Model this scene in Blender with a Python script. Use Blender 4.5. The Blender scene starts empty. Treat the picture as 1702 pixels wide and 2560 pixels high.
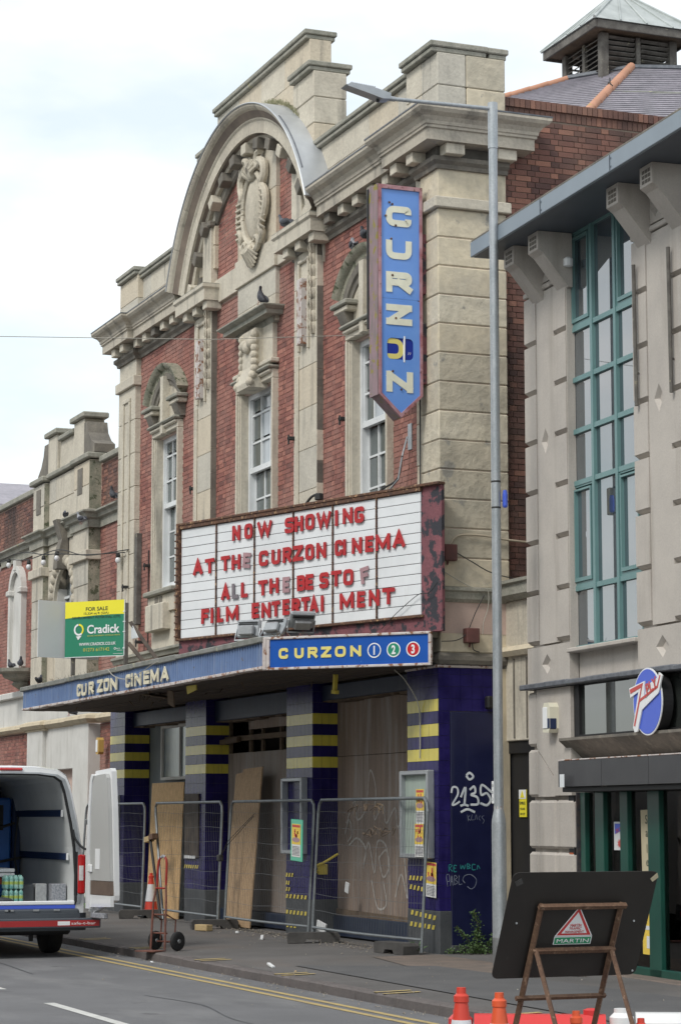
import bpy, math, random
from mathutils import Vector, Matrix
random.seed(7)
PI = math.pi; R = math.radians
SC = bpy.context.scene
COL = SC.collection
# ------------------------------------------------------------------ camera
cd = bpy.data.cameras.new('camera'); cam = bpy.data.objects.new('camera', cd); COL.objects.link(cam)
cam.location = (25.823, -11.571, 1.62)
_th = R(21.7246); _p = R(7.5137)
_f = Vector((-math.cos(_th)*math.cos(_p), math.sin(_th)*math.cos(_p), math.sin(_p)))
cam.rotation_euler = _f.to_track_quat('-Z', 'Y').to_euler()
cd.sensor_fit = 'VERTICAL'; cd.sensor_height = 36; cd.sensor_width = 24; cd.lens = 81.56
cd.clip_start = 0.3; cd.clip_end = 3000
SC.camera = cam
SC.render.resolution_x = 680; SC.render.resolution_y = 1024
# ------------------------------------------------------------------ light
SUN_EL, SUN_AZ = R(48), R(-62)      # azimuth measured from +X
W = bpy.data.worlds.new('World'); SC.world = W; W.use_nodes = True
nt = W.node_tree; nt.nodes.clear()
out = nt.nodes.new('ShaderNodeOutputWorld'); bg = nt.nodes.new('ShaderNodeBackground')
sky = nt.nodes.new('ShaderNodeTexSky'); sky.sky_type = 'NISHITA'; sky.sun_disc = False
sky.sun_elevation = SUN_EL; sky.sun_rotation = R(90) - SUN_AZ
sky.air_density = 1.0; sky.dust_density = 1.5
tc = nt.nodes.new('ShaderNodeTexCoord'); mp = nt.nodes.new('ShaderNodeMapping'); mp.inputs['Scale'].default_value = (1.6, 1.6, 4.2)
mp.inputs['Location'].default_value = (0.4, 0.9, 0.0)
nz = nt.nodes.new('ShaderNodeTexNoise'); nz.inputs['Scale'].default_value = 2.3; nz.inputs['Detail'].default_value = 6; nz.inputs['Roughness'].default_value = .52
rp = nt.nodes.new('ShaderNodeValToRGB'); rp.color_ramp.elements[0].position = .40; rp.color_ramp.elements[1].position = .60
rp.color_ramp.elements[0].color = (.60, .60, .60, 1); rp.color_ramp.elements[1].color = (1, 1, 1, 1)
mx = nt.nodes.new('ShaderNodeMixRGB'); mx.inputs[2].default_value = (7.7, 7.85, 7.95, 1)
L = nt.links.new
L(tc.outputs['Generated'], mp.inputs[0]); L(mp.outputs[0], nz.inputs['Vector']); L(nz.outputs['Fac'], rp.inputs[0])
sm = nt.nodes.new('ShaderNodeMixRGB'); sm.blend_type = 'MULTIPLY'; sm.inputs[0].default_value = 1; sm.inputs[2].default_value = (1.2, 1.4, 1.25, 1)
L(sky.outputs[0], sm.inputs[1]); L(rp.outputs[0], mx.inputs[0]); L(sm.outputs[0], mx.inputs[1]); L(mx.outputs[0], bg.inputs[0]); L(bg.outputs[0], out.inputs[0])
bg.inputs[1].default_value = 0.10
sd = bpy.data.lights.new('sun', 'SUN'); sd.energy = 1.3; sd.angle = R(14); sd.color = (1, .96, .9)
so = bpy.data.objects.new('sun', sd); COL.objects.link(so)
_sv = Vector((math.cos(SUN_EL)*math.cos(SUN_AZ), math.cos(SUN_EL)*math.sin(SUN_AZ), math.sin(SUN_EL)))
so.rotation_euler = _sv.to_track_quat('Z', 'Y').to_euler(); so.location = (0, -20, 30)
SC.view_settings.view_transform = 'Standard'; SC.view_settings.look = 'None'
SC.view_settings.exposure = 0.60; SC.view_settings.gamma = 1; SC.view_settings.use_curve_mapping = False
try:
    SC.cycles.max_bounces = 6; SC.cycles.diffuse_bounces = 3; SC.cycles.glossy_bounces = 3
except Exception: pass
# ------------------------------------------------------------------ materials
MATS = {}
def mat(name, col, col2=None, rough=.8, metal=0, scale=3., sx=(1, 1, 1), bump=.0, bscale=40., stain=None, st=.0, stscale=(5, 5, .5), stpos=.55,
        tint=False, spec=.5, ior=None, fine=0.0, coat=0.0, spots=None, spscale=4., sppos=.62, bdist=.01):
    m = bpy.data.materials.new(name); m.use_nodes = True; t = m.node_tree; ns = t.nodes; b = ns['Principled BSDF']
    l = t.links.new
    g = ns.new('ShaderNodeNewGeometry'); pos = g.outputs['Position']
    def noise(sc, vec=(1, 1, 1), det=5, loc=(0, 0, 0)):
        mpn = ns.new('ShaderNodeMapping'); mpn.inputs['Scale'].default_value = vec; mpn.inputs['Location'].default_value = loc
        n = ns.new('ShaderNodeTexNoise'); n.inputs['Scale'].default_value = sc; n.inputs['Detail'].default_value = det; n.inputs['Roughness'].default_value = .6
        l(pos, mpn.inputs[0]); l(mpn.outputs[0], n.inputs['Vector']); return n.outputs['Fac']
    def ramp(src, a, bb):
        r = ns.new('ShaderNodeMapRange'); r.inputs[1].default_value = a; r.inputs[2].default_value = bb; l(src, r.inputs[0]); return r.outputs[0]
    def mix(f, a, c2, mode='MIX'):
        x = ns.new('ShaderNodeMixRGB'); x.blend_type = mode
        if isinstance(f, float): x.inputs[0].default_value = f
        else: l(f, x.inputs[0])
        for i, v in ((1, a), (2, c2)):
            if isinstance(v, tuple): x.inputs[i].default_value = (*v, 1) if len(v) == 3 else v
            else: l(v, x.inputs[i])
        return x.outputs[0]
    c = tuple(col)
    if tint:
        a = ns.new('ShaderNodeAttribute'); a.attribute_name = 'tint'
        r = ns.new('ShaderNodeValToRGB'); cr = r.color_ramp
        for i, (p_, cc) in enumerate(tint):
            e = cr.elements[i] if i < 2 else cr.elements.new(p_)
            e.position = p_; e.color = (*cc, 1)
        l(a.outputs['Fac'], r.inputs[0]); c = r.outputs[0]
        if col2: c = mix(ramp(noise(scale, sx), .42, .72), c, tuple(col2))
    elif col2:
        c = mix(ramp(noise(scale, sx), .36, .66), c, tuple(col2))
    if fine:
        f = ramp(noise(bscale, (1, 1, 1), 3), .3, .7)
        v = 1 - fine
        c = mix(1.0, c, mix(f, (v, v, v), (1+fine*.6, 1+fine*.6, 1+fine*.6)), 'MULTIPLY')
    if stain:
        f = ramp(noise(1.0, stscale, 6, (3.1, 1.7, .3)), stpos, stpos + .18)
        mm = ns.new('ShaderNodeMath'); mm.operation = 'MULTIPLY'; mm.inputs[1].default_value = st; l(f, mm.inputs[0])
        c = mix(mm.outputs[0], c, tuple(stain))
    if spots:
        f = ramp(noise(spscale, (1, 1, 1), 7, (7.7, 2.2, 5.1)), sppos, sppos + .05)
        c = mix(f, c, tuple(spots))
    if isinstance(c, tuple): b.inputs['Base Color'].default_value = (*c, 1)
    else: l(c, b.inputs['Base Color'])
    b.inputs['Roughness'].default_value = rough; b.inputs['Metallic'].default_value = metal
    b.inputs['Specular IOR Level'].default_value = spec
    if ior: b.inputs['IOR'].default_value = ior
    if coat: b.inputs['Coat Weight'].default_value = coat; b.inputs['Coat Roughness'].default_value = .08
    if bump:
        bn = ns.new('ShaderNodeBump'); bn.inputs['Strength'].default_value = bump; bn.inputs['Distance'].default_value = bdist
        l(noise(bscale, (1, 1, 1), 6), bn.inputs['Height']); l(bn.outputs[0], b.inputs['Normal'])
    MATS[name] = m; return m
for _n, _c, _d in (('stone', (.61, .56, .465), (.51, .465, .385)), ('stone_warm', (.61, .535, .42), (.53, .465, .365)), ('stone_grey', (.56, .525, .45), (.46, .43, .37))):
    mat(_n, _c, _d, .9, scale=2.1, bump=.4, bscale=22, fine=.12, stain=(.13, .125, .115), st=.72, stscale=(4.0, 4.0, .5), stpos=.56, bdist=.02)
for _n, _c, _d in (('stone_gold_pale', (.70, .63, .49), (.58, .53, .43)), ('stone_gold_dull', (.56, .50, .39), (.46, .42, .335))):
    mat(_n, _c, _d, .92, scale=1.7, bump=.5, bscale=7, fine=.12, stain=(.22, .20, .165), st=.6, stscale=(2.2, 2.2, 1.2), stpos=.54, spots=(.30, .285, .25), spscale=2.7, sppos=.62, bdist=.05)
mat('stone_gold', (.67, .585, .435), (.53, .475, .375), .92, scale=1.7, bump=.35, bscale=11, fine=.12, stain=(.22, .20, .165), st=.65, stscale=(2.2, 2.2, 1.2), stpos=.55, spots=(.27, .26, .235), spscale=2.3, sppos=.63, bdist=.03)
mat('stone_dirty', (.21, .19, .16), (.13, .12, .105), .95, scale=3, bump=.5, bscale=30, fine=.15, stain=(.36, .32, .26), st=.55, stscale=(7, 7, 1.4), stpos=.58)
mat('coping_stone', (.36, .345, .295), (.25, .25, .21), .95, scale=4, bump=.6, bscale=35, fine=.18, spots=(.36, .33, .14), spscale=6, sppos=.68, stain=(.13, .13, .11), st=.6, stscale=(6, 6, 1.2))
mat('carved_stone', (.57, .515, .42), (.45, .41, .335), .92, scale=3.5, bump=.3, bscale=30, fine=.12, stain=(.07, .065, .06), st=.85, stscale=(4, 4, 2.2), stpos=.54, bdist=.03)
mat('cornice_stone', (.53, .48, .395), (.42, .38, .32), .92, scale=2.1, bump=.5, bscale=22, fine=.12, stain=(.085, .082, .078), st=.8, stscale=(2.6, 2.6, .9), stpos=.56, bdist=.02)
mat('shade_stone', (.085, .08, .072), (.13, .12, .105), .95, scale=5, bump=.5, bscale=30)  # near-black stone colour, stands in for shade behind the modillions
mat('dry_moss', (.30, .29, .18), (.22, .22, .13), .9, scale=9)
mat('moss_stone', (.22, .225, .17), (.37, .34, .27), .95, scale=6, bump=.8, bscale=40, fine=.25, spots=(.09, .10, .06), spscale=8, sppos=.56)
mat('brick_red', (0, 0, 0), (.36, .20, .165), .9, scale=.8, bump=.4, bscale=60, fine=.12,
    tint=[(0, (.17, .072, .062)), (1, (.40, .175, .135)), (.25, (.255, .10, .083)), (.6, (.30, .12, .096)), (.85, (.34, .142, .11))], stain=(.16, .085, .075), st=.5, stscale=(1.5, 1.5, .7), stpos=.56)
mat('brick_brown', (0, 0, 0), (.17, .105, .08), .9, scale=.9, bump=.5, bscale=60, fine=.15,
    tint=[(0, (.10, .055, .05)), (1, (.33, .16, .115)), (.3, (.165, .08, .065)), (.7, (.22, .105, .082)), (.9, (.27, .13, .095))], stain=(.035, .025, .025), st=.8, stscale=(.6, .6, .5), stpos=.5)
mat('mortar', (.60, .45, .39), (.50, .38, .33), .95, scale=2, bump=.4, bscale=80, fine=.1)
mat('mortar_dark', (.26, .21, .17), (.16, .13, .11), .95, scale=2, bump=.4, bscale=80)
mat('grout', (.10, .10, .13), (.06, .06, .08), .9, scale=5)
mat('tile_blue', (.024, .018, .115), (.013, .010, .065), .24, spec=.12, scale=3, stain=(.06, .05, .15), st=.3, stscale=(22, 22, .9), stpos=.55, bump=.03, bscale=8)
mat('tile_yellow', (.66, .56, .085), (.56, .48, .08), .25, spec=.3, scale=3, stain=(.25, .21, .08), st=.6, stscale=(24, 24, .8), stpos=.55, bump=.03, bscale=8)
mat('navy_paint', (.006, .008, .042), (.012, .015, .058), .34, scale=1.6, stain=(.03, .035, .07), st=.6, stscale=(12, 12, .5), bump=.1, bscale=14, spots=(.05, .055, .10), spscale=14, sppos=.74)
mat('beam_paint', (.012, .02, .045), (.02, .032, .06), .5, scale=2, bump=.2, bscale=20, stain=(.06, .07, .08), st=.4, stscale=(9, 9, 1))
mat('plinth_paint', (.05, .055, .062), (.075, .08, .085), .7, scale=4, bump=.4, bscale=30, spots=(.17, .16, .15), spscale=7, sppos=.68)
mat('plywood', (.30, .23, .185), (.21, .16, .13), .75, scale=1.2, sx=(6, 6, .5), bump=.25, bscale=30, stain=(.38, .35, .325), st=.8, stscale=(5, 5, .5), stpos=.52, fine=.1)
mat('plywood_pale', (.33, .28, .245), (.23, .19, .165), .75, scale=1.2, sx=(7, 7, .5), bump=.25, bscale=30, stain=(.33, .31, .29), st=.8, stscale=(4, 4, .5), stpos=.5, fine=.1)
mat('chipboard', (.70, .47, .235), (.52, .33, .155), .8, scale=26, sx=(1, 1, .35), bump=.4, bscale=60, fine=.25, stain=(.62, .46, .27), st=.7, stscale=(38, 38, 14), stpos=.6)
mat('chipboard_dull', (.50, .34, .20), (.37, .25, .145), .8, scale=26, sx=(1, 1, .35), bump=.4, bscale=60, fine=.25, stain=(.44, .33, .21), st=.7, stscale=(38, 38, 14), stpos=.6)
mat('old_timber', (.16, .115, .075), (.10, .07, .05), .85, scale=3, sx=(1, 1, 1), bump=.5, bscale=30, fine=.2)
mat('grey_timber', (.17, .16, .145), (.09, .082, .075), .9, scale=5, bump=.6, bscale=40, fine=.25, spots=(.28, .26, .19), spscale=9, sppos=.64)
mat('soffit_board', (.045, .035, .03), (.09, .065, .045), .85, scale=2.5, sx=(.5, 5, 1), bump=.4, bscale=25, fine=.2, spots=(.18, .12, .06), spscale=3.2, sppos=.68)
mat('white_paint', (.74, .76, .77), (.66, .68, .69), .5, scale=4, bump=.1, bscale=30, spots=(.30, .29, .27), spscale=17, sppos=.66)
mat('white_masonry', (.66, .65, .62), (.56, .55, .52), .8, scale=1.5, bump=.2, bscale=30, stain=(.33, .32, .27), st=.6, stscale=(6, 6, .6), stpos=.57)
mat('cream_masonry', (.58, .50, .36), (.48, .41, .30), .85, scale=2, bump=.3, bscale=30, stain=(.25, .21, .15), st=.5)
mat('white_panel', (.78, .80, .82), (.70, .72, .74), .35, scale=2, stain=(.50, .50, .48), st=.5, stscale=(9, 9, .7), stpos=.6)
mat('rust', (.15, .075, .045), (.085, .05, .04), .9, scale=9, bump=.5, bscale=60, fine=.3, spots=(.42, .26, .14), spscale=20, sppos=.58)
mat('rusty_white', (.60, .56, .54), (.50, .44, .42), .7, scale=8, bump=.4, bscale=50, spots=(.24, .11, .06), spscale=13, sppos=.53)
mat('marquee_paint', (.24, .085, .10), (.17, .065, .08), .7, scale=3, bump=.4, bscale=40, fine=.2, spots=(.035, .035, .045), spscale=5.5, sppos=.49)
mat('letter_red', (.47, .03, .035), (.40, .028, .034), .35, scale=6)
mat('letter_faded', (.42, .25, .27), (.33, .20, .22), .45, scale=12)
mat('letter_grey', (.22, .19, .21), (.17, .15, .17), .45, scale=12)
mat('letter_yellow', (.74, .64, .20), None, .4)
mat('letter_cream', (.74, .68, .50), (.62, .57, .42), .6, scale=14, bump=.2, bscale=60)
mat('letter_pale', (.80, .79, .64), (.72, .71, .58), .4, scale=10)
mat('letter_edge', (.12, .09, .07), None, .8)
mat('corrugated', (.15, .235, .43), (.115, .18, .34), .55, scale=2, stain=(.33, .36, .42), st=.5, stscale=(20, 20, .8), stpos=.56, spots=(.16, .13, .10), spscale=7, sppos=.66)
mat('lead_edge', (.24, .24, .225), (.16, .165, .145), .85, scale=5, bump=.6, bscale=30, spots=(.36, .35, .25), spscale=8, sppos=.62)
mat('lead', (.52, .54, .56), (.42, .44, .46), .42, metal=.35, scale=1.5, bump=.15, bscale=6, stain=(.58, .60, .62), st=.5, stscale=(3, 3, .7), stpos=.52)
mat('sign_blue', (.015, .10, .44), (.012, .085, .38), .22, scale=2, spots=(.05, .16, .45), spscale=20, sppos=.7)
mat('blade_blue', (.13, .29, .72), (.17, .34, .75), .3, scale=1.4)
mat('blade_deep', (.01, .03, .30), None, .4)
mat('blade_frame', (.31, .11, .125), (.47, .30, .33), .6, scale=5, bump=.3, bscale=40, spots=(.14, .07, .06), spscale=11, sppos=.6)
mat('blade_edge', (.31, .21, .235), (.20, .17, .165), .85, scale=4, sx=(4, 4, 1), bump=.4, bscale=40, spots=(.26, .22, .05), spscale=8, sppos=.56)
mat('circle_green', (.02, .26, .15), None, .3); mat('circle_red', (.55, .02, .03), None, .3)
mat('pure_white', (.80, .81, .82), None, .4)
mat('glass_sash', (.085, .10, .095), (.13, .15, .15), .06, scale=2.2, sx=(2, 2, .4), ior=1.75, bump=.015, bscale=3)
mat('glass_curtain', (.42, .45, .47), (.34, .37, .40), .12, scale=2, sx=(8, 8, .3), ior=1.6)
mat('glass_grimy', (.22, .27, .28), (.13, .17, .18), .18, scale=2.2, sx=(3, 3, .7), ior=1.6, stain=(.36, .41, .41), st=.6, stscale=(5, 5, 1))
mat('glass_teal', (.035, .052, .065), (.065, .088, .105), .015, scale=.8, ior=3.6, bump=.014, bscale=1.5)
mat('glass_shop', (.012, .016, .016), (.02, .026, .026), .03, scale=1.5, ior=1.5)
mat('glass_fascia', (.035, .04, .038), (.045, .05, .045), .02, scale=.5, ior=2.3, bump=.006, bscale=1.2)
mat('teal_frame', (.15, .275, .275), (.13, .245, .245), .35, scale=3)
mat('green_frame', (.012, .075, .055), (.01, .06, .045), .3, scale=3)
mat('concrete', (.51, .47, .425), (.44, .405, .37), .85, scale=1.6, bump=.25, bscale=50, fine=.07, stain=(.30, .265, .225), st=.6, stscale=(3.2, 3.2, .35), stpos=.54)
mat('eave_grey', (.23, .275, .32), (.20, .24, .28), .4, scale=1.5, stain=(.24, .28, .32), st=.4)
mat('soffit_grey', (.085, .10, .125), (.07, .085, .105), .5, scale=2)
mat('flashing', (.12, .13, .15), (.20, .21, .23), .5, metal=.3, scale=9, bump=.6, bscale=18)
mat('black_box', (.052, .052, .056), (.04, .04, .044), .45, scale=2, stain=(.08, .08, .085), st=.4)
mat('near_black', (.009, .009, .010), (.014, .014, .016), .6, scale=2)
mat('room_dark', (.014, .013, .013), (.03, .022, .016), .9, scale=1.1)
mat('galvanised', (.35, .38, .40), (.44, .46, .48), .45, metal=.5, scale=9, sx=(1, 1, .5), bump=.1, bscale=40, fine=.12, stain=(.50, .52, .53), st=.6, stscale=(14, 14, 5), stpos=.56)
mat('fence_steel', (.20, .22, .235), (.26, .28, .29), .5, metal=.5, scale=8, fine=.2, bscale=50)
mat('wire', (.11, .115, .12), None, .6, metal=.4)
mat('rubber_block', (.055, .052, .05), (.085, .08, .076), .9, scale=5, bump=.4, bscale=40)
mat('asphalt', (.165, .166, .174), (.135, .136, .143), .88, spots=(.10, .10, .105), spscale=1.6, sppos=.64, scale=.9, bump=.5, bscale=160, fine=.35, stain=(.22, .22, .222), st=.5, stscale=(.6, 1.6, 1), stpos=.5, bdist=.006)
mat('pavement', (.145, .137, .134), (.10, .095, .092), .9, spots=(.20, .19, .18), spscale=26, sppos=.70, scale=.7, bump=.5, bscale=140, fine=.3, stain=(.145, .12, .105), st=.6, stscale=(.5, .9, 1), stpos=.52, bdist=.006)
mat('kerb_stone', (.15, .13, .125), (.11, .098, .096), .85, scale=2.5, bump=.4, bscale=60, fine=.2, spots=(.17, .15, .13), spscale=6, sppos=.66)
mat('yellow_line', (.50, .38, .15), (.40, .31, .16), .8, scale=6, fine=.25, bscale=70, spots=(.13, .125, .12), spscale=16, sppos=.62)
mat('white_line', (.62, .62, .60), (.52, .52, .5), .8, scale=6, fine=.2, bscale=70, spots=(.2, .2, .2), spscale=18, sppos=.66)
mat('slate', (.34, .32, .36), (.26, .25, .28), .6, scale=3, fine=.15, bscale=14, bump=.2)
mat('terracotta', (.52, .27, .18), (.44, .23, .15), .85, scale=3, spots=(.36, .30, .06), spscale=6, sppos=.64)
mat('zinc_roof', (.50, .53, .52), (.38, .41, .40), .45, metal=.35, scale=3, stain=(.24, .28, .24), st=.5, stscale=(3, 3, 1))
mat('van_white', (.78, .79, .80), (.75, .76, .77), .18, scale=1, coat=.5)
mat('van_liner', (.68, .70, .70), (.60, .62, .62), .45, scale=2)
mat('van_grey', (.06, .07, .085), (.07, .08, .095), .45, scale=2)
mat('seal_black', (.012, .013, .015), None, .6)
mat('lens_red', (.55, .01, .012), (.45, .008, .01), .12, scale=9, coat=.6)
mat('lens_clear', (.62, .55, .55), (.75, .75, .75), .1, scale=20, coat=.6)
mat('bar_red', (.40, .02, .022), (.34, .02, .022), .4, scale=4)
mat('brown_trim', (.16, .115, .09), (.13, .095, .075), .6, scale=5)
mat('blue_box', (.02, .13, .46), (.015, .10, .36), .4, scale=2)
mat('dark_blue', (.008, .02, .07), (.01, .03, .09), .6, scale=2)
mat('metal_plain', (.42, .43, .44), (.34, .35, .36), .35, metal=.8, scale=12)
mat('bottle_teal', (.16, .42, .38), (.40, .60, .52), .2, scale=14)
mat('label_lime', (.42, .50, .10), (.30, .44, .12), .5, scale=14)
mat('card_box', (.45, .46, .46), (.33, .34, .35), .8, scale=22)
mat('tomato', (.42, .05, .03), (.3, .06, .03), .5, scale=12)
mat('tyre', (.012, .012, .013), (.02, .02, .021), .8, scale=20, bump=.3, bscale=60)
mat('truck_red', (.34, .025, .02), (.24, .025, .02), .4, scale=6, spots=(.14, .06, .04), spscale=12, sppos=.6)
mat('truck_rust', (.13, .055, .04), (.19, .07, .05), .7, scale=10, fine=.2)
mat('cone_red', (.62, .045, .025), (.55, .05, .03), .45, scale=5)
mat('cone_orange', (.72, .10, .03), (.62, .09, .03), .45, scale=5)
mat('cone_white', (.66, .67, .70), (.58, .59, .62), .4, scale=8)
mat('barrier_red', (.66, .035, .035), (.58, .035, .035), .35, scale=3)
mat('barrier_white', (.76, .76, .76), (.68, .68, .68), .35, scale=3)
mat('sign_back', (.020, .017, .015), (.027, .023, .02), .55, scale=3, spots=(.045, .042, .04), spscale=6, sppos=.68)
mat('rusty_frame', (.15, .085, .05), (.10, .05, .03), .75, scale=12, sx=(1, 1, .4), bump=.3, bscale=60, fine=.3, spots=(.24, .15, .10), spscale=25, sppos=.6)
mat('sticker_red', (.55, .05, .05), None, .4); mat('sticker_green', (.03, .28, .13), None, .4); mat('sticker_yellow', (.80, .70, .04), None, .5)
mat('board_green', (.03, .235, .14), (.028, .22, .13), .4, scale=2); mat('board_yellow', (.85, .77, .05), None, .4)
mat('board_white', (.72, .75, .77), (.68, .71, .73), .4, scale=2); mat('ink', (.03, .05, .04), None, .6); mat('gold_text', (.62, .55, .10), None, .5)
mat('poster_yellow', (.80, .60, .07), (.75, .50, .10), .6, scale=30); mat('poster_red', (.60, .05, .05), (.5, .1, .08), .6, scale=40); mat('poster_white', (.72, .72, .70), None, .6); mat('poster_green', (.10, .50, .33), None, .4)
mat('poster_text', (.10, .10, .14), None, .7)
mat('haz_yellow', (.62, .50, .08), None, .5)
mat('spray_white', (.72, .75, .78), (.5, .55, .6), .6, scale=10); mat('spray_thin', (.26, .29, .35), (.13, .15, .22), .6, scale=12); mat('spray_teal', (.02, .22, .22), None, .6); mat('chalk', (.52, .49, .46), (.36, .32, .29), .8, scale=14)
mat('case_frame', (.40, .42, .44), (.33, .35, .37), .4, metal=.4, scale=6)
mat('case_back', (.38, .45, .40), (.30, .36, .32), .5, scale=2, sx=(6, 6, .8)); mat('case_burnt', (.05, .04, .035), (.11, .085, .065), .8, scale=4)
mat('red_box', (.13, .05, .045), (.09, .04, .035), .7, scale=8); mat('cable', (.03, .03, .03), None, .7); mat('cable_pale', (.40, .38, .33), None, .7)
mat('bulb', (.70, .70, .72), None, .15); mat('pipe_paint', (.42, .36, .27), None, .7)
mat('pigeon_grey', (.13, .14, .17), (.08, .085, .105), .7, scale=30); mat('pigeon_dark', (.03, .032, .04), (.06, .062, .075), .7, scale=30); mat('pigeon_leg', (.35, .12, .10), None, .7)
mat('pigeon_pale', (.38, .39, .42), (.16, .17, .2), .7, scale=40); mat('beak', (.05, .05, .05), None, .6)
mat('leaf', (.055, .105, .03), (.09, .15, .045), .55, scale=9, spots=(.14, .17, .05), spscale=14, sppos=.66); mat('leaf_pale', (.11, .19, .08), (.15, .24, .11), .5, scale=9); mat('stem', (.10, .10, .04), None, .8)
mat('litter_mix', (.36, .34, .30), (.20, .15, .10), .9, scale=60); mat('paper_white', (.66, .67, .68), None, .8)
mat('alarm_cream', (.68, .65, .52), None, .4); mat('alarm_yellow', (.55, .36, .10), None, .6); mat('ply_blue', (.06, .12, .62), None, .3); mat('ply_red', (.55, .07, .06), None, .35)
mat('shirt_grey', (.36, .39, .40), (.30, .33, .34), .9, scale=6); mat('goods_orange', (.50, .10, .03), (.3, .1, .04), .7, scale=20); mat('goods_dark', (.03, .035, .05), (.09, .07, .06), .7, scale=14); mat('sale_cream', (.50, .44, .30), None, .8)
mat('opp_wall', (.60, .57, .50), (.52, .49, .43), .85, scale=1.5, stain=(.4, .37, .3), st=.3); mat('opp_roof', (.12, .12, .13), None, .8)
mat('wood_block', (.50, .38, .20), (.40, .29, .15), .8, scale=14, sx=(1, 1, 4))
mat('door_blue', (.10, .19, .38), None, .5); mat('rendering_grey', (.25, .28, .29), (.20, .23, .24), .75, scale=2, bump=.2, bscale=30)
# ------------------------------------------------------------------ mesh building
class MB:
    def __init__(s): s.v = []; s.f = []; s.t = []; s.m = []; s.cm = 0
    def face(s, idx, tint=.5): s.f.append(idx); s.t.append(tint); s.m.append(s.cm)
    def box(s, x0, x1, y0, y1, z0, z1, tint=.5, skip=''):
        if x0 > x1: x0, x1 = x1, x0
        if y0 > y1: y0, y1 = y1, y0
        if z0 > z1: z0, z1 = z1, z0
        n = len(s.v)
        s.v += [(x0, y0, z0), (x1, y0, z0), (x1, y1, z0), (x0, y1, z0), (x0, y0, z1), (x1, y0, z1), (x1, y1, z1), (x0, y1, z1)]
        for k, q in (('b', (0, 3, 2, 1)), ('t', (4, 5, 6, 7)), ('f', (0, 1, 5, 4)), ('r', (1, 2, 6, 5)), ('k', (2, 3, 7, 6)), ('l', (3, 0, 4, 7))):
            if k not in skip: s.face([n + i for i in q], tint)
        return s
    def bbox(s, x0, x1, y0, y1, z0, z1, b=.01):
        """box with chamfered edges (24 verts)"""
        if x0 > x1: x0, x1 = x1, x0
        if y0 > y1: y0, y1 = y1, y0
        b = min(b, (x1-x0)*.45, (y1-y0)*.45, (z1-z0)*.45)
        n = len(s.v); P = {}
        for i, x in enumerate((x0, x1)):
            for j, y in enumerate((y0, y1)):
                for k, z in enumerate((z0, z1)):
                    sx, sy, sz = (b if i == 0 else -b), (b if j == 0 else -b), (b if k == 0 else -b)
                    for a, p in enumerate(((x, y+sy, z+sz), (x+sx, y, z+sz), (x+sx, y+sy, z))):
                        P[(i, j, k, a)] = len(s.v); s.v.append(p)
        c = [(x0+x1)/2, (y0+y1)/2, (z0+z1)/2]
        def add(ids):
            p = [Vector(s.v[i]) for i in ids]
            nn = (p[1]-p[0]).cross(p[2]-p[1]); m = sum(p, Vector())/len(p) - Vector(c)
            s.face(ids if nn.dot(m) > 0 else ids[::-1])
        for a in range(3):
            for e in (0, 1):
                ids = []
                for u, w in ((0, 0), (0, 1), (1, 1), (1, 0)):
                    key = [0, 0, 0]; key[a] = e; o = [q for q in range(3) if q != a]; key[o[0]] = u; key[o[1]] = w
                    ids.append(P[(*key, a)])
                add(ids)
        for a in range(3):
            o = [q for q in range(3) if q != a]
            for u in (0, 1):
                for w in (0, 1):
                    k0 = [0, 0, 0]; k0[o[0]] = u; k0[o[1]] = w; k1 = list(k0); k1[a] = 1
                    add([P[(*k0, o[0])], P[(*k1, o[0])], P[(*k1, o[1])], P[(*k0, o[1])]])
        for i in (0, 1):
            for j in (0, 1):
                for k in (0, 1): add([P[(i, j, k, 0)], P[(i, j, k, 1)], P[(i, j, k, 2)]])
        return s
    def poly(s, pts, tint=.5):
        n = len(s.v); s.v += [tuple(p) for p in pts]; s.face(list(range(n, n+len(pts))), tint); return s
    def prism(s, pts, axis, a0, a1):
        """closed 2D outline extruded along an axis. axis 'y': pts=(x,z); 'x': (y,z); 'z': (x,y)"""
        if axis == 'y': f = lambda p, a: (p[0], a, p[1])
        elif axis == 'x': f = lambda p, a: (a, p[0], p[1])
        else: f = lambda p, a: (p[0], p[1], a)
        n = len(s.v); k = len(pts)
        s.v += [f(p, a0) for p in pts] + [f(p, a1) for p in pts]
        s.face([n+i for i in range(k)]); s.face([n+k+i for i in range(k)][::-1])
        for i in range(k):
            j = (i+1) % k; s.face([n+j, n+i, n+k+i, n+k+j])
        return s
    def tube(s, pts, r, seg=8, cap=True, r2=None):
        pts = [Vector(p) for p in pts]; n0 = len(s.v); k = len(pts)
        up = Vector((0, 0, 1)); prev = None
        for i, p in enumerate(pts):
            d = (pts[min(i+1, k-1)] - pts[max(i-1, 0)])
            if d.length < 1e-9: d = Vector((0, 0, 1))
            d.normalize()
            a = prev if prev is not None else (up if abs(d.z) < .95 else Vector((1, 0, 0)))
            x = a - d*a.dot(d)
            if x.length < 1e-6: x = Vector((1, 0, 0)) - d*d.x
            x.normalize(); y = d.cross(x); prev = x
            rr = r if r2 is None else r + (r2-r)*i/(k-1)
            for j in range(seg):
                t = 2*PI*j/seg; q = p + x*math.cos(t)*rr + y*math.sin(t)*rr; s.v.append(tuple(q))
        for i in range(k-1):
            for j in range(seg):
                a = n0+i*seg+j; b = n0+i*seg+(j+1) % seg; s.face([a, b, b+seg, a+seg])
        if cap:
            s.face([n0+j for j in range(seg)][::-1]); s.face([n0+(k-1)*seg+j for j in range(seg)])
        return s
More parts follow.
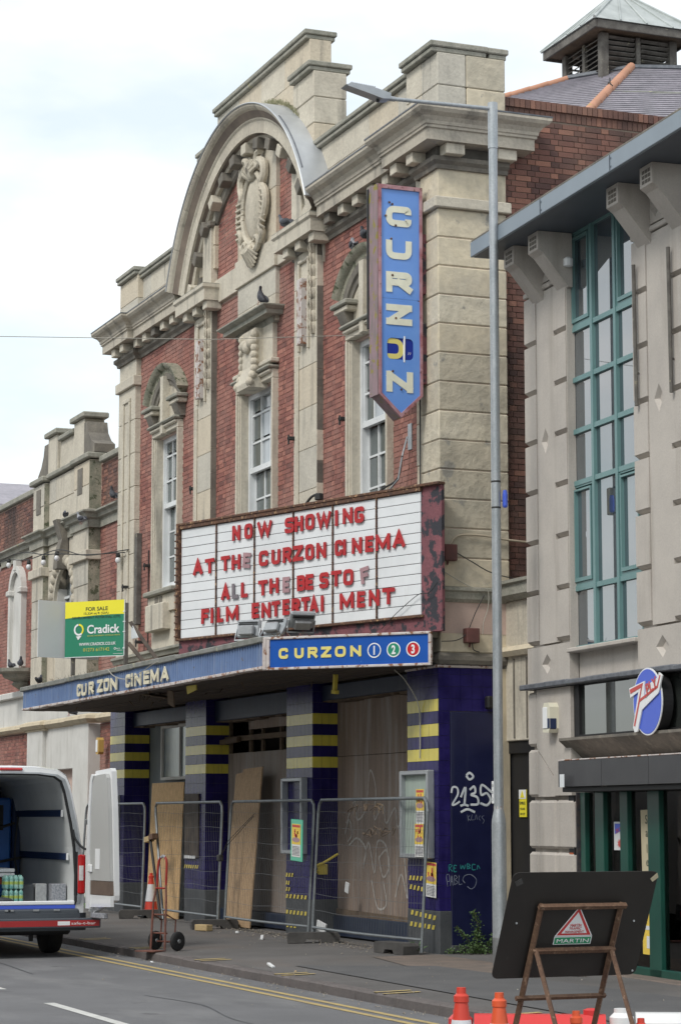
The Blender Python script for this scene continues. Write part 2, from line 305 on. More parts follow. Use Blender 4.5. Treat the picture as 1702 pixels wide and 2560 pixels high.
    def lathe(s, prof, c=(0, 0, 0), seg=16, axis='z'):
        n0 = len(s.v); k = len(prof)
        for (r, h) in prof:
            for j in range(seg):
                t = 2*PI*j/seg; a, b = r*math.cos(t), r*math.sin(t)
                if axis == 'z': p = (c[0]+a, c[1]+b, c[2]+h)
                elif axis == 'x': p = (c[0]+h, c[1]+a, c[2]+b)
                else: p = (c[0]+a, c[1]+h, c[2]+b)
                s.v.append(p)
        for i in range(k-1):
            for j in range(seg):
                a = n0+i*seg+j; b = n0+i*seg+(j+1) % seg; s.face([a, b, b+seg, a+seg])
        s.face([n0+j for j in range(seg)][::-1]); s.face([n0+(k-1)*seg+j for j in range(seg)])
        return s
    def ball(s, c, rx, ry, rz, seg=10, rings=7):
        n0 = len(s.v)
        for i in range(rings+1):
            ph = PI*i/rings
            for j in range(seg):
                t = 2*PI*j/seg; s.v.append((c[0]+rx*math.sin(ph)*math.cos(t), c[1]+ry*math.sin(ph)*math.sin(t), c[2]+rz*math.cos(ph)))
        for i in range(rings):
            for j in range(seg):
                a = n0+i*seg+j; b = n0+i*seg+(j+1) % seg; s.face([a, a+seg, b+seg, b])
        return s
    def sweep(s, prof, path, z=0, closed=False):
        """profile [(out, z)] swept along a plan polyline [(x, y)], outward = right-hand side of travel, mitred"""
        k = len(path); m = len(prof); n0 = len(s.v)
        for i, p in enumerate(path):
            def nrm(a, b):
                d = Vector((b[0]-a[0], b[1]-a[1])); d.normalize(); return Vector((d.y, -d.x))
            if i == 0: n = nrm(path[0], path[1]); sc = 1
            elif i == k-1: n = nrm(path[-2], path[-1]); sc = 1
            else:
                n1 = nrm(path[i-1], p); n2 = nrm(p, path[i+1]); n = (n1+n2)
                if n.length < 1e-6: n = n1; sc = 1
                else:
                    n.normalize(); sc = 1/max(.2, n.dot(n1))
            for (o, zz) in prof: s.v.append((p[0]+n.x*o*sc, p[1]+n.y*o*sc, z+zz))
        for i in range(k-1):
            for j in range(m-1):
                a = n0+i*m+j; s.face([a, a+m, a+m+1, a+1])
        s.face([n0+j for j in range(m)]); s.face([n0+(k-1)*m+j for j in range(m)][::-1])
        return s
    def mesh(s, name, mats, smooth=False):
        me = bpy.data.meshes.new(name); me.from_pydata(s.v, [], s.f)
        if isinstance(mats, str): mats = [mats]
        for m in mats: me.materials.append(MATS[m])
        me.polygons.foreach_set('material_index', s.m)
        if smooth: me.polygons.foreach_set('use_smooth', [True]*len(s.f))
        a = me.attributes.new('tint', 'FLOAT', 'FACE'); a.data.foreach_set('value', s.t)
        me.update(); return me
def obj(name, mb, mats, parent=None, loc=(0, 0, 0), rot=(0, 0, 0), smooth=False, kind=None, label=None):
    me = mb.mesh(name, mats, smooth) if isinstance(mb, MB) else mb
    o = bpy.data.objects.new(name, me); COL.objects.link(o); o.location = loc; o.rotation_euler = rot
    if parent: o.parent = parent
    if smooth:
        md = o.modifiers.new('edge', 'EDGE_SPLIT'); md.split_angle = R(40)
    if kind: o['kind'] = kind
    if label: o['label'] = label
    return o
def thing(name, label, cat, loc=(0, 0, 0), rot=(0, 0, 0), group=None):
    o = bpy.data.objects.new(name, None); COL.objects.link(o); o.location = loc
    o.rotation_euler = rot if isinstance(rot, tuple) else (0, 0, rot)
    o.empty_display_size = .1; o['label'] = label; o['category'] = cat
    if group: o['group'] = group
    return o
def tag(o, label, cat, group=None):
    o['label'] = label; o['category'] = cat
    if group: o['group'] = group
    return o
def B(*a): return MB().box(*a)
def BB(*a, b=.01): return MB().bbox(*a, b=b)
def bx(name, p, m, *a, b=None, **k):
    return obj(name, (BB(*a, b=b) if b else B(*a)), m, p, **k)
# --- bricks and tiles: the nearest 300 as parts, the rest joined
CAMXY = Vector((25.82, -11.57, 1.62))
TINTS = [.02, .12, .2, .28, .36, .44, .52, .6, .68, .76, .88, 1.]
_pm = {}
def piece_mesh(name, w, h, d, m, tint, gap):
    key = (name, round(w, 4), round(h, 4), m, tint)
    if key not in _pm:
        _pm[key] = MB().box(0, w-gap, -d, .012, 0, h-gap, tint, 'k').mesh(name, m)
    return _pm[key]
def place_pieces(name, cand, parent, limit=300):
    """cand: (x, y, z, rotz, w, h, d, material, gap, tint)"""
    cand.sort(key=lambda c: (Vector((c[0], c[1], c[2]))-CAMXY).length + (40 if c[2] > 11.9 else 0))
    for c in cand[:limit]:
        o = bpy.data.objects.new(name, piece_mesh(name, c[4], c[5], c[6], c[7], c[9], c[8])); COL.objects.link(o)
        o.location = (c[0], c[1], c[2]); o.rotation_euler = (0, 0, c[3]); o.parent = parent
    rest = {}
    for c in cand[limit:]: rest.setdefault(c[7], []).append(c)
    for m, cs in rest.items():
        mb = MB()
        for c in cs:
            ca, sa = math.cos(c[3]), math.sin(c[3]); n = len(mb.v); w, h, d = c[4]-c[8], c[5]-c[8], c[6]
            for (a, b_, z) in ((0, -d, 0), (w, -d, 0), (w, .012, 0), (0, .012, 0), (0, -d, h), (w, -d, h), (w, .012, h), (0, .012, h)):
                mb.v.append((c[0]+a*ca-b_*sa, c[1]+a*sa+b_*ca, c[2]+z))
            for q in ((0, 3, 2, 1), (4, 5, 6, 7), (0, 1, 5, 4), (1, 2, 6, 5), (3, 0, 4, 7)): mb.face([n+i for i in q], c[9])
        obj(name+'work' if name == 'brick' else name+'_field', mb, m, parent, kind='stuff')
def brick_field(cand, ox, oy, rotz, u0, u1, z0, z1, m, course=.0705, inside=None, bond='flemish', shift=0):
    ca, sa = math.cos(rotz), math.sin(rotz); z = z0; k = 0
    while z < z1-.02:
        h = min(course, z1-z); u = u0 - random.random()*.01; seqi = k % 2
        u -= (.0 if k % 2 else .17) + shift
        while u < u1-.02:
            L_ = .225 if seqi % 2 == 0 else .1125
            if bond == 'english': L_ = .225 if k % 2 else .1125
            if bond == 'stretcher': L_ = .225
            a = max(u, u0); b_ = min(u+L_, u1)
            if b_-a > .03 and (inside is None or inside((a+b_)/2, z+h/2)):
                cand.append((ox+a*ca, oy+a*sa, z, rotz, b_-a if b_-a < L_-.001 else L_, h, .001*random.randint(0, 4) + .002, m, .010, random.choice(TINTS)))
            u += L_; seqi += 1
        z += course; k += 1
# --- block stone-work
def ashlar(name, parent, x0, x1, y0, y1, z0, z1, m, ch=.36, bl=.8, gap=.006, b=.012, j=.006):
    z = z0; k = 0; n = max(1, round((z1-z0)/ch)); ch = (z1-z0)/n
    for k in range(n):
        nb = max(1, round((x1-x0)/bl)); xs = [x0]
        if nb == 1: xs = [x0, x1]
        else:
            st = (x1-x0)/nb; off = st*.5 if k % 2 else 0
            xs = [x0] + [x0+st*i+off for i in range(0 if off else 1, nb)] + [x1]
        for a, c in zip(xs[:-1], xs[1:]):
            dj = random.uniform(0, j); mm = m
            if m == 'stone': mm = random.choice(('stone', 'stone', 'stone_warm', 'stone_grey'))
            if m == 'stone_gold': mm = random.choice(('stone_gold', 'stone_gold_pale', 'stone_gold_dull'))
            obj(name, BB(a+(gap/2 if a > x0 else 0), c-(gap/2 if c < x1 else 0), y0+dj, y1, z0+k*ch+gap/2, z0+(k+1)*ch-gap/2, b=b), mm, parent)
# --- stroke lettering
def arcpts(p0, p1, p2, r, n=5):
    p0, p1, p2 = Vector(p0), Vector(p1), Vector(p2); a = (p0-p1); b = (p2-p1); r = min(r, a.length*.49, b.length*.49)
    a.normalize(); b.normalize(); s_ = p1+a*r; e = p1+b*r; o = []
    for i in range(n+1):
        t = i/n; o.append(tuple(s_*(1-t)**2 + p1*2*t*(1-t) + e*t*t))
    return o
def rounded(pts, r, closed=False):
    k = len(pts); o = []
    for i in range(k):
        if not closed and i in (0, k-1): o.append(pts[i]); continue
        o += arcpts(pts[i-1], pts[i], pts[(i+1) % k], r)
    return o
GL = {
 'C': [('r', [(1, .66), (1, 1), (0, 1), (0, 0), (1, 0), (1, .34)])], 'U': [('r', [(0, 1.12), (0, 0), (1, 0), (1, 1.12)])],
 'R': [('s', [(0, -.0), (0, 1)]), ('r', [(0, 1), (1, 1), (1, .48), (0, .48)]), ('s', [(.5, .48), (1, 0)])], 'Z': [('s', [(0, 1), (1, 1)]), ('s', [(.94, .94), (.06, .06)]), ('s', [(0, 0), (1, 0)])],
 'O': [('c', [(0, 1), (1, 1), (1, 0), (0, 0)])], 'N': [('s', [(0, 0), (0, 1)]), ('s', [(.03, .95), (.97, .05)]), ('s', [(1, 0), (1, 1)])],
 'W': [('s', [(0, 1), (.25, 0), (.5, .9), (.75, 0), (1, 1)])], 'S': [('r', [(1, .76), (1, 1), (0, 1), (0, .52), (1, .48), (1, 0), (0, 0), (0, .24)])],
 'H': [('s', [(0, 0), (0, 1)]), ('s', [(1, 0), (1, 1)]), ('s', [(0, .5), (1, .5)])], 'I': [('s', [(.5, 0), (.5, 1)])],
 'G': [('r', [(1, .74), (1, 1), (0, 1), (0, 0), (1, 0), (1, .42), (.5, .42)])], 'A': [('s', [(0, -.02), (.5, 1), (1, -.02)]), ('s', [(.22, .28), (.78, .28)])],
 'T': [('s', [(-.1, 1), (1.1, 1)]), ('s', [(.5, 0), (.5, 1)])], 'E': [('s', [(1, 1), (0, 1), (0, 0), (1, 0)]), ('s', [(0, .5), (.85, .5)])],
 'M': [('s', [(0, 0), (0, 1)]), ('s', [(.02, .96), (.5, .15), (.98, .96)]), ('s', [(1, 0), (1, 1)])], 'L': [('s', [(0, 1), (0, 0), (1, 0)])],
 'B': [('s', [(0, 0), (0, 1)]), ('r', [(0, 1), (.95, 1), (.95, .52), (0, .52)]), ('r', [(0, .52), (1, .52), (1, 0), (0, 0)])], 'F': [('s', [(0, 0), (0, 1), (1, 1)]), ('s', [(0, .5), (.8, .5)])],
 'Y': [('s', [(0, 1), (.5, .5)]), ('s', [(1, 1), (.5, .5), (.5, 0)])], 'P': [('s', [(0, 0), (0, 1)]), ('r', [(0, 1), (1, 1), (1, .45), (0, .45)])],
 '7': [('s', [(0, 1), (1, 1), (.35, 0)])]}
def glyph(mb, ch, x, z, w, h, t, y, d, rad=.35, frame=None):
    """letter in a vertical plane; frame(u, v, depth)->xyz"""
    fr = frame or (lambda u, v, q: (u, q, v))
    e = 0
    for typ, pts in GL[ch]:
        P = [(x+t/2+px*(w-t), z+t/2+pz*(h-t)) for px, pz in pts]
        if ch == 'I': P = [(x+w/2, z+t/2), (x+w/2, z+h-t/2)]
        closed = typ == 'c'
        if typ in 'rc': P = rounded(P, rad*min(w, h), closed)
        P = [Vector(p) for p in P]; k = len(P)
        if not closed and typ == 's':      # square the ends
            d0 = (P[0]-P[1]).normalized(); d1 = (P[-1]-P[-2]).normalized()
            P[0] = P[0]+d0*t/2; P[-1] = P[-1]+d1*t/2
        Ls, Rs = [], []
        for i in range(k):
            a = P[i-1] if (closed or i > 0) else None; b_ = P[(i+1) % k] if (closed or i < k-1) else None
            n1 = None if a is None else Vector((-(P[i]-a).y, (P[i]-a).x)).normalized()
            n2 = None if b_ is None else Vector((-(b_-P[i]).y, (b_-P[i]).x)).normalized()
            if n1 is None: n = n2; s_ = 1
            elif n2 is None: n = n1; s_ = 1
            else:
                n = n1+n2
                if n.length < 1e-4: n = n1; s_ = 1
                else: n.normalize(); s_ = min(2.2, 1/max(.2, n.dot(n1)))
            Ls.append(P[i]+n*s_*t/2); Rs.append(P[i]-n*s_*t/2)
        q0 = y - e; q1 = y + d; e += .0012
        n0 = len(mb.v)
        for i in range(k): mb.v += [fr(Ls[i].x, Ls[i].y, q0), fr(Rs[i].x, Rs[i].y, q0), fr(Rs[i].x, Rs[i].y, q1), fr(Ls[i].x, Ls[i].y, q1)]
        for i in range(k if closed else k-1):
            a = n0+i*4; b_ = n0+((i+1) % k)*4
            mb.face([a, a+1, b_+1, b_]); mb.cm2 = 0
            mb.face([a+1, a+2, b_+2, b_+1]); mb.face([a+3, a, b_, b_+3])
        if not closed:
            a = n0; mb.face([a, a+3, a+2, a+1]); a = n0+(k-1)*4; mb.face([a, a+1, a+2, a+3])
    return mb
def word(text, size, w=None, m='ink', parent=None, loc=(0, 0, 0), rot=(PI/2, 0, 0), bold=0.0, name='lettering', ext=.0008, shear=0, squash=None):
    """flat print in the built-in font, centred on loc; w = wanted width"""
    c = bpy.data.curves.new(name, 'FONT'); c.body = text; c.size = size; c.align_x = 'CENTER'; c.align_y = 'CENTER'; c.extrude = ext; c.offset = bold; c.shear = shear; c.resolution_u = 3
    o = bpy.data.objects.new(name, c); COL.objects.link(o)
    dg = bpy.context.evaluated_depsgraph_get(); me = bpy.data.meshes.new_from_object(o.evaluated_get(dg)); bpy.data.objects.remove(o)
    me.materials.clear(); me.materials.append(MATS[m])
    xs = [v.co.x for v in me.vertices]; ys = [v.co.y for v in me.vertices]
    k = (w/(max(xs)-min(xs))) if w else 1
    cx_, cy_ = (max(xs)+min(xs))/2, (max(ys)+min(ys))/2; ky = (size/(max(ys)-min(ys))) if squash else 1
    for v in me.vertices: v.co.x = (v.co.x-cx_)*k; v.co.y = (v.co.y-cy_)*ky
    o = bpy.data.objects.new(name, me); COL.objects.link(o); o.location = loc; o.rotation_euler = rot; o.parent = parent
    return o
def curve_pts(pts, n=8):
    """Catmull-Rom through the points"""
    P = [Vector(p) for p in pts]; P = [P[0]*2-P[1]] + P + [P[-1]*2-P[-2]]; o = []
    for i in range(1, len(P)-2):
        for j in range(n):
            t = j/n; o.append(tuple(.5*((2*P[i]) + (P[i+1]-P[i-1])*t + (2*P[i-1]-5*P[i]+4*P[i+1]-P[i+2])*t*t + (3*P[i]-P[i-1]-3*P[i+1]+P[i+2])*t**3)))
    o.append(tuple(P[-2])); return o
# ================================================================== ground
def structure(name, mb, m, parent=None, **k):
    return obj(name, mb, m, parent, kind='structure', **k)
KY = -2.84
structure('ground', MB().box(-400, 400, -400, 400, -.5, -.17), 'asphalt')
road = structure('road', MB().box(-70, 45, -14.2, KY-.0, -.4, -.15), 'asphalt')
# pavement falls gently to the kerb
pm = MB(); n = 60
xs = [-60+100*i/n for i in range(n+1)]
for i in range(n+1):
    pm.v += [(xs[i], KY+.155, -.05), (xs[i], -1.6, -.022), (xs[i], 0, .0), (xs[i], 3.2, .02)]
for i in range(n):
    for j in range(3):
        a = i*4+j; pm.face([a, a+4, a+5, a+1])
pavement = structure('pavement', pm, 'pavement')
structure('far_pavement', MB().box(-70, 45, -17, -14.2, -.4, -.03), 'pavement')
patch = MB().poly([(1.5, -2.2, -.0315), (8.5, -1.75, -.0205), (8.5, .2, .006), (1.0, .2, .006)])
mat('patch_asphalt', (.12, .118, .12), (.095, .095, .098), .9, scale=1.5, bump=.5, bscale=140, fine=.3, bdist=.006)
mat('brown_patch', (.20, .155, .13), (.135, .115, .10), .9, scale=2.5, bump=.5, bscale=140, fine=.3, bdist=.006)
structure('pavement_patch', MB().poly([(.9, -2.2, -.0285), (9.5, -2.35, -.0315), (9.5, -.6, -.002), (1.9, -.9, -.006)]), 'patch_asphalt', pavement)
structure('sandy_strip', MB().poly([(.05, -.9, -.006), (2.8, -1.35, -.014), (4.2, -.2, .002), (.1, -.06, .004)]), 'brown_patch', pavement)
kerb = tag(bpy.data.objects.new('kerb', None), 'worn granite kerb stones along the edge of the pavement', 'kerb'); COL.objects.link(kerb)
kerb['kind'] = 'structure'; del kerb['category']; del kerb['label']
x = -34.0
while x < 14:
    w = random.choice((.9, .95, .92, 1.0)); dz = random.uniform(-.004, .004)
    obj('kerb_stone', BB(x+.006, x+w-.006, KY+random.uniform(-.004, .004), KY+.158, -.3, -.047+dz, b=.018), 'kerb_stone', kerb); x += w
for y0, y1 in ((-3.27, -3.19), (-3.45, -3.37)):
    m = MB()
    for i in range(60):
        a = -30+i*.75; m.poly([(a, y0+random.uniform(-.004, .004), -.146), (a+.752, y0, -.146), (a+.752, y1, -.146), (a, y1+random.uniform(-.004, .004), -.146)])
    structure('yellow_line', m, 'yellow_line', road)
for k, xx in enumerate((-8.8, -5.75, -3.35, -.65, 2.1, 4.9, 7.7)):
    for d in (-.11, .11):
        structure('kerb_mark', MB().poly([(xx+d-.04, KY-.003+.006, -.0425), (xx+d+.04, KY+.003, -.0425), (xx+d-.02+.02, KY+.40, -.036), (xx+d-.08, KY+.40, -.036)]), 'yellow_line', road)
for xx in (-14.9, -10.2, -5.4, -.9, 3.62, 8.1):
    structure('white_dash', MB().poly([(xx, -5.80, -.146), (xx+2.6, -5.80, -.146), (xx+2.6, -5.69, -.146), (xx, -5.69, -.146)]), 'white_line', road)
for pts in (((-1.2, -7.4), (.6, -7.05), (2.2, -7.3), (4.5, -6.7), (7.5, -6.9)), ((3.0, -4.6), (4.4, -4.45), (6.3, -4.7), (8.6, -4.4)), ((-6.0, -5.0), (-3.5, -4.7), (-.5, -4.85))):
    q = curve_pts([(a, b, 0) for a, b in pts], 6); m = MB()
    for a, b in zip(q[:-1], q[1:]):
        w = random.uniform(.006, .016); m.poly([(a[0], a[1]-w, -.1475), (b[0], b[1]-w, -.1475), (b[0], b[1]+w, -.1475), (a[0], a[1]+w, -.1475)])
    structure('tar_seam', m, 'plinth_paint', road)
structure('road_patch', MB().poly([(-3.5, -8.2, -.148), (1.8, -8.1, -.148), (1.9, -6.6, -.148), (-3.4, -6.5, -.148)]), 'patch_asphalt', road)
# ================================================================== cinema
CIN = thing('cinema_building', 'derelict red brick and stone picture house with a great curved hood and blue tiled entrance', 'building')
cand = []
c = CIN
AX_ = -6.95
WIN = [(-11.25, .60, 5.42, 8.05), (-6.77, .70, 5.42, 8.07), (-2.33, .60, 5.42, 8.05)]
# solid mass behind the facade
bx('rear_wall', c, 'mortar_dark', -13.9, -.06, .42, 14, 3.46, 10.62)
bx('rear_room', c, 'room_dark', -13.9, -.1, 2.2, 14, 0, 3.46)
bx('side_foundation', c, 'stone_dirty', -13.95, -.03, 1.1, 2.19, 0, 3.4)
# mortar backing with the window openings left out
mb = MB()
for (x0, x1, z0, z1) in ((-13.95, -11.85, 4.3, 9.9), (-11.85, -10.65, 4.3, 5.42), (-11.85, -10.65, 8.05, 9.9), (-10.65, -7.47, 4.3, 9.9), (-7.47, -6.07, 4.3, 5.42), (-7.47, -6.07, 8.07, 9.9), (-6.07, -2.93, 4.3, 9.9), (-2.93, -1.73, 4.3, 5.42), (-2.93, -1.73, 8.05, 9.9), (-1.73, -.06, 4.3, 9.9)):
    mb.box(x0, x1, .106, .42, z0, z1)
mb.prism([(AX_+3.2*math.sin(-1.15+2.3*i/24), 8.88+3.2*math.cos(-1.15+2.3*i/24)) for i in range(25)] + [(-4.1, 9.9), (-9.8, 9.9)], 'y', .106, .42)
obj('mortar_bed', mb, 'mortar', c)
def notwin(u, z):
    for cx, hw, z0, z1 in WIN:
        if abs(u-cx) < hw+.112 and z0-.02 < z < z1+.1: return False
    return True
for u0, u1 in ((-12.97, -9.67), (-8.79, -5.03), (-4.12, -.74)):
    brick_field(cand, 0, .10, 0, u0, u1, 4.42, 9.74, 'brick_red', inside=notwin)
AX, AZ, AR = -6.95, 8.88, 3.5
def tymp(u, z):
    return (u-AX)**2+(z-AZ)**2 < 2.93**2 and not (-7.66 < u < -5.9) and -8.76 < u < -4.95
brick_field(cand, 0, .10, 0, -8.76, -4.95, 10.18, 11.95, 'brick_red', inside=tymp)
# side wall running back from the street, dark brick
bx('side_mortar', c, 'mortar_dark', -.4, -.030, .93, 14, 2.6, 10.60)
brick_field(cand, -.02, 0, PI/2, .955, 7.5, 4.3, 10.50, 'brick_brown', course=.0745, bond='flemish')
for r, zz in ((0, 10.50), (1, 10.62)):
    u = .955
    while u < 8.5:
        cand.append((-.02+.02*r, u, zz, PI/2, .0745, .12, .004+.012*r, 'brick_brown', .009, random.choice(TINTS))); u += .0745
obj('wall_top', B(-.4, -.02, .96, 8.5, 10.60, 10.742), 'brick_brown', c)
place_pieces('brick', cand, c)
# ---- end piers and corner pier
ashlar('stone_block', c, -.51, .05, 0, .95, 4.42, 9.18, 'stone_gold', ch=.365, bl=2, b=.014, j=.004)
bx('pier_core', c, 'mortar', -.50, .035, .02, .94, 3.86, 9.9)
ashlar('stone_block', c, -.75, -.516, .05, .3, 4.42, 9.75, 'stone', ch=.55, bl=2, b=.008)
ashlar('stone_block', c, -.50, .05, .004, .95, 9.32, 9.78, 'stone_gold', ch=.46, bl=2)
obj('cap_band', BB(-.56, .11, -.055, 1.0, 9.18, 9.32, b=.012), 'stone', c)
ashlar('stone_block', c, -14.02, -13.0, 0, .42, 4.42, 9.2, 'stone', ch=.58, bl=2, b=.008, j=.002)
obj('cap_band', BB(-14.08, -12.94, -.055, .42, 9.2, 9.38, b=.012), 'stone', c)
ashlar('stone_block', c, -14.02, -13.0, .004, .42, 9.38, 9.78, 'stone', ch=.40, bl=2)
for a in ((-13.72, -13.64, 4.7, 8.95), (-13.34, -13.26, 4.7, 8.95)): obj('panel_bead', BB(a[0], a[1], -.03, 0, a[2], a[3], b=.01), 'stone', c)
obj('panel_bead', BB(-13.72, -13.26, -.03, 0, 8.95, 9.03, b=.01), 'stone', c)
# ---- pilasters with panels, leaf drops and a rusty lamp trough
def pilaster(x0, x1):
    ashlar('pilaster_block', c, x0, x1, 0, .16, 4.42, 9.78, 'stone', ch=.62, bl=2, b=.006, gap=.004, j=.001)
    w = x1-x0
    for d in (.09, .14, .19): obj('fluting', BB(x0+d, x0+d+.028, -.022, 0, 4.45, 8.2, b=.01), 'stone', c)
    for a in ((x0+.22, x0+.27, 8.24, 9.56), (x0+.60, x0+.64, 8.24, 9.56)): obj('panel_bead', BB(a[0], a[1], -.04, 0, a[2], a[3], b=.012), 'stone', c)
    obj('panel_bead', BB(x0+.22, x0+.64, -.04, 0, 9.52, 9.58, b=.012), 'stone', c)
    tr = obj('lamp_trough', BB(x0+.36, x0+.54, -.10, 0, 8.31, 9.27, b=.008), 'rusty_white', c, label='rusty lamp trough')
    obj('trough_face', B(x0+.385, x0+.49, -.106, -.1, 8.42, 9.2), 'rusty_white', tr)
    f = MB(); z = 9.74; k = 0
    while z > 8.50:
        rr = .07-.008*(k % 2)
        f.lathe([(.03, .012), (rr*.8, -.01), (rr, -.05), (rr*1.02, -.10), (rr*.8, -.145), (.045, -.17)], (x1-.115, .0, z), 9)
        for s_ in (-1, 1): f.tube([(x1-.115+s_*.01, -.055, z), (x1-.115+s_*.05, -.07, z-.09), (x1-.115+s_*.03, -.055, z-.16)], .018, 5, r2=.008)
        z -= .165; k += 1
    obj('leaf_drop', f, 'carved_stone', c, smooth=True)
    z = 4.42
    while z < 9.7:
        h_ = random.uniform(.25, .7); obj('side_block', BB(x1+.001, x1+.007, .002, .1, z+.004, min(z+h_, 9.76)-.002, b=.002), random.choice(('stone_dirty', 'stone_dirty', 'stone_dirty', 'stone')), c); z += h_
for p in ((-9.67, -8.79), (-5.03, -4.12)): pilaster(*p)
# ---- cornice
PROF = [(0, -.17), (.25, -.17), (.25, -.03), (.275, -.02), (.275, .01), (.29, .02), (.295, .06), (.33, .11), (.39, .15), (.42, .19), (.42, .225), (0, .24)]
CZ = 10.14
left = [(-14.02, 1.2), (-14.02, 0), (-12.93, 0), (-12.93, .1), (-10.16, .1)]
right = [(-3.74, .1), (-.90, .1), (-.90, 0), (.055, 0), (.055, .98), (-.3, .98)]
for path in (left, right):
    obj('cornice', MB().sweep(PROF, path, CZ), 'cornice_stone', c, label='heavy moulded stone cornice, streaked with black')
    top = [(o, z) for o, z in ((0, .241), (.425, .228), (.428, .245), (0, .262))]
    obj('lead_flashing', MB().sweep(top, path, CZ), 'flashing', c)
obj('shade_band', MB().sweep([(.0, 9.85), (.012, 9.85), (.012, 9.969), (0, 9.969)], left, 0), 'shade_stone', c); obj('shade_band', MB().sweep([(.0, 9.85), (.012, 9.85), (.012, 9.969), (0, 9.969)], right, 0), 'shade_stone', c)  # dark strip paints the shadow in the recess between the modillions
def block(x, y0, y1, w=.2, z0=9.83, z1=9.968): obj('modillion', BB(x-w/2, x+w/2, y0, y1, z0, z1, b=.008), 'stone_dirty' if random.random() < .35 else 'stone', c)
x = -13.75
while x < -10.2:
    block(x, (.1 if x > -12.9 else 0)-.20, .12); x += .52
x = -3.5
while x < -.1:
    block(x, (.1 if x < -.95 else 0)-.20, .12); x += .52
for yy in (.16, .88): obj('modillion', BB(.05, .255, yy-.13, yy+.13, 9.83, 9.968, b=.008), 'stone', c)
BED = [(0, 9.68), (.03, 9.68), (.04, 9.73), (.085, 9.77), (.085, 9.825), (0, 9.829)]
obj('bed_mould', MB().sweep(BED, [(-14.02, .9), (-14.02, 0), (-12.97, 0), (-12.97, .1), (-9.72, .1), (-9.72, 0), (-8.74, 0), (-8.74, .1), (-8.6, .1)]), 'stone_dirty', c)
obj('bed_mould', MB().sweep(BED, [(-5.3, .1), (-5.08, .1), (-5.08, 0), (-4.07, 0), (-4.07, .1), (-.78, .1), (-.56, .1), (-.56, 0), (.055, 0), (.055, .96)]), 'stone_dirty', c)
# ledges where the cornice turns in over the pilasters
for x0, x1 in ((-10.05, -8.52), (-5.34, -3.80)):
    l = obj('cornice_ledge', MB().sweep([(0, -.26), (.30, -.26), (.30, -.08), (.33, -.05), (.33, 0), (0, .03)], [(x0+.3, .12), (x0+.3, .0+.09), (x1-.33, .09), (x1-.33, .12)], 10.06), 'stone', c)
    obj('ledge_top', BB(x0, x1, -.24, .12, 10.055, 10.075, b=.005), 'coping_stone', c)
    for q in (x0+.35, x0+.85, x1-.15): block(q, -.16, .1, z0=9.67, z1=9.80)
# ---- the big arched hood
def arc_sweep(prof, a0, a1, n, cx, cz):
    """prof [(radius, y)] swept round (cx, cz) from angle a0 to a1"""
    m = MB(); k = len(prof)
    for i in range(n+1):
        a = a0+(a1-a0)*i/n
        for (r, y) in prof: m.v.append((cx+r*math.sin(a), y, cz+r*math.cos(a)))
    for i in range(n):
        for j in range(k-1):
            q = i*k+j; m.face([q, q+1, q+k+1, q+k])
    m.face(list(range(k))[::-1]); m.face([n*k+j for j in range(k)])
    return m
A0 = math.asin(3.22/3.5)
HP = [(3.02, .10), (3.02, -.03), (3.09, -.06), (3.09, -.15), (3.27, -.15), (3.30, -.175), (3.34, -.185), (3.40, -.22), (3.44, -.29), (3.475, -.32), (3.50, -.325), (3.50, .42)]
nseg = 11
for i in range(nseg):       # voussoir by voussoir
    a = -A0+2*A0*i/nseg; b = -A0+2*A0*(i+1)/nseg
    obj('hood_stone', arc_sweep(HP, a+.0012, b-.0012, 7, AX, AZ), 'cornice_stone' if i in (2, 4, 5, 6) else 'stone', c)
obj('hood_core', arc_sweep([(3.03, .09), (3.1, -.14), (3.26, -.14), (3.49, -.30), (3.49, .3)], -A0, A0, 60, AX, AZ), 'mortar_dark', c)
for i in range(4):
    a = -A0+2*A0*i/4; b = -A0+2*A0*(i+1)/4
    obj('lead_sheet', arc_sweep([(3.503, .40), (3.503, -.335), (3.515, -.348), (3.527, -.335), (3.527, .40)], a+.001, b-.0005, 20, AX, AZ), 'lead', c)
obj('lead_seam', arc_sweep([(3.528, -.30), (3.54, -.30), (3.54, -.285), (3.528, -.285)], .62, 1.02, 16, AX, AZ), 'flashing', c)
for i in range(13):
    a = -A0*.96+2*A0*.96*i/12
    m = MB().bbox(-.10, .10, -.13, .11, 2.86, 3.03, b=.01)
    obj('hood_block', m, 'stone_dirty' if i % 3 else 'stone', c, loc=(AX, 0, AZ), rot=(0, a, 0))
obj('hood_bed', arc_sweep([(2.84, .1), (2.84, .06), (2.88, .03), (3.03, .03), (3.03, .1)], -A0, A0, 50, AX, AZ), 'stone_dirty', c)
# quadrant blocks and strips beside the tympanum
for s_ in (-1, 1):
    x0 = AX+s_*1.93; x1 = AX+s_*2.95
    pts = [(x0, 9.98), (x1, 9.98)]
    for i in range(8):
        a = math.asin(2.90/2.95) - i*(math.asin(2.90/2.95)-math.asin(1.93/2.95))/7
        pts.append((AX+s_*2.95*math.sin(a), AZ+2.95*math.cos(a)))
    if s_ < 0: pts = pts[::-1]
    obj('quadrant_panel', MB().prism(pts, 'y', .07, .12), 'stone', c)
    xa, xb = sorted((AX+s_*1.84, AX+s_*2.25))
    obj('strip_pilaster', BB(xa, xb, -.02, .1, 10.08, 11.05, b=.01), 'stone', c)
    obj('strip_cap', BB(xa-.05, xb+.05, -.07, .1, 11.05, 11.15, b=.02), 'stone_dirty', c)
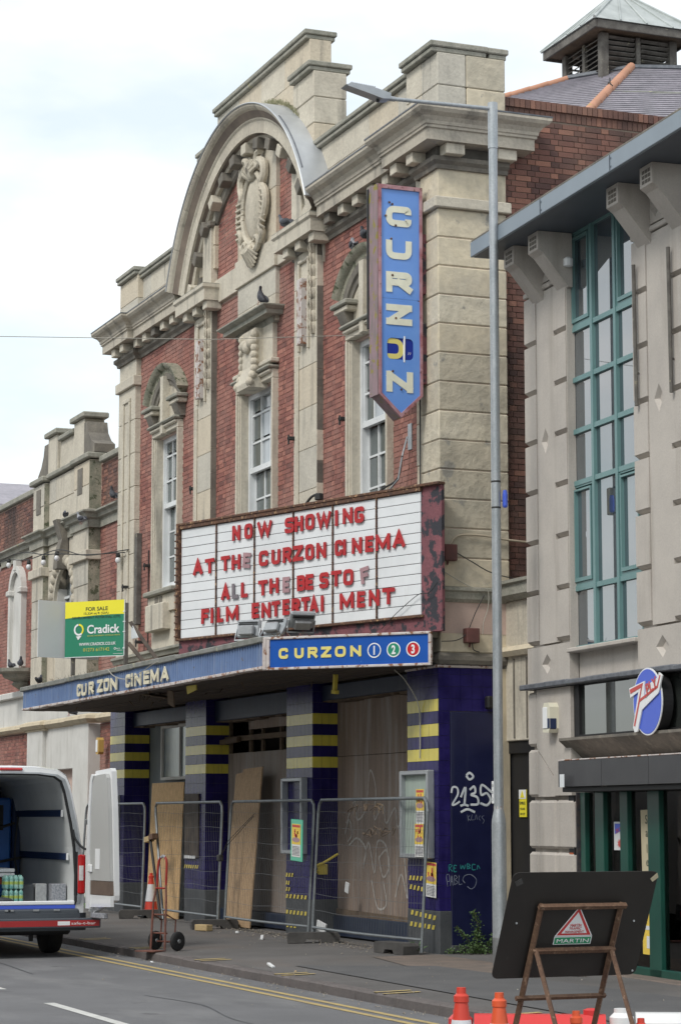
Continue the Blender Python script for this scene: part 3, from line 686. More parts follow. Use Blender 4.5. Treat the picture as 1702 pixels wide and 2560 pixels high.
# central panel, band
ashlar('stone_block', c, -7.60, -5.90, .03, .12, 8.95, 9.77, 'stone', ch=.41, bl=2, b=.004, gap=.004, j=.001)
ashlar('stone_block', c, -7.64, -5.86, -.01, .12, 9.77, 10.20, 'stone', ch=.45, bl=2, b=.006, gap=.004, j=.001)
ashlar('stone_block', c, -7.62, -5.90, .03, .12, 10.20, 11.80, 'stone', ch=.8, bl=2, b=.006, gap=.004, j=.001)
obj('stone_band', BB(-8.80, -7.65, .04, .12, 9.77, 10.16, b=.006), 'stone', c); obj('stone_band', BB(-5.85, -5.02, .04, .12, 9.77, 10.16, b=.006), 'stone', c)
# cartouche
cx_, s = -6.72, MB()
ca = bpy.data.objects.new('cartouche', None); COL.objects.link(ca); ca.parent = c
m = MB().ball((cx_, .0, 10.86), .37, .10, .50, 20, 12); obj('oval_shield', m, 'carved_stone', ca, smooth=True)
obj('oval_rim', arc_sweep([(.40, .02), (.40, -.06), (.44, -.09), (.48, -.06), (.48, .02)], 0, 2*PI, 36, 0, 0), 'carved_stone', ca, loc=(cx_, 0, 10.84), smooth=True)
bpy.data.objects['oval_rim'].scale = (1, 1, 1.25)
def spiral(x, z, r0, turns, s_, ph, y, r1, r2):
    return MB().tube([(x+s_*r0*(1-.8*i/30)*math.cos(ph+turns*i/30), y-.03*i/30, z+r0*(1-.8*i/30)*math.sin(ph+turns*i/30)) for i in range(31)], r1, 7, r2=r2)
for s_ in (-1, 1):
    pts = [(cx_+s_*.30, -.04, 11.52), (cx_+s_*.50, -.05, 11.42), (cx_+s_*.52, -.05, 11.25), (cx_+s_*.44, -.06, 11.12), (cx_+s_*.56, -.05, 10.98), (cx_+s_*.60, -.05, 10.80), (cx_+s_*.54, -.06, 10.62), (cx_+s_*.42, -.07, 10.48), (cx_+s_*.48, -.06, 10.36), (cx_+s_*.36, -.05, 10.24)]
    obj('scroll_border', MB().tube(curve_pts(pts, 5), .072, 8, r2=.05), 'carved_stone', ca, smooth=True)
    obj('top_volute', spiral(cx_+s_*.30, 11.52, .15, 6.0, s_, 1.2, -.05, .06, .03), 'carved_stone', ca, smooth=True)
    obj('bottom_volute', spiral(cx_+s_*.24, 10.28, .15, 6.4, s_, 3.2, -.06, .055, .03), 'carved_stone', ca, smooth=True)
    m = MB()
    for i in range(7):
        a = .5+i*.33; m.tube([(cx_+s_*.40, -.04, 10.50+.09*i), (cx_+s_*(.52+.02*(i % 2)), -.12, 10.46+.09*i), (cx_+s_*.60, -.06, 10.40+.095*i)], .035, 6, r2=.012)
    obj('acanthus_leaf', m, 'carved_stone', ca, smooth=True)
m = MB()
for i in range(7):
    a = (i-3)*.36; m.tube([(cx_+.05*math.sin(a), -.05, 11.30), (cx_+.17*math.sin(a), -.13, 11.30+.17*math.cos(a)), (cx_+.26*math.sin(a), -.08, 11.30+.30*math.cos(a))], .045, 7, r2=.03)
obj('shell_crest', m, 'carved_stone', ca, smooth=True)
m = MB().ball((cx_+.04, -.06, 11.38), .13, .08, .13, 14, 9); obj('boss', m, 'carved_stone', ca, smooth=True)
m = MB()
for i in range(9):
    a = -1.2+2.4*i/8; m.tube([(cx_, -.05, 10.30), (cx_+.17*math.sin(a), -.15, 10.18-.05*math.cos(a)), (cx_+.25*math.sin(a), -.05, 10.16-.24*math.cos(a))], .05, 7, r2=.022)
obj('leaf_base', m, 'carved_stone', ca, smooth=True)
# ---- parapets
def coping(x0, x1, y0, y1, z, h=.13, n=1, o=.06):
    st = (x1-x0)/n
    for i in range(n):
        obj('coping_stone', BB(x0+st*i+(.004 if i else 0), x0+st*(i+1)-.004, y0-o, y1+o, z, z+h*.45, b=.01), 'coping_stone', c)
        obj('coping_stone', BB(x0+st*i+(.004 if i else 0)-(.025 if i == 0 else 0), x0+st*(i+1)-.004+(.025 if i == n-1 else 0), y0-o-.025, y1+o+.025, z+h*.45+.002, z+h, b=.012), 'coping_stone', c)
bx('parapet_core', c, 'mortar', -13.9, -.05, .12, .40, 10.3, 11.1)
ashlar('parapet_block', c, -12.95, -8.9, .1, .42, 10.35, 11.12, 'stone', ch=.4, bl=.95, b=.006, gap=.004, j=.003)
ashlar('parapet_block', c, -4.9, -.93, .1, .42, 10.35, 11.12, 'stone', ch=.4, bl=.95, b=.006, gap=.004, j=.003)
coping(-12.95, -9.5, .1, .42, 11.12, n=3); coping(-4.35, -.93, .1, .42, 11.12, n=3)
ashlar('parapet_block', c, -14.02, -12.93, 0, .5, 10.35, 11.2, 'stone', ch=.43, bl=.9, b=.008)
ashlar('parapet_block', c, -.93, -.45, 0, .95, 10.35, 11.2, 'stone', ch=.43, bl=.9, b=.01)
ashlar('parapet_block', c, -.445, .055, 0, .40, 10.35, 11.2, 'stone_grey', ch=.43, bl=.9, b=.012)
ashlar('parapet_block', c, -.445, .055, .405, .95, 10.35, 11.2, 'stone_gold', ch=.43, bl=.9, b=.012)
coping(-14.02, -12.93, 0, .5, 11.2, .14); coping(-.93, .055, 0, .62, 11.2, .14, o=.07); coping(-.93, .055, .80, .90, 11.195, .14, o=.07)
ashlar('parapet_block', c, -8.86, -4.68, .1, .44, 10.6, 12.9, 'stone', ch=.46, bl=1.05, b=.006, gap=.004, j=.004)
bx('parapet_core', c, 'mortar', -8.8, -4.72, .12, .42, 10.5, 12.88)
coping(-8.86, -4.68, .1, .44, 12.9, .14, n=4)
for x0, x1 in ((-9.5, -8.74), (-5.16, -4.33)):
    ashlar('parapet_block', c, x0, x1, .02, .54, 10.36, 12.31, 'stone', ch=.42, bl=2, b=.012, j=.01)
    coping(x0, x1, .02, .54, 12.31, .14)
m = MB()
for i in range(260):
    a = random.uniform(.15, .62); y = random.uniform(.0, .1)
    p = (AX+3.54*math.sin(a), y, AZ+3.54*math.cos(a)); m.tube([p, (p[0]+random.uniform(-.03, .03), p[1]-.02, p[2]+random.uniform(.02, .09))], .004, 3, cap=False)
obj('dry_moss', m, 'dry_moss', c, kind='stuff')
# ---- windows
def sash(cx0, hw, z0, z1, ncol=3, sagg=False):
    w = bpy.data.objects.new('sash_window', None); COL.objects.link(w); w.parent = c
    zm = 6.88; y = .20
    f = MB()
    f.box(cx0-hw, cx0-hw+.07, y-.03, y+.1, z0, z1).box(cx0+hw-.07, cx0+hw, y-.03, y+.1, z0, z1).box(cx0-hw+.07, cx0+hw-.07, y-.03, y+.1, z1-.08, z1).box(cx0-hw+.07, cx0+hw-.07, y-.03, y+.1, z0, z0+.08)
    obj('window_frame', f, 'white_paint', w)
    xs = [cx0-hw+.09+(2*hw-.18)*i/ncol for i in range(ncol+1)]
    f = MB()
    for i in range(ncol+1): f.box(xs[i]-.017, xs[i]+.017, y, y+.045, zm+.05, z1-.08)
    zz = zm+.43
    while zz < z1-.2: f.box(xs[0]+.018, xs[-1]-.018, y+.004, y+.041, zz-.014, zz+.014); zz += .43
    f.box(xs[0]-.02, xs[-1]+.02, y-.02, y+.05, zm-.03, zm+.05)
    obj('upper_sash', f, 'white_paint', w)
    f = MB(); y2 = y+.06
    for i in range(ncol+1): f.box(xs[i]-.017, xs[i]+.017, y2, y2+.04, z0+.1, zm-.03)
    zz = zm-.43
    while zz > z0+.3: f.box(xs[0]+.018, xs[-1]-.018, y2+.004, y2+.036, zz-.014, zz+.014); zz -= .43
    f.box(xs[0]-.02, xs[-1]+.02, y2-.01, y2+.04, z0+.08, z0+.16)
    obj('lower_sash', f, 'white_paint', w)
    for i in range(ncol):
        for (lo, hi, yy) in ((zm+.05, z1-.08, y+.03), (z0+.16, zm-.03, y2+.025)):
            a = lo
            while a < hi-.05:
                b_ = min(a+.43, hi)
                obj('pane', B(xs[i]+.016, xs[i+1]-.016, yy, yy+.006, a+.012, b_-.012), 'glass_curtain' if (i > 0 and lo > 6.5 and cx0 > -8) else 'glass_sash', w, rot=(random.uniform(-.002, .002), 0, 0))
                a = b_
    return w
for cx0, hw, z0, z1 in WIN:
    sash(cx0, hw, z0, z1)
    ow = hw+.125
    for s_ in (-1, 1):
        for k, (a, b_, y) in enumerate(((0, .05, 0), (.05, .085, .028), (.085, .125, .05))):
            xa, xb = sorted((cx0+s_*(ow-a), cx0+s_*(ow-b_)))
            obj('window_surround', BB(xa, xb, y, .2, z0, z1+.02, b=.008), 'stone', c)
        xa, xb = sorted((cx0+s_*hw, cx0+s_*(hw-.004)))
        obj('reveal', B(xa, xb, .05, .19, z0, z1), 'stone', c)
    obj('lintel', BB(cx0-ow, cx0+ow, .0, .2, z1+.022, z1+.16, b=.01), 'stone', c)
    obj('lintel_cap', BB(cx0-ow-.03, cx0+ow+.03, -.09, .12, z1+.165, z1+.22, b=.02), 'coping_stone', c)
    obj('lintel_cap', BB(cx0-ow+.01, cx0+ow-.01, -.05, .12, z1+.10, z1+.162, b=.02), 'stone', c)
    obj('window_sill', BB(cx0-ow-.05, cx0+ow+.05, -.12, .2, z0-.09, z0-.002, b=.02), 'coping_stone', c)
    obj('sill_apron', BB(cx0-ow, cx0+ow, -.04, .1, z0-.40, z0-.095, b=.01), 'stone', c)
    obj('apron_block', BB(cx0-ow+.2, cx0+ow-.28, -.15, .1, z0-.70, z0-.25, b=.015), 'stone', c)
    obj('apron_base', BB(cx0-ow+.1, cx0+ow-.1, .0, .1, 4.42, z0-.40, b=.01), 'stone', c)
    for q in (-.22, .02): obj('apron_niche', B(cx0+q-.09, cx0+q+.09, -.046, -.04, z0-.24, z0-.12), 'stone_dirty', c)
obj('base_ledge', MB().sweep([(0, -.06), (.05, -.06), (.07, 0), (.10, .02), (.10, .06), (0, .09)], [(-14.0, .0), (-.01, .0), (-.01, .8)], 4.36), 'coping_stone', c)
ashlar('stone_block', c, -13.98, -.52, .02, .4, 3.5, 4.28, 'stone', ch=.4, bl=1.2)
# arched hoods over the outer windows
for cx0 in (-11.25, -2.33):
    Rr, zc = 1.17, 8.09; aa = math.asin(.985/Rr)
    obj('window_hood', arc_sweep([(Rr-.17, .1), (Rr-.17, -.0), (Rr-.11, -.01), (Rr-.09, -.05), (Rr-.04, -.09), (Rr, -.10), (Rr+.004, .1)], -aa, aa, 22, cx0, zc), 'moss_stone', c, smooth=True)
    obj('hood_inner', arc_sweep([(Rr-.36, .1), (Rr-.36, .05), (Rr-.29, .04), (Rr-.27, .01), (Rr-.172, 0), (Rr-.172, .1)], -aa, aa, 22, cx0, zc), 'stone_dirty', c)
    pts = [(cx0-.76, 8.27)] + [(cx0+(Rr-.35)*math.sin(-aa+2*aa*i/14), zc+(Rr-.35)*math.cos(-aa+2*aa*i/14)) for i in range(15)] + [(cx0+.76, 8.27)]
    obj('hood_infill', MB().prism(pts[::-1], 'y', .07, .12), 'carved_stone', c)
    for s_ in (-1, 1):
        xa, xb = sorted((cx0+s_*.42, cx0+s_*1.0)); obj('hood_impost', BB(xa, xb, -.12, .1, 8.54, 8.61, b=.015), 'coping_stone', c)
        xa, xb = sorted((cx0+s_*.47, cx0+s_*.95)); obj('hood_impost', BB(xa, xb, -.08, .1, 8.46, 8.536, b=.015), 'stone', c)
        xa, xb = sorted((cx0+s_*.58, cx0+s_*.86)); obj('console', MB().prism([(-.07, 8.455), (.1, 8.455), (.1, 8.25), (.02, 8.25), (-.02, 8.33)], 'x', xa, xb), 'stone_dirty', c)
    obj('keystone', MB().prism([(cx0-.065, 8.06), (cx0+.065, 8.06), (cx0+.08, 9.04), (cx0-.08, 9.04)], 'y', -.06, .1), 'stone', c)
# flat hood over the middle window
m = MB().sweep([(0, -.20), (.04, -.20), (.07, -.13), (.07, -.11), (.22, -.11), (.22, -.05), (.26, -.03), (.30, .0), (.30, .02), (0, .04)], [(-7.52, .10), (-7.52, .06), (-5.98, .06), (-5.98, .10)], 9.13)
obj('window_hood', m, 'coping_stone', c)
obj('hood_frieze', BB(-7.50, -6.0, .02, .12, 8.32, 8.95, b=.008), 'stone', c)
for s_ in (-1, 1):
    xa, xb = sorted((-6.75+s_*.30, -6.75+s_*.86)); obj('lintel_cap', BB(xa, xb, -.05, .1, 8.32, 8.39, b=.015), 'stone', c)
m = MB().prism([(-.10, 8.93), (.1, 8.93), (.1, 8.02), (-.20, 8.02), (-.21, 8.10), (-.12, 8.35)], 'x', -7.02, -6.42)
obj('keystone', m, 'stone', c)
for xx in (-7.0, -6.45):
    f = MB(); z = 8.90; k = 0
    while z > 8.12:
        y = -.10 if z > 8.35 else -.10-(8.35-z)*.4
        f.lathe([(.02, .01), (.05, -.02), (.068, -.06), (.06, -.10), (.03, -.13)], (xx, y-.0, z), 8); z -= .105; k += 1
    obj('leaf_drop', f, 'carved_stone', c, smooth=True)
obj('leaf_garland', MB().ball((-6.86, -.12, 8.72), .12, .07, .09).ball((-6.7, -.13, 8.66), .11, .07, .09).ball((-6.56, -.12, 8.72), .11, .07, .09), 'carved_stone', c, smooth=True)
# little fixings and cables
for x, y, z in ((-13.3, -.03, 5.62), (-12.3, .06, 5.9), (-9.75, .05, 6.9), (-5.0, -.02, 7.0), (-3.2, .05, 7.0), (-12.55, .0, 4.6)): obj('iron_bracket', BB(x-.04, x+.04, y-.08, .1, z, z+.05, b=.006).box(x-.015, x+.015, y-.08, y-.06, z-.06, z+.07), 'cable', c)
obj('timber_batten', BB(-12.94, -12.80, .0, .1, 4.95, 6.55, b=.01), 'grey_timber', c)
obj('fixing_plate', BB(-1.10, -.98, .08, .1, 6.28, 6.62, b=.004).tube([(-1.04, .05, 6.45), (-1.04, -.02, 6.2), (-1.1, -.05, 5.9), (-1.4, -.1, 5.75), (-1.6, -.25, 5.62)], .012, 6), 'galvanised', c)
obj('cable', MB().tube(curve_pts([(-1.04, -.02, 6.2), (-1.15, -.04, 5.92), (-1.45, -.12, 5.82), (-1.7, -.3, 5.64)]), .014, 6), 'cable', c)
obj('cable', MB().tube([(-.45, -.03, 3.9), (-.45, -.03, 6.9), (-.46, -.06, 7.0)], .010, 6), 'cable', c)
obj('cable', MB().tube([(-12.35, .08, 4.4), (-12.35, .08, 6.2)], .010, 6), 'cable', c)
# ================================================================== cinema, ground floor
PIERS = [(-14.28, -13.37, .45), (-9.93, -8.90, .40), (-5.28, -4.25, .40), (-.95, -.004, .73)]
tc_ = []
YB = {15, 17, 19}     # yellow courses
for x0, x1, dp in PIERS:
    bx('pier_core', c, 'grout', x0+.004, x1-.004, .004, dp if dp < .5 else .95, -.02, 3.44)
    n = 7 if x1-x0 > .93 else 6
    w = (x1-x0)/n
    for r in range(3, 23):
        z = .063+.15*r; yl = z+.05 > 2.30 and z < 2.45 or 2.60 < z+.05 < 2.74 or 2.88 < z+.05 < 3.03
        row = 'tile_yellow' if r in YB else 'tile_blue'
        if z < .5: row = 'plinth_paint'
        for i in range(n): tc_.append((x0+i*w, .004, z, 0, w, .15, .007+random.uniform(0, .0012), row, .004, .5))
        if dp < .6:
            for i in range(3):
                ww = dp/3-.001; tc_.append((x1-.004, i*ww, z, PI/2, ww, .15, .007+random.uniform(0, .0012), row, .004, .5))
    obj('pier_plinth', BB(x0-.005, x1+.012, -.008, dp, -.03, .51, b=.01), 'plinth_paint', c)
# corner pier side: navy tiles down the edge and across the top, painted board below
for r in range(3, 23):
    z = .063+.15*r
    tc_.append((-.004, 0, z, PI/2, .15, .15, .007, 'navy_paint' if z < .5 else 'tile_blue', .004, .5))
    if z > 2.9:
        for i in range(1, 5): tc_.append((-.004, .15*i-.004, z, PI/2, .15 if i < 4 else .13, .15, .007, 'tile_blue', .004, .5))
place_pieces('tile', tc_, c)
obj('painted_board', BB(-.05, .012, .155, .725, .10, 2.90, b=.006), 'navy_paint', c)
obj('board_rail', BB(-.05, .03, .15, .73, .02, .10, b=.006), 'plinth_paint', c)
obj('corner_render', BB(-.3, .02, .735, .95, -.02, 3.44, b=.006), 'cream_masonry', c)
obj('tile_cap', BB(-.97, .03, -.03, .75, 3.44, 3.475, b=.006), 'rusty_white', c)
# plain stone between the tiles and the upper wall on the corner
ashlar('stone_block', c, -.50, .03, .02, .95, 3.62, 4.24, 'stone_gold', ch=.6, bl=2, b=.014)
obj('base_mould', MB().sweep([(0, 3.48), (.03, 3.48), (.055, 3.53), (.055, 3.58), (.02, 3.62), (0, 3.62)], [(-.9, .02), (.03, .02), (.03, .95), (-.1, .95)]), 'stone_dirty', c)
obj('band_mould', MB().sweep([(0, 4.24), (.02, 4.24), (.06, 4.28), (.07, 4.36), (.10, 4.38), (.10, 4.41), (0, 4.43)], [(-.6, .03), (.03, .03), (.03, .95), (-.1, .95)]), 'coping_stone', c)
# beams and soffit
for x0, x1, zb in ((-13.37, -9.93, 3.20), (-8.90, -5.28, 3.12), (-4.25, -.95, 3.23)):
    obj('door_beam', BB(x0, x1, .14, .5, zb, 3.44, b=.01), 'beam_paint', c)
    m = MB(); x = x0
    while x < x1-.1:
        w = random.uniform(.08, .3); m.bbox(x, min(x+w, x1), .15, .36, zb-random.uniform(.005, .035), zb-.001, b=.006); x += w
    obj('splintered_edge', m, 'old_timber', c)
bx('infill_wall', c, 'rendering_grey', -13.4, -9.9, .46, .56, 0, 3.42)
bx('dark_void', c, 'room_dark', -8.95, -5.2, .95, 1.0, 0, 3.42)
bx('dark_void', c, 'room_dark', -4.3, -.9, .95, 1.0, 0, 3.42)
# left bay: window
w = bpy.data.objects.new('shop_window', None); COL.objects.link(w); w.parent = c
obj('window_frame', MB().box(-12.5, -11.0, .38, .46, 3.14, 3.22).box(-12.5, -12.44, .38, .46, 2.26, 3.14).box(-11.06, -11.0, .38, .46, 2.26, 3.14).box(-12.44, -11.06, .38, .46, 2.26, 2.31).box(-11.5, -11.46, .39, .46, 2.31, 3.14), 'white_masonry', w)
bx('pane', w, 'glass_grimy', -12.44, -11.5, .42, .43, 2.31, 3.14); bx('pane', w, 'glass_grimy', -11.46, -11.06, .42, .43, 2.31, 3.14)
# middle bay: pale plywood under a lattice
for a, b_ in ((-8.88, -7.66), (-7.655, -6.43), (-6.425, -5.30)): bx('plywood_sheet', c, 'plywood_pale', a, b_, .36+random.uniform(0, .006), .38, .24, 2.62, b=.003)
obj('lattice_rail', BB(-8.9, -5.3, .30, .36, 2.80, 2.88, b=.006), 'old_timber', c)
obj('lattice_rail', BB(-8.9, -8.0, .22, .28, 3.02, 3.10, b=.006), 'old_timber', c, rot=(0, -.03, 0))
for xx in (-8.85, -7.9, -7.35, -6.55, -5.8): obj('lattice_post', BB(xx-.035, xx+.035, .37, .42, 2.62, 3.12, b=.005), 'old_timber', c)
obj('lattice_board', BB(-7.75, -5.4, .30, .34, 2.96, 3.11, b=.004), 'plywood', c)
bx('threshold', c, 'beam_paint', -8.9, -5.3, .25, .4, .02, .235, b=.01)
# right bay: dark plywood
for a, b_, z0, z1 in ((-4.24, -3.35, .34, 2.46), (-3.345, -2.13, .34, 2.46), (-2.125, -.96, .34, 2.46), (-4.24, -3.35, 2.465, 3.23), (-3.345, -2.13, 2.465, 3.23), (-2.125, -.96, 2.465, 3.23)):
    bx('plywood_sheet', c, 'plywood', a, b_, .36+random.uniform(0, .008), .385, z0, z1, b=.003)
bx('threshold', c, 'beam_paint', -4.25, -.95, .30, .45, .02, .30, b=.01)
obj('lower_board', BB(-4.2, -1.0, .325, .355, .20, .34, b=.004), 'old_timber', c, rot=(0, .012, 0))
# graffiti on the board and the painted pier side
def scrawl(name, strokes, r, m, parent, plane='x', at=.0, flat=.35):
    mb = MB()
    for s_ in strokes:
        p = curve_pts(s_, 6) if len(s_) > 2 else s_
        pts = [((at, a, z) if plane == 'x' else (a, at, z)) for a, z in p]
        n0 = len(mb.v); mb.tube(pts, r, 6)
        for i in range(n0, len(mb.v)):
            v = list(mb.v[i]); k = 0 if plane == 'x' else 1; v[k] = at+(v[k]-at)*flat*.1; mb.v[i] = tuple(v)
    return obj(name, mb, m, parent)
G = [[(.155, 1.92), (.175, 1.99), (.235, 1.98), (.24, 1.90), (.17, 1.785), (.21, 1.785), (.27, 1.82)],
     [(.28, 1.87), (.345, 1.99), (.33, 1.79)], [(.275, 1.765), (.33, 1.78), (.385, 1.765)],
     [(.40, 1.96), (.46, 2.0), (.475, 1.93), (.42, 1.90), (.50, 1.87), (.51, 1.79), (.41, 1.78)],
     [(.70, 1.93), (.565, 2.02), (.555, 1.90), (.63, 1.92), (.68, 1.84), (.63, 1.775), (.54, 1.80)],
     [(.355, 2.13), (.40, 2.165), (.45, 2.12), (.40, 2.085), (.355, 2.13)],
     [(.28, 1.69), (.37, 1.725), (.47, 1.69)]]
scrawl('graffiti', G, .014, 'spray_white', c, at=.014)
P_ = [[(.10, .80), (.085, .93), (.12, .94), (.125, .87), (.10, .86)], [(.135, .81), (.155, .93), (.17, .81)], [(.142, .86), (.166, .86)], [(.19, .82), (.19, .93), (.225, .91), (.20, .88), (.235, .85), (.19, .82)], [(.25, .93), (.25, .83), (.29, .83)],
      [(.33, .84), (.30, .88), (.33, .93), (.41, .94), (.48, .88), (.46, .80), (.41, .77), (.36, .80)]]
scrawl('graffiti', P_, .004, 'spray_thin', c, at=.014)
T_ = [[(.12, .98), (.12, 1.06), (.16, 1.05), (.13, 1.02), (.165, .98)], [(.22, 1.05), (.185, 1.05), (.185, .98), (.22, .98)], [(.185, 1.02), (.21, 1.02)], [(.27, 1.06), (.28, 1.01), (.30, 1.05), (.32, 1.01), (.335, 1.06)], [(.36, 1.01), (.36, 1.07), (.40, 1.05), (.37, 1.04), (.40, 1.02), (.36, 1.01)], [(.47, 1.06), (.43, 1.06), (.43, 1.0), (.47, 1.0)], [(.49, 1.0), (.50, 1.05), (.53, 1.01)]]
scrawl('graffiti', T_, .0055, 'spray_teal', c, at=.014)
K_ = [[(.37, 1.66), (.38, 1.58)], [(.40, 1.65), (.375, 1.62), (.41, 1.59)], [(.43, 1.66), (.42, 1.60), (.46, 1.60)], [(.47, 1.60), (.485, 1.66), (.50, 1.60)], [(.54, 1.65), (.52, 1.62), (.54, 1.59)], [(.59, 1.65), (.56, 1.63), (.59, 1.59), (.57, 1.55)]]
scrawl('graffiti', K_, .0025, 'spray_thin', c, at=.014)
C_ = [[(-3.9, 1.55), (-3.6, 1.85), (-3.5, 1.6), (-3.2, 1.75), (-3.05, 2.25), (-2.85, 2.0), (-2.9, 1.6), (-2.6, 1.8), (-2.5, 1.55), (-2.2, 1.75), (-2.1, 1.5), (-1.8, 1.8), (-1.5, 1.6), (-1.3, 1.9)],
      [(-3.95, 1.4), (-3.8, 1.6), (-3.7, 1.4), (-3.85, 1.3)], [(-3.8, 1.25), (-3.5, 1.35), (-3.2, 1.2), (-3.3, .95), (-3.1, 1.3), (-2.9, .9), (-2.8, 1.3), (-2.5, 1.25), (-2.4, .9)],
      [(-2.75, 1.1), (-2.6, .85), (-2.4, 1.0), (-2.5, 1.2), (-2.75, 1.1)], [(-3.0, .8), (-2.8, .45), (-2.5, .5), (-2.6, .8)], [(-2.2, .6), (-2.0, .9), (-1.8, .6), (-1.9, 1.2), (-1.7, 1.0), (-1.5, .7), (-1.3, .9)]]
scrawl('graffiti', C_, .014, 'chalk', c, plane='y', at=.357)
# hazard tape remains on the piers
def tape(x0, x1, z, tilt=0, y=-.006, n=None):
    m = MB(); n = n or int((x1-x0)/.125)
    for i in range(n):
        a = x0+(x1-x0)*i/n; w = (x1-x0)/n*.55; dz = tilt*i/n
        m.poly([(a, y, z+dz), (a+w, y, z+dz), (a+w+.03, y, z+.055+dz), (a+.03, y, z+.055+dz)])
    obj('hazard_tape', m, 'haz_yellow', c)
tape(-9.95, -9.2, .83, n=7)
for a in ((-5.27, -4.95, .80, 3), (-5.27, -5.1, .69, 2), (-5.27, -5.08, .60, 2), (-5.27, -4.40, .505, 6), (-5.27, -4.40, .285, 6), (-5.24, -4.8, .10, 3)): tape(a[0], a[1], a[2], n=a[3], y=-.013)
for a in ((-.90, -.35, .86, 5, .0), (-.88, -.32, .75, 5, -.03), (-.85, -.05, .44, 6, -.05), (-.88, -.08, .30, 6, -.02)): tape(a[0], a[1], a[2], tilt=a[4], n=a[3], y=-.013)
# notice cases on the piers
def case(x0, x1, z0, z1, back, fr='case_frame', dp=.10, burnt=False):
    k = bpy.data.objects.new('notice_case', None); COL.objects.link(k); k.parent = c
    obj('case_rim', MB().bbox(x0, x0+.055, -dp, 0, z0, z1).bbox(x1-.055, x1, -dp, 0, z0, z1).bbox(x0+.055, x1-.055, -dp, 0, z1-.055, z1).bbox(x0+.055, x1-.055, -dp, 0, z0, z0+.055), fr, k)
    if back: bx('case_panel', k, back, x0+.05, x1-.05, -.035, -.02, z0+.05, z1-.05)
case(-1.0, -.13, 1.13, 2.20, 'case_back'); case(-5.26, -4.44, 1.12, 2.18, None); case(-14.16, -13.6, .98, 2.02, 'stone_dirty')
bx('case_panel', c, 'case_burnt', -9.87, -9.18, -.03, -.008, 1.0, 2.0); bx('case_remnant', c, 'paper_white', -9.85, -9.3, -.04, -.031, .985, 1.03)
bx('case_remnant', c, 'paper_white', -4.86, -4.6, -.022, -.012, 1.17, 1.34)
# leaning boards
tag(obj('chipboard_sheet', BB(-12.15, -10.40, .14, .158, 0, 2.21, b=.003), 'chipboard', loc=(0, -.10, .0), rot=(R(-2.2), 0, 0)), 'pale orange chipboard sheet covering the leftmost doorway under the dirty window', 'board')
tag(obj('chipboard_sheet', MB().prism([(-7.85, .0), (-6.70, -.0), (-6.69, 2.36), (-7.52, 2.34), (-7.53, 2.29), (-7.84, 2.27)], 'y', 0, .02), 'chipboard_dull', loc=(0, -.05, .02), rot=(R(-4.5), 0, 0)), 'duller narrow chipboard sheet leaning on the plywood of the middle doorway', 'board')
# stair rail and small things
t = thing('hand_rail', 'yellow painted hand rail stub on the blue pier side behind the right fence', 'handrail')
obj('rail', MB().tube(curve_pts([(-4.17, .06, .88), (-4.15, .0, .92), (-4.15, .03, .97), (-4.15, .14, 1.02), (-4.16, .34, 1.13)]), .018, 8), 'haz_yellow', t)
obj('back_plate', BB(-4.235, -4.215, .07, .21, .85, .99, b=.004), 'haz_yellow', t); obj('post', MB().tube([(-4.22, .15, .98), (-4.16, .14, 1.02)], .012, 6), 'haz_yellow', t)
t2 = tag(obj('floodlight', MB().bbox(.02, .13, .60, .68, 2.94, 3.10, b=.02).tube([(.03, .66, 3.02), (.02, .72, 3.04)], .02, 6), 'near_black'), 'small dark security lamp at the top of the navy side of the corner pier', 'lamp')
for i, (y, z, zz, lab) in enumerate(((.11, 4.84, .2, 'brown fuse box beside the right end of the lettered board'), (.40, 3.83, .18, 'brown junction box on the lower stone of the cinema corner'))):
    tag(obj('junction_box', BB(.03 if i else .06, .16, y-.085, y+.085, z-zz/2, z+zz/2, b=.008).tube([(.1, y-.02, z-zz/2), (.1, y-.03, z-zz/2-.05)], .014, 6), 'red_box', rot=(0, 0, 0)), lab, 'junction box')
t = thing('wall_cables', 'loose cables and a pale conduit strung across the stone corner of the cinema', 'cables')
obj('conduit', MB().tube(curve_pts([(.09, .12, 4.92), (.09, .18, 5.02), (.09, .3, 5.07), (.09, .6, 5.07), (.09, .95, 5.03), (.05, 1.7, 5.0)]), .014, 7), 'pipe_paint', t)
obj('cable', MB().tube(curve_pts([(.09, .14, 4.88), (.12, .4, 4.74), (.12, .65, 4.62), (.08, 1.0, 4.56), (.03, 1.7, 4.52)]), .007, 5), 'cable', t)
obj('cable', MB().tube(curve_pts([(.08, .02, 4.62), (.10, .18, 4.53), (.11, .42, 4.42), (.13, .6, 4.40), (.12, .62, 4.2), (.11, .56, 4.0), (.1, .55, 3.85)]), .006, 5), 'cable_pale', t)
obj('cable', MB().tube(curve_pts([(.11, .57, 4.33), (.12, .45, 4.12), (.11, .33, 3.86), (.1, .2, 3.77), (.1, .0, 3.75)]), .006, 5), 'cable', t)
obj('cable', MB().tube(curve_pts([(.12, .40, 3.74), (.11, .42, 3.66), (.11, .5, 3.63)]), .007, 5), 'cable', t)
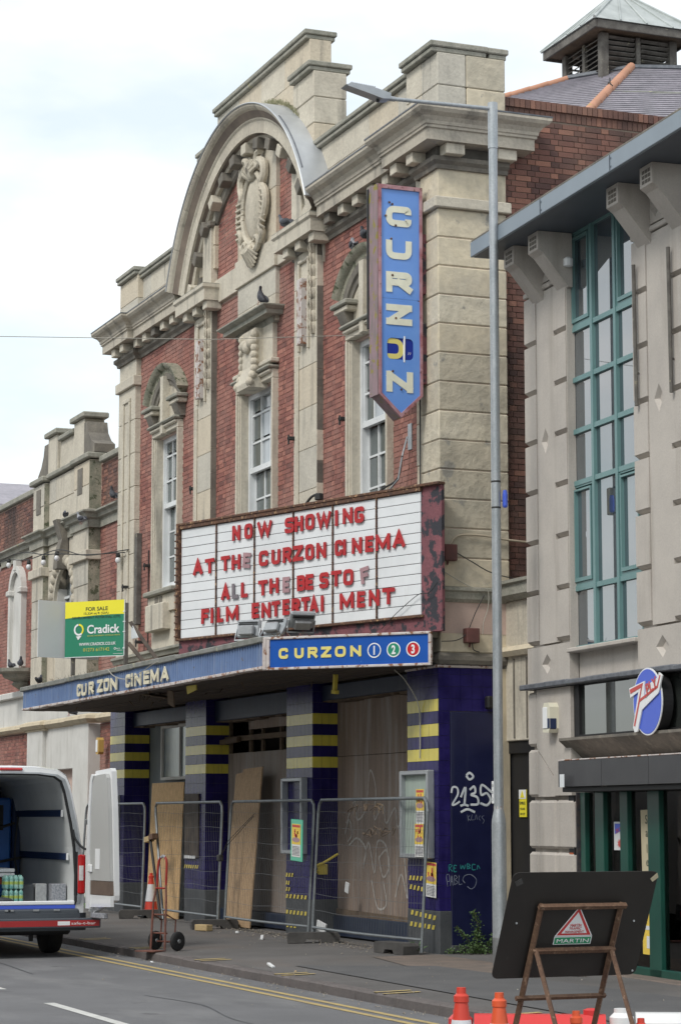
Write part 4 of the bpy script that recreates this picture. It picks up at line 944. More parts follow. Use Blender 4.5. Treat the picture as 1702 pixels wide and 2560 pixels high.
# alley infill between cinema and shop
al = thing('alley_infill', 'weathered stone infill with a black door between the cinema and the shop', 'wall', (0, -.12, 0))
obj('stone_face', BB(-.35, 1.6, 1.02, 1.5, 2.55, 4.26, b=.01), 'stone', al)
for q in (.25, .60): obj('stone_joint', BB(q, q+.02, 1.0, 1.03, 2.58, 3.55, b=.004), 'stone_dirty', al)
obj('band_mould', MB().sweep([(0, 4.26), (.05, 4.26), (.12, 4.32), (.12, 4.44), (.16, 4.46), (.16, 4.50), (0, 4.53)], [(-.4, 1.02), (1.6, 1.02)]), 'coping_stone', al)
obj('base_mould', MB().sweep([(0, 3.58), (.06, 3.58), (.10, 3.64), (.06, 3.70), (0, 3.70)], [(-.4, 1.02), (1.6, 1.02)]), 'stone_gold', al)
obj('door', BB(-.05, 1.6, 1.09, 1.14, 0, 2.55, b=.005), 'near_black', al); obj('door_head', BB(-.05, 1.6, 1.05, 1.3, 2.40, 2.55, b=.005), 'near_black', al)
tag(obj('cctv_sticker', BB(-.37, -.18, 1.236, 1.248, 1.63, 1.96, b=.002), 'sticker_yellow', None, loc=(.62, -.285, 0)), 'yellow CCTV warning sticker on the black alley door', 'sticker')
stk = bpy.data.objects['cctv_sticker']
bx('sticker_top', stk, 'pure_white', -.37, -.18, 1.232, 1.235, 1.85, 1.96)
obj('warning_triangle', MB().prism([(-.33, 1.865), (-.22, 1.865), (-.275, 1.95)], 'y', 1.228, 1.231), 'sticker_yellow', stk)
word('SMILE', .05, .15, 'ink', stk, (-.275, 1.231, 1.80)); word('YOU ARE', .035, .13, 'ink', stk, (-.275, 1.231, 1.73)); word('ON CCTV', .035, .13, 'ink', stk, (-.275, 1.231, 1.67))
# ================================================================== canopy
CAN = thing('entrance_canopy', 'rotting flat canopy with blue ribbed front over the cinema doors', 'canopy')
k = CAN
PL = [(-13.84, .14), (-13.84, -1.70), (-1.48, -1.70), (.20, -.18), (-.1, .14)]
obj('canopy_deck', MB().prism([(-13.8, .12), (-13.8, -1.64), (-1.5, -1.64), (.12, -.16), (-.1, .12)][::-1], 'z', 3.80, 3.87), 'stone_dirty', k)
y = -1.62; i = 0
while y < .12:
    x1 = -1.50+(y+1.64)*(1.62/1.48) if y < -.2 else -.02
    dz = random.uniform(0, .008)
    if 5 == i: obj('soffit_board', BB(-13.78, -7.9, y, y+.085, 3.462+dz, 3.48+dz, b=.003), 'soffit_board', k); obj('soffit_board', BB(-6.6, x1, y, y+.085, 3.462+dz, 3.48+dz, b=.003), 'soffit_board', k)
    else: obj('soffit_board', BB(-13.78, min(x1, -.05), y, y+.085, 3.462+dz, 3.48+dz, b=.003), 'soffit_board', k)
    y += .092; i += 1
obj('soffit_void', B(-13.78, -1.6, -1.6, .1, 3.50, 3.52), 'room_dark', k)
m = MB()     # ribbed sheet on the front
X0, X1 = -13.84, -1.50; n = int((X1-X0)/.10)*6
for i in range(n+1):
    x = X0+(X1-X0)*i/n; y = -1.69+.042*math.sin(i*2*PI/6)
    m.v += [(x, y, 3.50), (x, y, 3.81)]
for i in range(n): m.face([2*i, 2*i+2, 2*i+3, 2*i+1])
obj('ribbed_fascia', m, 'corrugated', k)
m = MB(); x = X0-.06
while x < -1.55:
    w = random.uniform(.5, 1.2); m.bbox(x, min(x+w, -1.50), -1.76, -1.5, 3.80+random.uniform(-.006, .008), 3.875+random.uniform(-.006, .01), b=.012); x += w
obj('lead_kerb', m, 'lead_edge', k)
m = MB(); x = X0
while x < -1.55:
    w = random.uniform(.2, .9); m.bbox(x, min(x+w, -1.50), -1.735, -1.6, 3.462+random.uniform(-.005, .008), 3.505, b=.006); x += w
obj('bottom_trim', m, 'rusty_white', k)
obj('end_fascia', B(-13.85, -13.82, -1.69, .12, 3.47, 3.82), 'corrugated', k)
obj('corner_post', BB(-1.53, -1.44, -1.73, -1.64, 3.45, 3.86, b=.01), 'rusty_white', k)
XL = [('C', -10.13, -9.92), ('U', -9.85, -9.58), ('R', -9.43, -9.18), ('Z', -8.95, -8.65), ('O', -8.58, -8.30), ('N', -8.22, -7.88), ('C', -7.41, -7.19), ('I', -7.14, -7.04), ('N', -6.95, -6.63), ('E', -6.50, -6.23), ('M', -6.15, -5.78), ('A', -5.66, -5.33)]
for ch, a, b_ in XL:
    g = MB(); glyph(g, ch, a, 3.535+random.uniform(-.005, .008), b_-a, .195, .05 if ch != 'I' else .06, -1.765, .016, rad=.25); o = obj('letter', g, 'letter_cream', k, rot=(0, 0, 0))
# hanging rot under the canopy, paint flap
m = MB()
for i in range(34):
    x = random.uniform(-8.6, -6.2) if i < 24 else random.uniform(-13.6, -2); y = random.uniform(-1.5, -1.1) if i < 24 else random.uniform(-1.6, .05)
    m.tube([(x, y, 3.48), (x+random.uniform(-.1, .1), y+random.uniform(-.08, .08), 3.48-random.uniform(.02, .13))], .015, 4, r2=.003)
obj('rotten_fragments', m, 'old_timber', k, kind='stuff')
obj('loose_board', BB(-.12, .12, -.01, .01, -.22, .02, b=.004), 'old_timber', k, loc=(-6.5, -1.35, 3.45), rot=(.2, .3, .1)); obj('loose_board', BB(-.35, .35, -.07, .07, -.01, .01, b=.004), 'old_timber', k, loc=(-7.3, -1.3, 3.42), rot=(.1, .12, .2))
obj('yellow_bracket', BB(-.16, .16, -.008, .008, -.05, .06, b=.003), 'haz_yellow', k, loc=(-5.2, -1.45, 3.42), rot=(.1, -.15, .1)); obj('yellow_bracket', MB().bbox(-.02, .02, -.03, .03, -.2, 0, b=.005).bbox(-.03, .05, -.035, .035, -.25, -.2, b=.005), 'haz_yellow', k, loc=(-1.75, -.65, 3.44), rot=(0, .1, .3))
obj('cable', MB().tube(curve_pts([(-.62, -.32, 3.44), (-.55, -.2, 3.30), (-.52, -.04, 3.0), (-.52, -.02, 2.6), (-.53, -.02, 2.35)]), .008, 5), 'cable_pale', k)
obj('cable', MB().tube(curve_pts([(-8.3, -1.78, 3.86), (-7.9, -1.80, 3.74), (-7.3, -1.80, 3.66), (-6.6, -1.8, 3.70), (-6.0, -1.78, 3.80), (-5.4, -1.7, 3.89)]), .006, 5), 'cable_pale', k)
# twigs and moss on the roof edge
m = MB()
for i in range(150):
    x = random.uniform(-13.5, -8.5) if i < 90 else random.uniform(-3.0, -1.6); y = random.uniform(-1.6, -1.3) if i < 90 else random.uniform(-1.5, -1.0)
    m.tube([(x, y, 3.88), (x+random.uniform(-.12, .12), y+random.uniform(-.1, .1), 3.90+random.uniform(0, .09))], .006, 3, r2=.002)
obj('roof_debris', m, 'old_timber', k, kind='stuff')
# blue end panel at forty two degrees
BA = R(42.14)
bp = bpy.data.objects.new('end_sign', None); COL.objects.link(bp); bp.parent = k; bp.location = (-1.48, -1.70, 0); bp.rotation_euler = (0, 0, BA)
obj('sign_frame', MB().bbox(.03, 2.27, -.035, .02, 3.83, 3.862, b=.006).bbox(.03, 2.27, -.035, .02, 3.448, 3.48, b=.006).bbox(.03, .07, -.034, .02, 3.48, 3.83, b=.006).bbox(2.235, 2.275, -.034, .02, 3.48, 3.83, b=.006), 'rusty_white', bp)
bx('sign_face', bp, 'sign_blue', .07, 2.235, -.012, .012, 3.475, 3.835)
for ch, a, b_ in (('C', .195, .325), ('U', .415, .545), ('R', .60, .735), ('Z', .785, .925), ('O', .975, 1.125), ('N', 1.185, 1.335)):
    g = MB(); glyph(g, ch, a, 3.585, b_-a, .135, .036, -.020, .006, rad=.3); obj('letter', g, 'letter_yellow', bp)
def ring(parent, x, z, r0, r1, y, m, n=36):
    mb = MB()
    for i in range(n):
        t = 2*PI*i/n; mb.v += [(x+r0*math.cos(t), y, z+r0*math.sin(t)), (x+r1*math.cos(t), y, z+r1*math.sin(t))]
    for i in range(n): j = (i+1) % n; mb.face([2*i, 2*i+1, 2*j+1, 2*j])
    return obj('ring', mb, m, parent)
def disc(parent, x, z, r, y, m, name='disc', n=32, rz=None):
    return obj(name, MB().poly([(x+r*math.cos(2*PI*i/n), y, z+(rz or r)*math.sin(2*PI*i/n)) for i in range(n)]), m, parent)
for xx, num, col_ in ((1.51, '1', 'sign_blue'), (1.77, '2', 'circle_green'), (2.03, '3', 'circle_red')):
    disc(bp, xx, 3.652, .082, -.016, col_); ring(bp, xx, 3.652, .078, .092, -.018, 'pure_white')
    word(num, .11, None, 'pure_white', bp, (xx, -.020, 3.652), bold=.004, name='numeral', squash=True)
# ================================================================== lettered board
MQ = thing('marquee_board', 'white lettered programme board with red plastic letters on the canopy roof', 'sign', (0, -.2, 0), R(18))
k = MQ
obj('backing_board', BB(-5.10, .32, .02, .075, 3.86, 5.655, b=.006), 'marquee_paint', k)
obj('board_strut', BB(-4.0, -3.9, .076, 1.0, 4.0, 4.1, b=.01), 'rust', k); obj('board_strut', BB(-1.5, -1.4, .076, .6, 5.2, 5.3, b=.01), 'rust', k)
obj('top_rail', BB(-5.12, .33, -.04, .08, 5.65, 5.685, b=.006), 'rust', k); obj('bottom_rail', BB(-5.10, .0, -.03, .03, 4.045, 4.078, b=.006), 'rust', k)
obj('side_rail', BB(-5.11, -5.055, -.04, .03, 4.05, 5.65, b=.006), 'rust', k); obj('head_rail', BB(-5.05, -.02, -.03, .03, 5.60, 5.65, b=.006), 'rust', k)
divs = [-5.04, -4.21, -3.36, -2.53, -1.72, -.86, -.03]
for i in range(6):
    z = 4.08
    for r in range(12):
        obj('slat', BB(divs[i]+.012, divs[i+1]-.012, .0+random.uniform(0, .003), .02, z+.003, z+.1225, b=.003), 'white_panel', k); z += .1265
for i in range(1, 6):
    m = MB().tube([(divs[i], -.012, 4.06), (divs[i], -.012, 5.62)], .010, 6); zz = 4.1
    while zz < 5.6: m.bbox(divs[i]-.017, divs[i]+.017, -.018, .0, zz, zz+.010, b=.003); zz += .1265
    obj('rusty_divider', m, 'rust', k)
zz = 4.1
while zz < 5.6: obj('rusty_clip', BB(-5.12, -5.05, -.055, -.04, zz, zz+.022, b=.004), 'rust', k); zz += .095
LT = [(5.325, [('N', -3.83, -3.66), ('O', -3.56, -3.39), ('W', -3.28, -2.97), ('S', -2.69, -2.50), ('H', -2.48, -2.31), ('O', -2.26, -2.08), ('W', -2.03, -1.74), ('I', -1.67, -1.59), ('N', -1.50, -1.31), ('G', -1.27, -1.09)]),
      (4.935, [('A', -4.72, -4.51), ('T', -4.43, -4.25), ('T', -4.07, -3.90), ('H', -3.84, -3.65), ('E', -3.59, -3.43, 'letter_faded', .1), ('C', -3.24, -3.05), ('U', -2.97, -2.79), ('R', -2.73, -2.55), ('Z', -2.51, -2.31), ('O', -2.26, -2.09), ('N', -2.03, -1.84), ('C', -1.66, -1.51), ('I', -1.52, -1.42), ('N', -1.32, -1.13), ('E', -1.06, -.91), ('M', -.86, -.59), ('A', -.53, -.31)]),
      (4.545, [('A', -4.07, -3.89), ('L', -3.83, -3.70, 'letter_grey'), ('L', -3.63, -3.49), ('T', -3.24, -3.07), ('H', -3.01, -2.82), ('E', -2.73, -2.59, 'letter_faded'), ('B', -2.43, -2.26), ('E', -2.25, -2.10), ('S', -1.97, -1.79), ('T', -1.72, -1.55), ('O', -1.49, -1.30), ('F', -1.15, -.99, 'letter_faded', -.15)]),
      (4.245, [('F', -4.52, -4.35), ('I', -4.32, -4.24), ('L', -4.16, -4.03), ('M', -3.96, -3.69), ('E', -3.39, -3.24), ('N', -3.18, -2.99), ('T', -2.95, -2.80), ('E', -2.73, -2.59), ('R', -2.54, -2.37), ('T', -2.33, -2.18), ('A', -2.17, -2.0), ('I', -1.95, -1.88), ('M', -1.56, -1.29), ('E', -1.22, -1.07), ('N', -.99, -.79), ('T', -.72, -.52)])]
for z, ls in LT:
    for it in ls:
        ch, a, b_ = it[:3]; mm = it[3] if len(it) > 3 else 'letter_red'; ro = it[4] if len(it) > 4 else random.uniform(-.025, .025)
        w_, h_ = b_-a, .205
        g = MB(); glyph(g, ch, -w_/2, -h_/2, w_, h_, .052 if ch not in 'WMN' else .047, -.012, .012, rad=.22)
        obj('letter', g, mm, k, loc=((a+b_)/2, -.014, z+h_/2+random.uniform(-.006, .006)), rot=(0, ro, 0))
obj('loose_wire', MB().tube(curve_pts([(-.75, -.02, 3.95), (-.45, -.04, 4.12), (-.05, -.04, 4.32), (.15, -.04, 4.33), (.3, -.03, 4.45)]), .005, 5), 'cable', k)
obj('top_arm', MB().tube(curve_pts([(-2.35, .05, 5.68), (-2.2, .03, 5.76), (-2.05, .0, 5.78)]), .018, 6).bbox(-2.08, -1.98, -.02, .06, 5.70, 5.79, b=.01), 'cable', k)
# floodlights on the canopy corner
def flood(x, y, z, rz, tilt, label):
    t = thing('floodlight', label, 'floodlight', (x, y, z), (tilt, 0, rz), 'floodlights on the canopy corner')
    obj('housing', MB().bbox(-.17, .17, -.02, .05, -.12, .12, b=.02), 'case_frame', t)
    obj('gear_box', BB(-.11, .11, -.09, -.02, -.10, .03, b=.015), 'metal_plain', t)
    obj('fins', MB().box(-.14, .14, -.035, -.021, .05, .06).box(-.14, .14, -.035, -.021, .075, .085), 'seal_black', t)
    obj('glass', B(-.15, .15, .052, .056, -.10, .10), 'glass_grimy', t)
    obj('bracket', MB().tube([(-.175, 0, 0), (-.175, -.04, -.16), (.175, -.04, -.16), (.175, 0, 0)], .012, 6), 'galvanised', t)
flood(-2.82, -1.45, 4.08, R(42), R(-8), 'leftmost floodlight on the canopy corner, seen square from behind')
flood(-2.15, -1.33, 4.06, R(28), R(-22), 'middle floodlight on the canopy corner, half turned away')
flood(-1.78, -1.10, 4.12, R(88), R(38), 'rightmost floodlight on the canopy corner, tipped up on edge')
# ================================================================== blade sign
BL = thing('projecting_sign', 'tall blue projecting sign with pale block letters and a pointed foot', 'sign', (0, 0, 0))
k = BL
def yz(pts): return pts
F = [(-.66, 9.50), (-.07, 9.50), (-.07, 6.83), (-.365, 6.545), (-.66, 6.83)]
obj('sign_case', MB().prism(F, 'x', -.53, -.30), 'blade_edge', k)
inn = [(-.625, 9.45), (-.105, 9.45), (-.105, 6.845), (-.365, 6.60), (-.625, 6.845)]
m = MB()
for i in range(5):
    j = (i+1) % 5
    a, b_, c2, d2 = F[i], F[j], inn[j], inn[i]
    n0 = len(m.v)
    for x in (-.30, -.262): m.v += [(x, *a), (x, *b_), (x, *c2), (x, *d2)]
    m.face([n0+4, n0+5, n0+6, n0+7]); m.face([n0, n0+4, n0+5, n0+1] if 0 else [n0+1, n0+5, n0+4, n0]); m.face([n0+3, n0+7, n0+6, n0+2])
obj('sign_rim', m, 'blade_frame', k)
obj('rim_back', MB().prism([(-.675, 9.51), (-.655, 9.51), (-.655, 6.82), (-.675, 6.82)], 'x', -.55, -.285), 'blade_edge', k)
obj('back_rim', MB().bbox(-.60, -.56, -.69, -.66, 7.7, 9.5, b=.005).bbox(-.56, -.545, -.67, -.08, 6.9, 9.5, b=.004), 'near_black', k)
hole = rounded([(-.54, 7.54), (-.20, 7.54), (-.20, 7.29), (-.54, 7.29)], .05, True)
o_ = [(-.105, 9.45), (-.105, 6.845), (-.365, 6.60), (-.625, 6.845), (-.625, 9.45)]
XF = -.285
obj('upper_face', MB().poly([(XF, -.625, 9.45), (XF, -.625, 8.05), (XF, -.105, 8.05), (XF, -.105, 9.45)]), 'blade_blue', k)
m = MB()
m.poly([(XF+.003, -.625, 8.047), (XF+.003, -.625, 7.55), (XF+.003, -.105, 7.55), (XF+.003, -.105, 8.03), (XF+.003, -.14, 8.047)])
m.poly([(XF+.003, -.625, 7.28), (XF+.003, -.625, 6.845), (XF+.003, -.365, 6.60), (XF+.003, -.105, 6.845), (XF+.003, -.105, 7.28)])
m.poly([(XF+.003, -.625, 7.55), (XF+.003, -.625, 7.28), (XF+.003, -.545, 7.28), (XF+.003, -.545, 7.55)]); m.poly([(XF+.003, -.195, 7.55), (XF+.003, -.195, 7.28), (XF+.003, -.105, 7.28), (XF+.003, -.105, 7.55)])
for (yc, zc, sy, sz) in ((-.545, 7.55, 1, -1), (-.195, 7.55, -1, -1), (-.545, 7.28, 1, 1), (-.195, 7.28, -1, 1)):
    r = .06; pts = [(XF+.003, yc, zc)] + [(XF+.003, yc+sy*r*(1-math.cos(t)), zc+sz*r*(1-math.sin(t))) for t in [i*PI/12 for i in range(7)]]
    m.poly(pts)
obj('lower_face', m, 'blade_blue', k)
obj('hole_back', B(XF-.013, XF-.008, -.60, -.13, 7.2, 7.62), 'blade_deep', k)
g = MB(); glyph(g, 'O', 0, 0, .34, .26, .065, 0, .01, frame=lambda u, v, q: (XF-.006-q*.3, -.66+u, 7.285+v)); obj('old_letter', g, 'letter_yellow', k)
obj('tube_lamp', MB().tube([(XF-.004, -.315, 7.25), (XF-.004, -.31, 7.58)], .014, 8), 'pure_white', k)
for yy in (-.27, -.245): obj('loose_wire', MB().tube(curve_pts([(XF-.02, yy-.04, 7.29), (XF-.01, yy+.02, 7.37), (XF-.02, yy-.01, 7.43), (XF-.02, yy+.01, 7.53)]), .004, 5), 'pure_white', k)
for ch, z0, w0 in (('C', 8.975, .345), ('U', 8.555, .35), ('R', 8.13, .35), ('Z', 7.715, .35), ('N', 6.865, .36)):
    g = MB(); glyph(g, ch, 0, 0, w0, .262, .083, 0, .006, rad=.3, frame=lambda u, v, q, z0=z0: (XF+.010-q, -.56+u, z0+v)); obj('letter', g, 'letter_pale', k)
for y, z in ((-.515, 9.275), (-.565, 9.10), (-.475, 9.255), (-.43, 8.985), (-.49, 8.81), (-.475, 8.345), (-.43, 7.80), (-.475, 7.125), (-.36, 6.90)): obj('rust_ring', MB().lathe([(.010, 0), (.016, .003), (.010, .006)], (XF+.012, y, z), 10, 'x'), 'rust', k)
obj('mount_box', BB(-.52, -.31, -.055, .10, 8.15, 8.92, b=.008), 'bar_red' if 0 else 'marquee_paint', k); obj('mount_box', BB(-.52, -.31, -.055, .10, 7.0, 7.77, b=.008), 'marquee_paint', k)
# ================================================================== the shop on the right
SH = thing('shop_building', 'pale rendered shop with tall teal window, grey oversailing eaves and black shutter box', 'building', (4.6, .3, 0), R(-3.4))
k = SH
bx('rear_mass', k, 'concrete', -3.1, 6, .75, 9, 3.2, 8.1)
bx('upper_wall', k, 'concrete', -1.90, -.16, .10, .75, 3.14, 3.47); bx('upper_room', k, 'room_dark', -2.0, -.1, .5, .76, 3.4, 8.25)
def diamond_face(x0, x1, z0, z1, yf, ds):
    xc, zc, W_, H_ = ds[0]; m = MB(); d = .045; q = .55
    m.box(x0, x1, yf+d+.004, .1, z0, z1)
    m.poly([(x0, yf, z0), (xc, yf, z0), (xc, yf, zc-H_), (xc-W_, yf, zc), (xc, yf, zc+H_), (xc, yf, z1), (x0, yf, z1)])
    m.poly([(x1, yf, z1), (xc, yf, z1), (xc, yf, zc+H_), (xc+W_, yf, zc), (xc, yf, zc-H_), (xc, yf, z0), (x1, yf, z0)])
    P4 = [(xc, zc+H_), (xc+W_, zc), (xc, zc-H_), (xc-W_, zc)]; Q4 = [(xc+(a-xc)*q, zc+(b-zc)*q) for a, b in P4]
    for i in range(4):
        j = (i+1) % 4; m.poly([(P4[i][0], yf, P4[i][1]), (P4[j][0], yf, P4[j][1]), (Q4[j][0], yf+d, Q4[j][1]), (Q4[i][0], yf+d, Q4[i][1])])
    m.poly([(a, yf+d, b) for a, b in Q4])
    for xx in (x0, x1): m.poly([(xx, yf, z0), (xx, yf+d+.01, z0), (xx, yf+d+.01, z1), (xx, yf, z1)])
    for zz in (z0, z1): m.poly([(x0, yf, zz), (x1, yf, zz), (x1, yf+d+.01, zz), (x0, yf+d+.01, zz)])
    obj('pier_face', m, 'concrete', k)
def pier(x0, x1, zlow=3.1):
    bx('pier_core', k, 'concrete', x0+.02, x1-.02, .055, .75, zlow, 8.2)
    # centre strip, raised, and two quoin strips cut into blocks
    a, b_ = x0+.34, x1-.36
    diamond_face(a, b_, 3.6, 7.72, -.0, [((a+b_)/2-.02, 5.95, .11, .15)])
    diamond_face(x0, x1, 3.12, 3.575, -.01, [((a+b_)/2-.02, 3.365, .15, .115)])
    diamond_face(x0, x1, 7.82, 8.24, -.005, [((a+b_)/2-.02, 7.99, .12, .12)])
    for (xa, xb) in ((x0, a-.006), (b_+.006, x1)):
        z = 3.60
        while z < 7.6:
            z1 = min(z+.585, 7.72)
            m = MB().prism([(-.012, z+.05), (-.012, z1-.008), (.09, z1-.008), (.09, z+.012), (.045, z+.012)], 'x', xa, xb)
            obj('quoin', m, 'concrete', k); z += .59
    obj('pier_cap', BB(x0-.01, x1+.01, -.02, .1, 7.74, 7.80, b=.01), 'concrete', k)
pier(-3.12, -1.92, 0); pier(-.17, 1.05); pier(2.9, 4.1)
# ground floor of the piers: big rusticated blocks
z = .0; zs = [0, .66, 1.255, 1.84, 2.42, 3.08]
for z0, z1 in zip(zs[:-1], zs[1:]):
    obj('rusticated_block', BB(-3.12, -2.845, -.02, .5, z0+.02, z1-.02, b=.03), 'concrete', k)
    if z1 < 2.3:
        obj('rusticated_block', BB(-2.83, -2.36, -.02, .5, z0+.02, z1-.02, b=.03), 'concrete', k)
        obj('rusticated_block', BB(-2.345, -1.87, -.02, .5, z0+.02, z1-.02, b=.03), 'concrete', k)
obj('pier_panel', MB().prism([(-2.83, 2.42), (-2.36, 2.10), (-2.345, 1.87), (-1.87, 1.87), (-1.87, 3.08), (-2.83, 3.08)], 'y', -.03, .4), 'concrete', k)
obj('pier_wedge', MB().prism([(-2.83, 1.86), (-2.36, 1.86), (-2.36, 2.06), (-2.83, 2.38)], 'y', -.018, .4), 'concrete', k)
# eaves
obj('eave_fascia', BB(-3.30, 4.6, -.62, -.58, 8.25, 8.43, b=.006), 'eave_grey', k)
obj('eave_end', BB(-3.30, -3.26, -.58, .7, 8.25, 8.41, b=.006), 'eave_grey', k)
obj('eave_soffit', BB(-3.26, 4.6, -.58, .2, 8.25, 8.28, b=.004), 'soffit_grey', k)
for q in (-1.2, .62, 2.4): obj('fascia_joint', MB().box(q, q+.012, -.626, -.62, 8.26, 8.42).box(q+.03, q+.04, -.626, -.62, 8.28, 8.30).box(q+.03, q+.04, -.626, -.62, 8.37, 8.39), 'soffit_grey', k)
m = MB(); n = 22
for i in range(n):
    m.box(-3.28, 4.6, -.60+i*.14, -.60+(i+1.35)*.14, 8.43+i*.052, 8.45+i*.052)
obj('roof_slope', m, 'slate', k)
obj('gutter_edge', BB(-3.3, 4.6, -.61, -.50, 8.43, 8.46, b=.006), 'stone_dirty', k)
for xs_ in (-2.71, -1.99, .14, .955, 3.2, 3.9):
    b2 = bpy.data.objects.new('eave_bracket', None); COL.objects.link(b2); b2.parent = k
    m = MB().prism([(-.37, 8.245), (-.37, 8.03), (-.30, 7.985), (.0, 7.62), (.05, 7.62), (.05, 8.245)], 'x', xs_-.145, xs_+.145)
    obj('bracket_body', m, 'concrete', b2)
    mm = MB()
    for i in range(3):
        for j in range(3): mm.box(xs_-.09+i*.068, xs_-.09+i*.068+.05, -.3745, -.3705, 8.06+j*.052, 8.06+j*.052+.035)
    obj('bracket_pattern', mm, 'stone_dirty', b2)
obj('alarm_sensor', MB().lathe([(.03, -.06), (.055, -.05), (.055, .03), (.03, .05)], (-1.80, -.02, 7.90), 10), 'pure_white', k)
# tall teal window
w = bpy.data.objects.new('teal_window', None); COL.objects.link(w); w.parent = k
xs_ = [-1.98, -1.385, -.775, -.17]; zs = [3.50, 4.17, 5.36, 5.95, 6.545, 7.13, 8.26]; YW = .09
m = MB()
for i, x in enumerate(xs_): m.box(x-.03, x+.03, YW-.03, YW+.05, zs[0], zs[-1])
obj('mullions', m, 'teal_frame', w)
for z in zs: obj('transom', MB().box(xs_[0]+.031, xs_[-1]-.031, YW-.022, YW+.045, z-.028, z+.028), 'teal_frame', w)
for i in range(3):
    for j in range(6):
        a, b_, z0, z1 = xs_[i]+.03, xs_[i+1]-.03, zs[j]+.028, zs[j+1]-.028
        if j in (1, 5) and i != 1:
            for q, yy in ((0, -.012), (.045, -.03)):
                f = .022
                obj('casement_frame', MB().box(a+q, a+q+f, YW+yy, YW+.03, z0+q, z1-q).box(b_-q-f, b_-q, YW+yy, YW+.03, z0+q, z1-q).box(a+q+f, b_-q-f, YW+yy, YW+.03, z0+q, z0+q+f+.02).box(a+q+f, b_-q-f, YW+yy, YW+.03, z1-q-f, z1-q), 'teal_frame', w)
            a += .068; b_ -= .068; z0 += .085; z1 -= .068
        obj('pane', B(a-.004, b_+.004, YW+.012, YW+.02, z0-.004, z1+.004), 'glass_teal', w, rot=(0, 0, 0))
obj('window_sill', BB(-1.92, -.17, -.05, .1, 3.45, 3.50, b=.01), 'concrete', k)
obj('reveal', BB(-1.925, -1.91, .0, .1, 3.5, 7.7, b=.002), 'concrete', k)
for xx, z0, z1 in ((-.02, 5.93, 7.45), (.80, 5.93, 7.45)):
    obj('banner_rail', MB().tube([(xx, -.05, z0), (xx, -.06, z1)], .022, 8).tube([(xx, 0, z0+.35), (xx, -.05, z0+.35)], .012, 5).tube([(xx, 0, z1-.3), (xx, -.05, z1-.3)], .012, 5), 'grey_timber', k)
# lead ledge, fascia glass, sloping ledge, shutter box
m = MB(); x = -3.16
while x < 4.6:
    w_ = random.uniform(.25, .8); m.bbox(x, min(x+w_, 4.6), -.11, .1, 3.09+random.uniform(-.004, .004), 3.15+random.uniform(-.004, .006), b=.012); x += w_
obj('lead_ledge', m, 'flashing', k)
bx('fascia_glass', k, 'glass_fascia', -1.83, 4.6, .04, .05, 2.51, 3.085); bx('fascia_edge', k, 'near_black', -1.85, -1.72, .0, .06, 2.50, 3.085, b=.006)
bx('fascia_foot', k, 'near_black', -1.72, 4.6, .0, .06, 2.50, 2.53, b=.006)
obj('sloping_ledge', MB().prism([(-.12, 2.47), (-.12, 2.50), (.1, 2.50), (.25, 2.24), (.2, 2.20)], 'x', -2.0, 4.6), 'stone_dirty', k)
x = -1.62
while x < 4.2:
    obj('shutter_panel', BB(x+.003, x+1.12, -.30, -.28, 1.955, 2.235, b=.004), 'black_box', k); x += 1.125
obj('shutter_top', BB(-1.62, 4.6, -.30, .2, 2.238, 2.252, b=.003), 'rusty_white', k); obj('shutter_end', BB(-1.62, -1.605, -.28, .2, 1.955, 2.236, b=.003), 'black_box', k)
obj('shutter_underside', BB(-1.6, 4.6, -.26, .25, 1.90, 1.953, b=.004), 'near_black', k)
tag(obj('price_sticker', B(-.05, .07, -.003, 0, -.07, .07), 'board_white', loc=(3.18, .03, 2.02), rot=(0, 0, R(-3.4))), 'small pale sticker on the left end of the black shutter box', 'sticker')
# shopfront
SF = k
bx('shutter_guide', k, 'near_black', -2.03, -1.88, .0, .12, 0, 1.90, b=.004); bx('guide_channel', k, 'goods_dark', -1.885, -1.85, .02, .1, 0, 1.9)
for a, b_ in ((-1.80, -1.68), (-1.42, -1.20), (-.79, -.60), (-.12, .155), (1.5, 1.7), (2.9, 3.1)):
    obj('green_post', BB(a, b_, .04, .16, 0, 1.90, b=.006), 'green_frame', k)
obj('stall_rail', BB(-1.85, 4.6, .04, .15, .0, .09, b=.01), 'green_frame', k); obj('sill_rail', BB(-.60, .0, .05, .13, .80, .88, b=.006), 'green_frame', k)
mat('clear_glass', (.9, .95, .93), None, .01)
g_ = MATS['clear_glass']; nn = g_.node_tree; pb = nn.nodes['Principled BSDF']
trn = nn.nodes.new('ShaderNodeBsdfTransparent'); gls = nn.nodes.new('ShaderNodeBsdfGlossy'); gls.inputs['Roughness'].default_value = .01
fr = nn.nodes.new('ShaderNodeFresnel'); fr.inputs['IOR'].default_value = 1.5; mxs = nn.nodes.new('ShaderNodeMixShader'); trn.inputs[0].default_value = (.86, .9, .88, 1)
nn.links.new(fr.outputs[0], mxs.inputs[0]); nn.links.new(trn.outputs[0], mxs.inputs[1]); nn.links.new(gls.outputs[0], mxs.inputs[2]); nn.links.new(mxs.outputs[0], nn.nodes['Material Output'].inputs[0])
for a, b_ in ((-1.68, -1.42), (-1.20, -.79), (-.60, -.12), (.155, 1.5), (1.7, 2.9)): bx('shop_pane', k, 'clear_glass', a, b_, .09, .095, .09, 1.90)
bx('shop_floor', k, 'goods_dark', -1.9, 4.6, .15, 2.6, .0, .05); bx('shop_back', k, 'room_dark', -1.9, 4.6, 2.5, 2.6, 0, 3.1); bx('shop_side', k, 'room_dark', -1.95, -1.88, .2, 2.6, 0, 3.1); bx('shop_ceiling', k, 'room_dark', -1.9, 4.6, .25, 2.6, 2.6, 2.7)
bx('stone_step', k, 'brown_patch', -1.9, 4.6, -.22, .04, -.03, .012, b=.01)
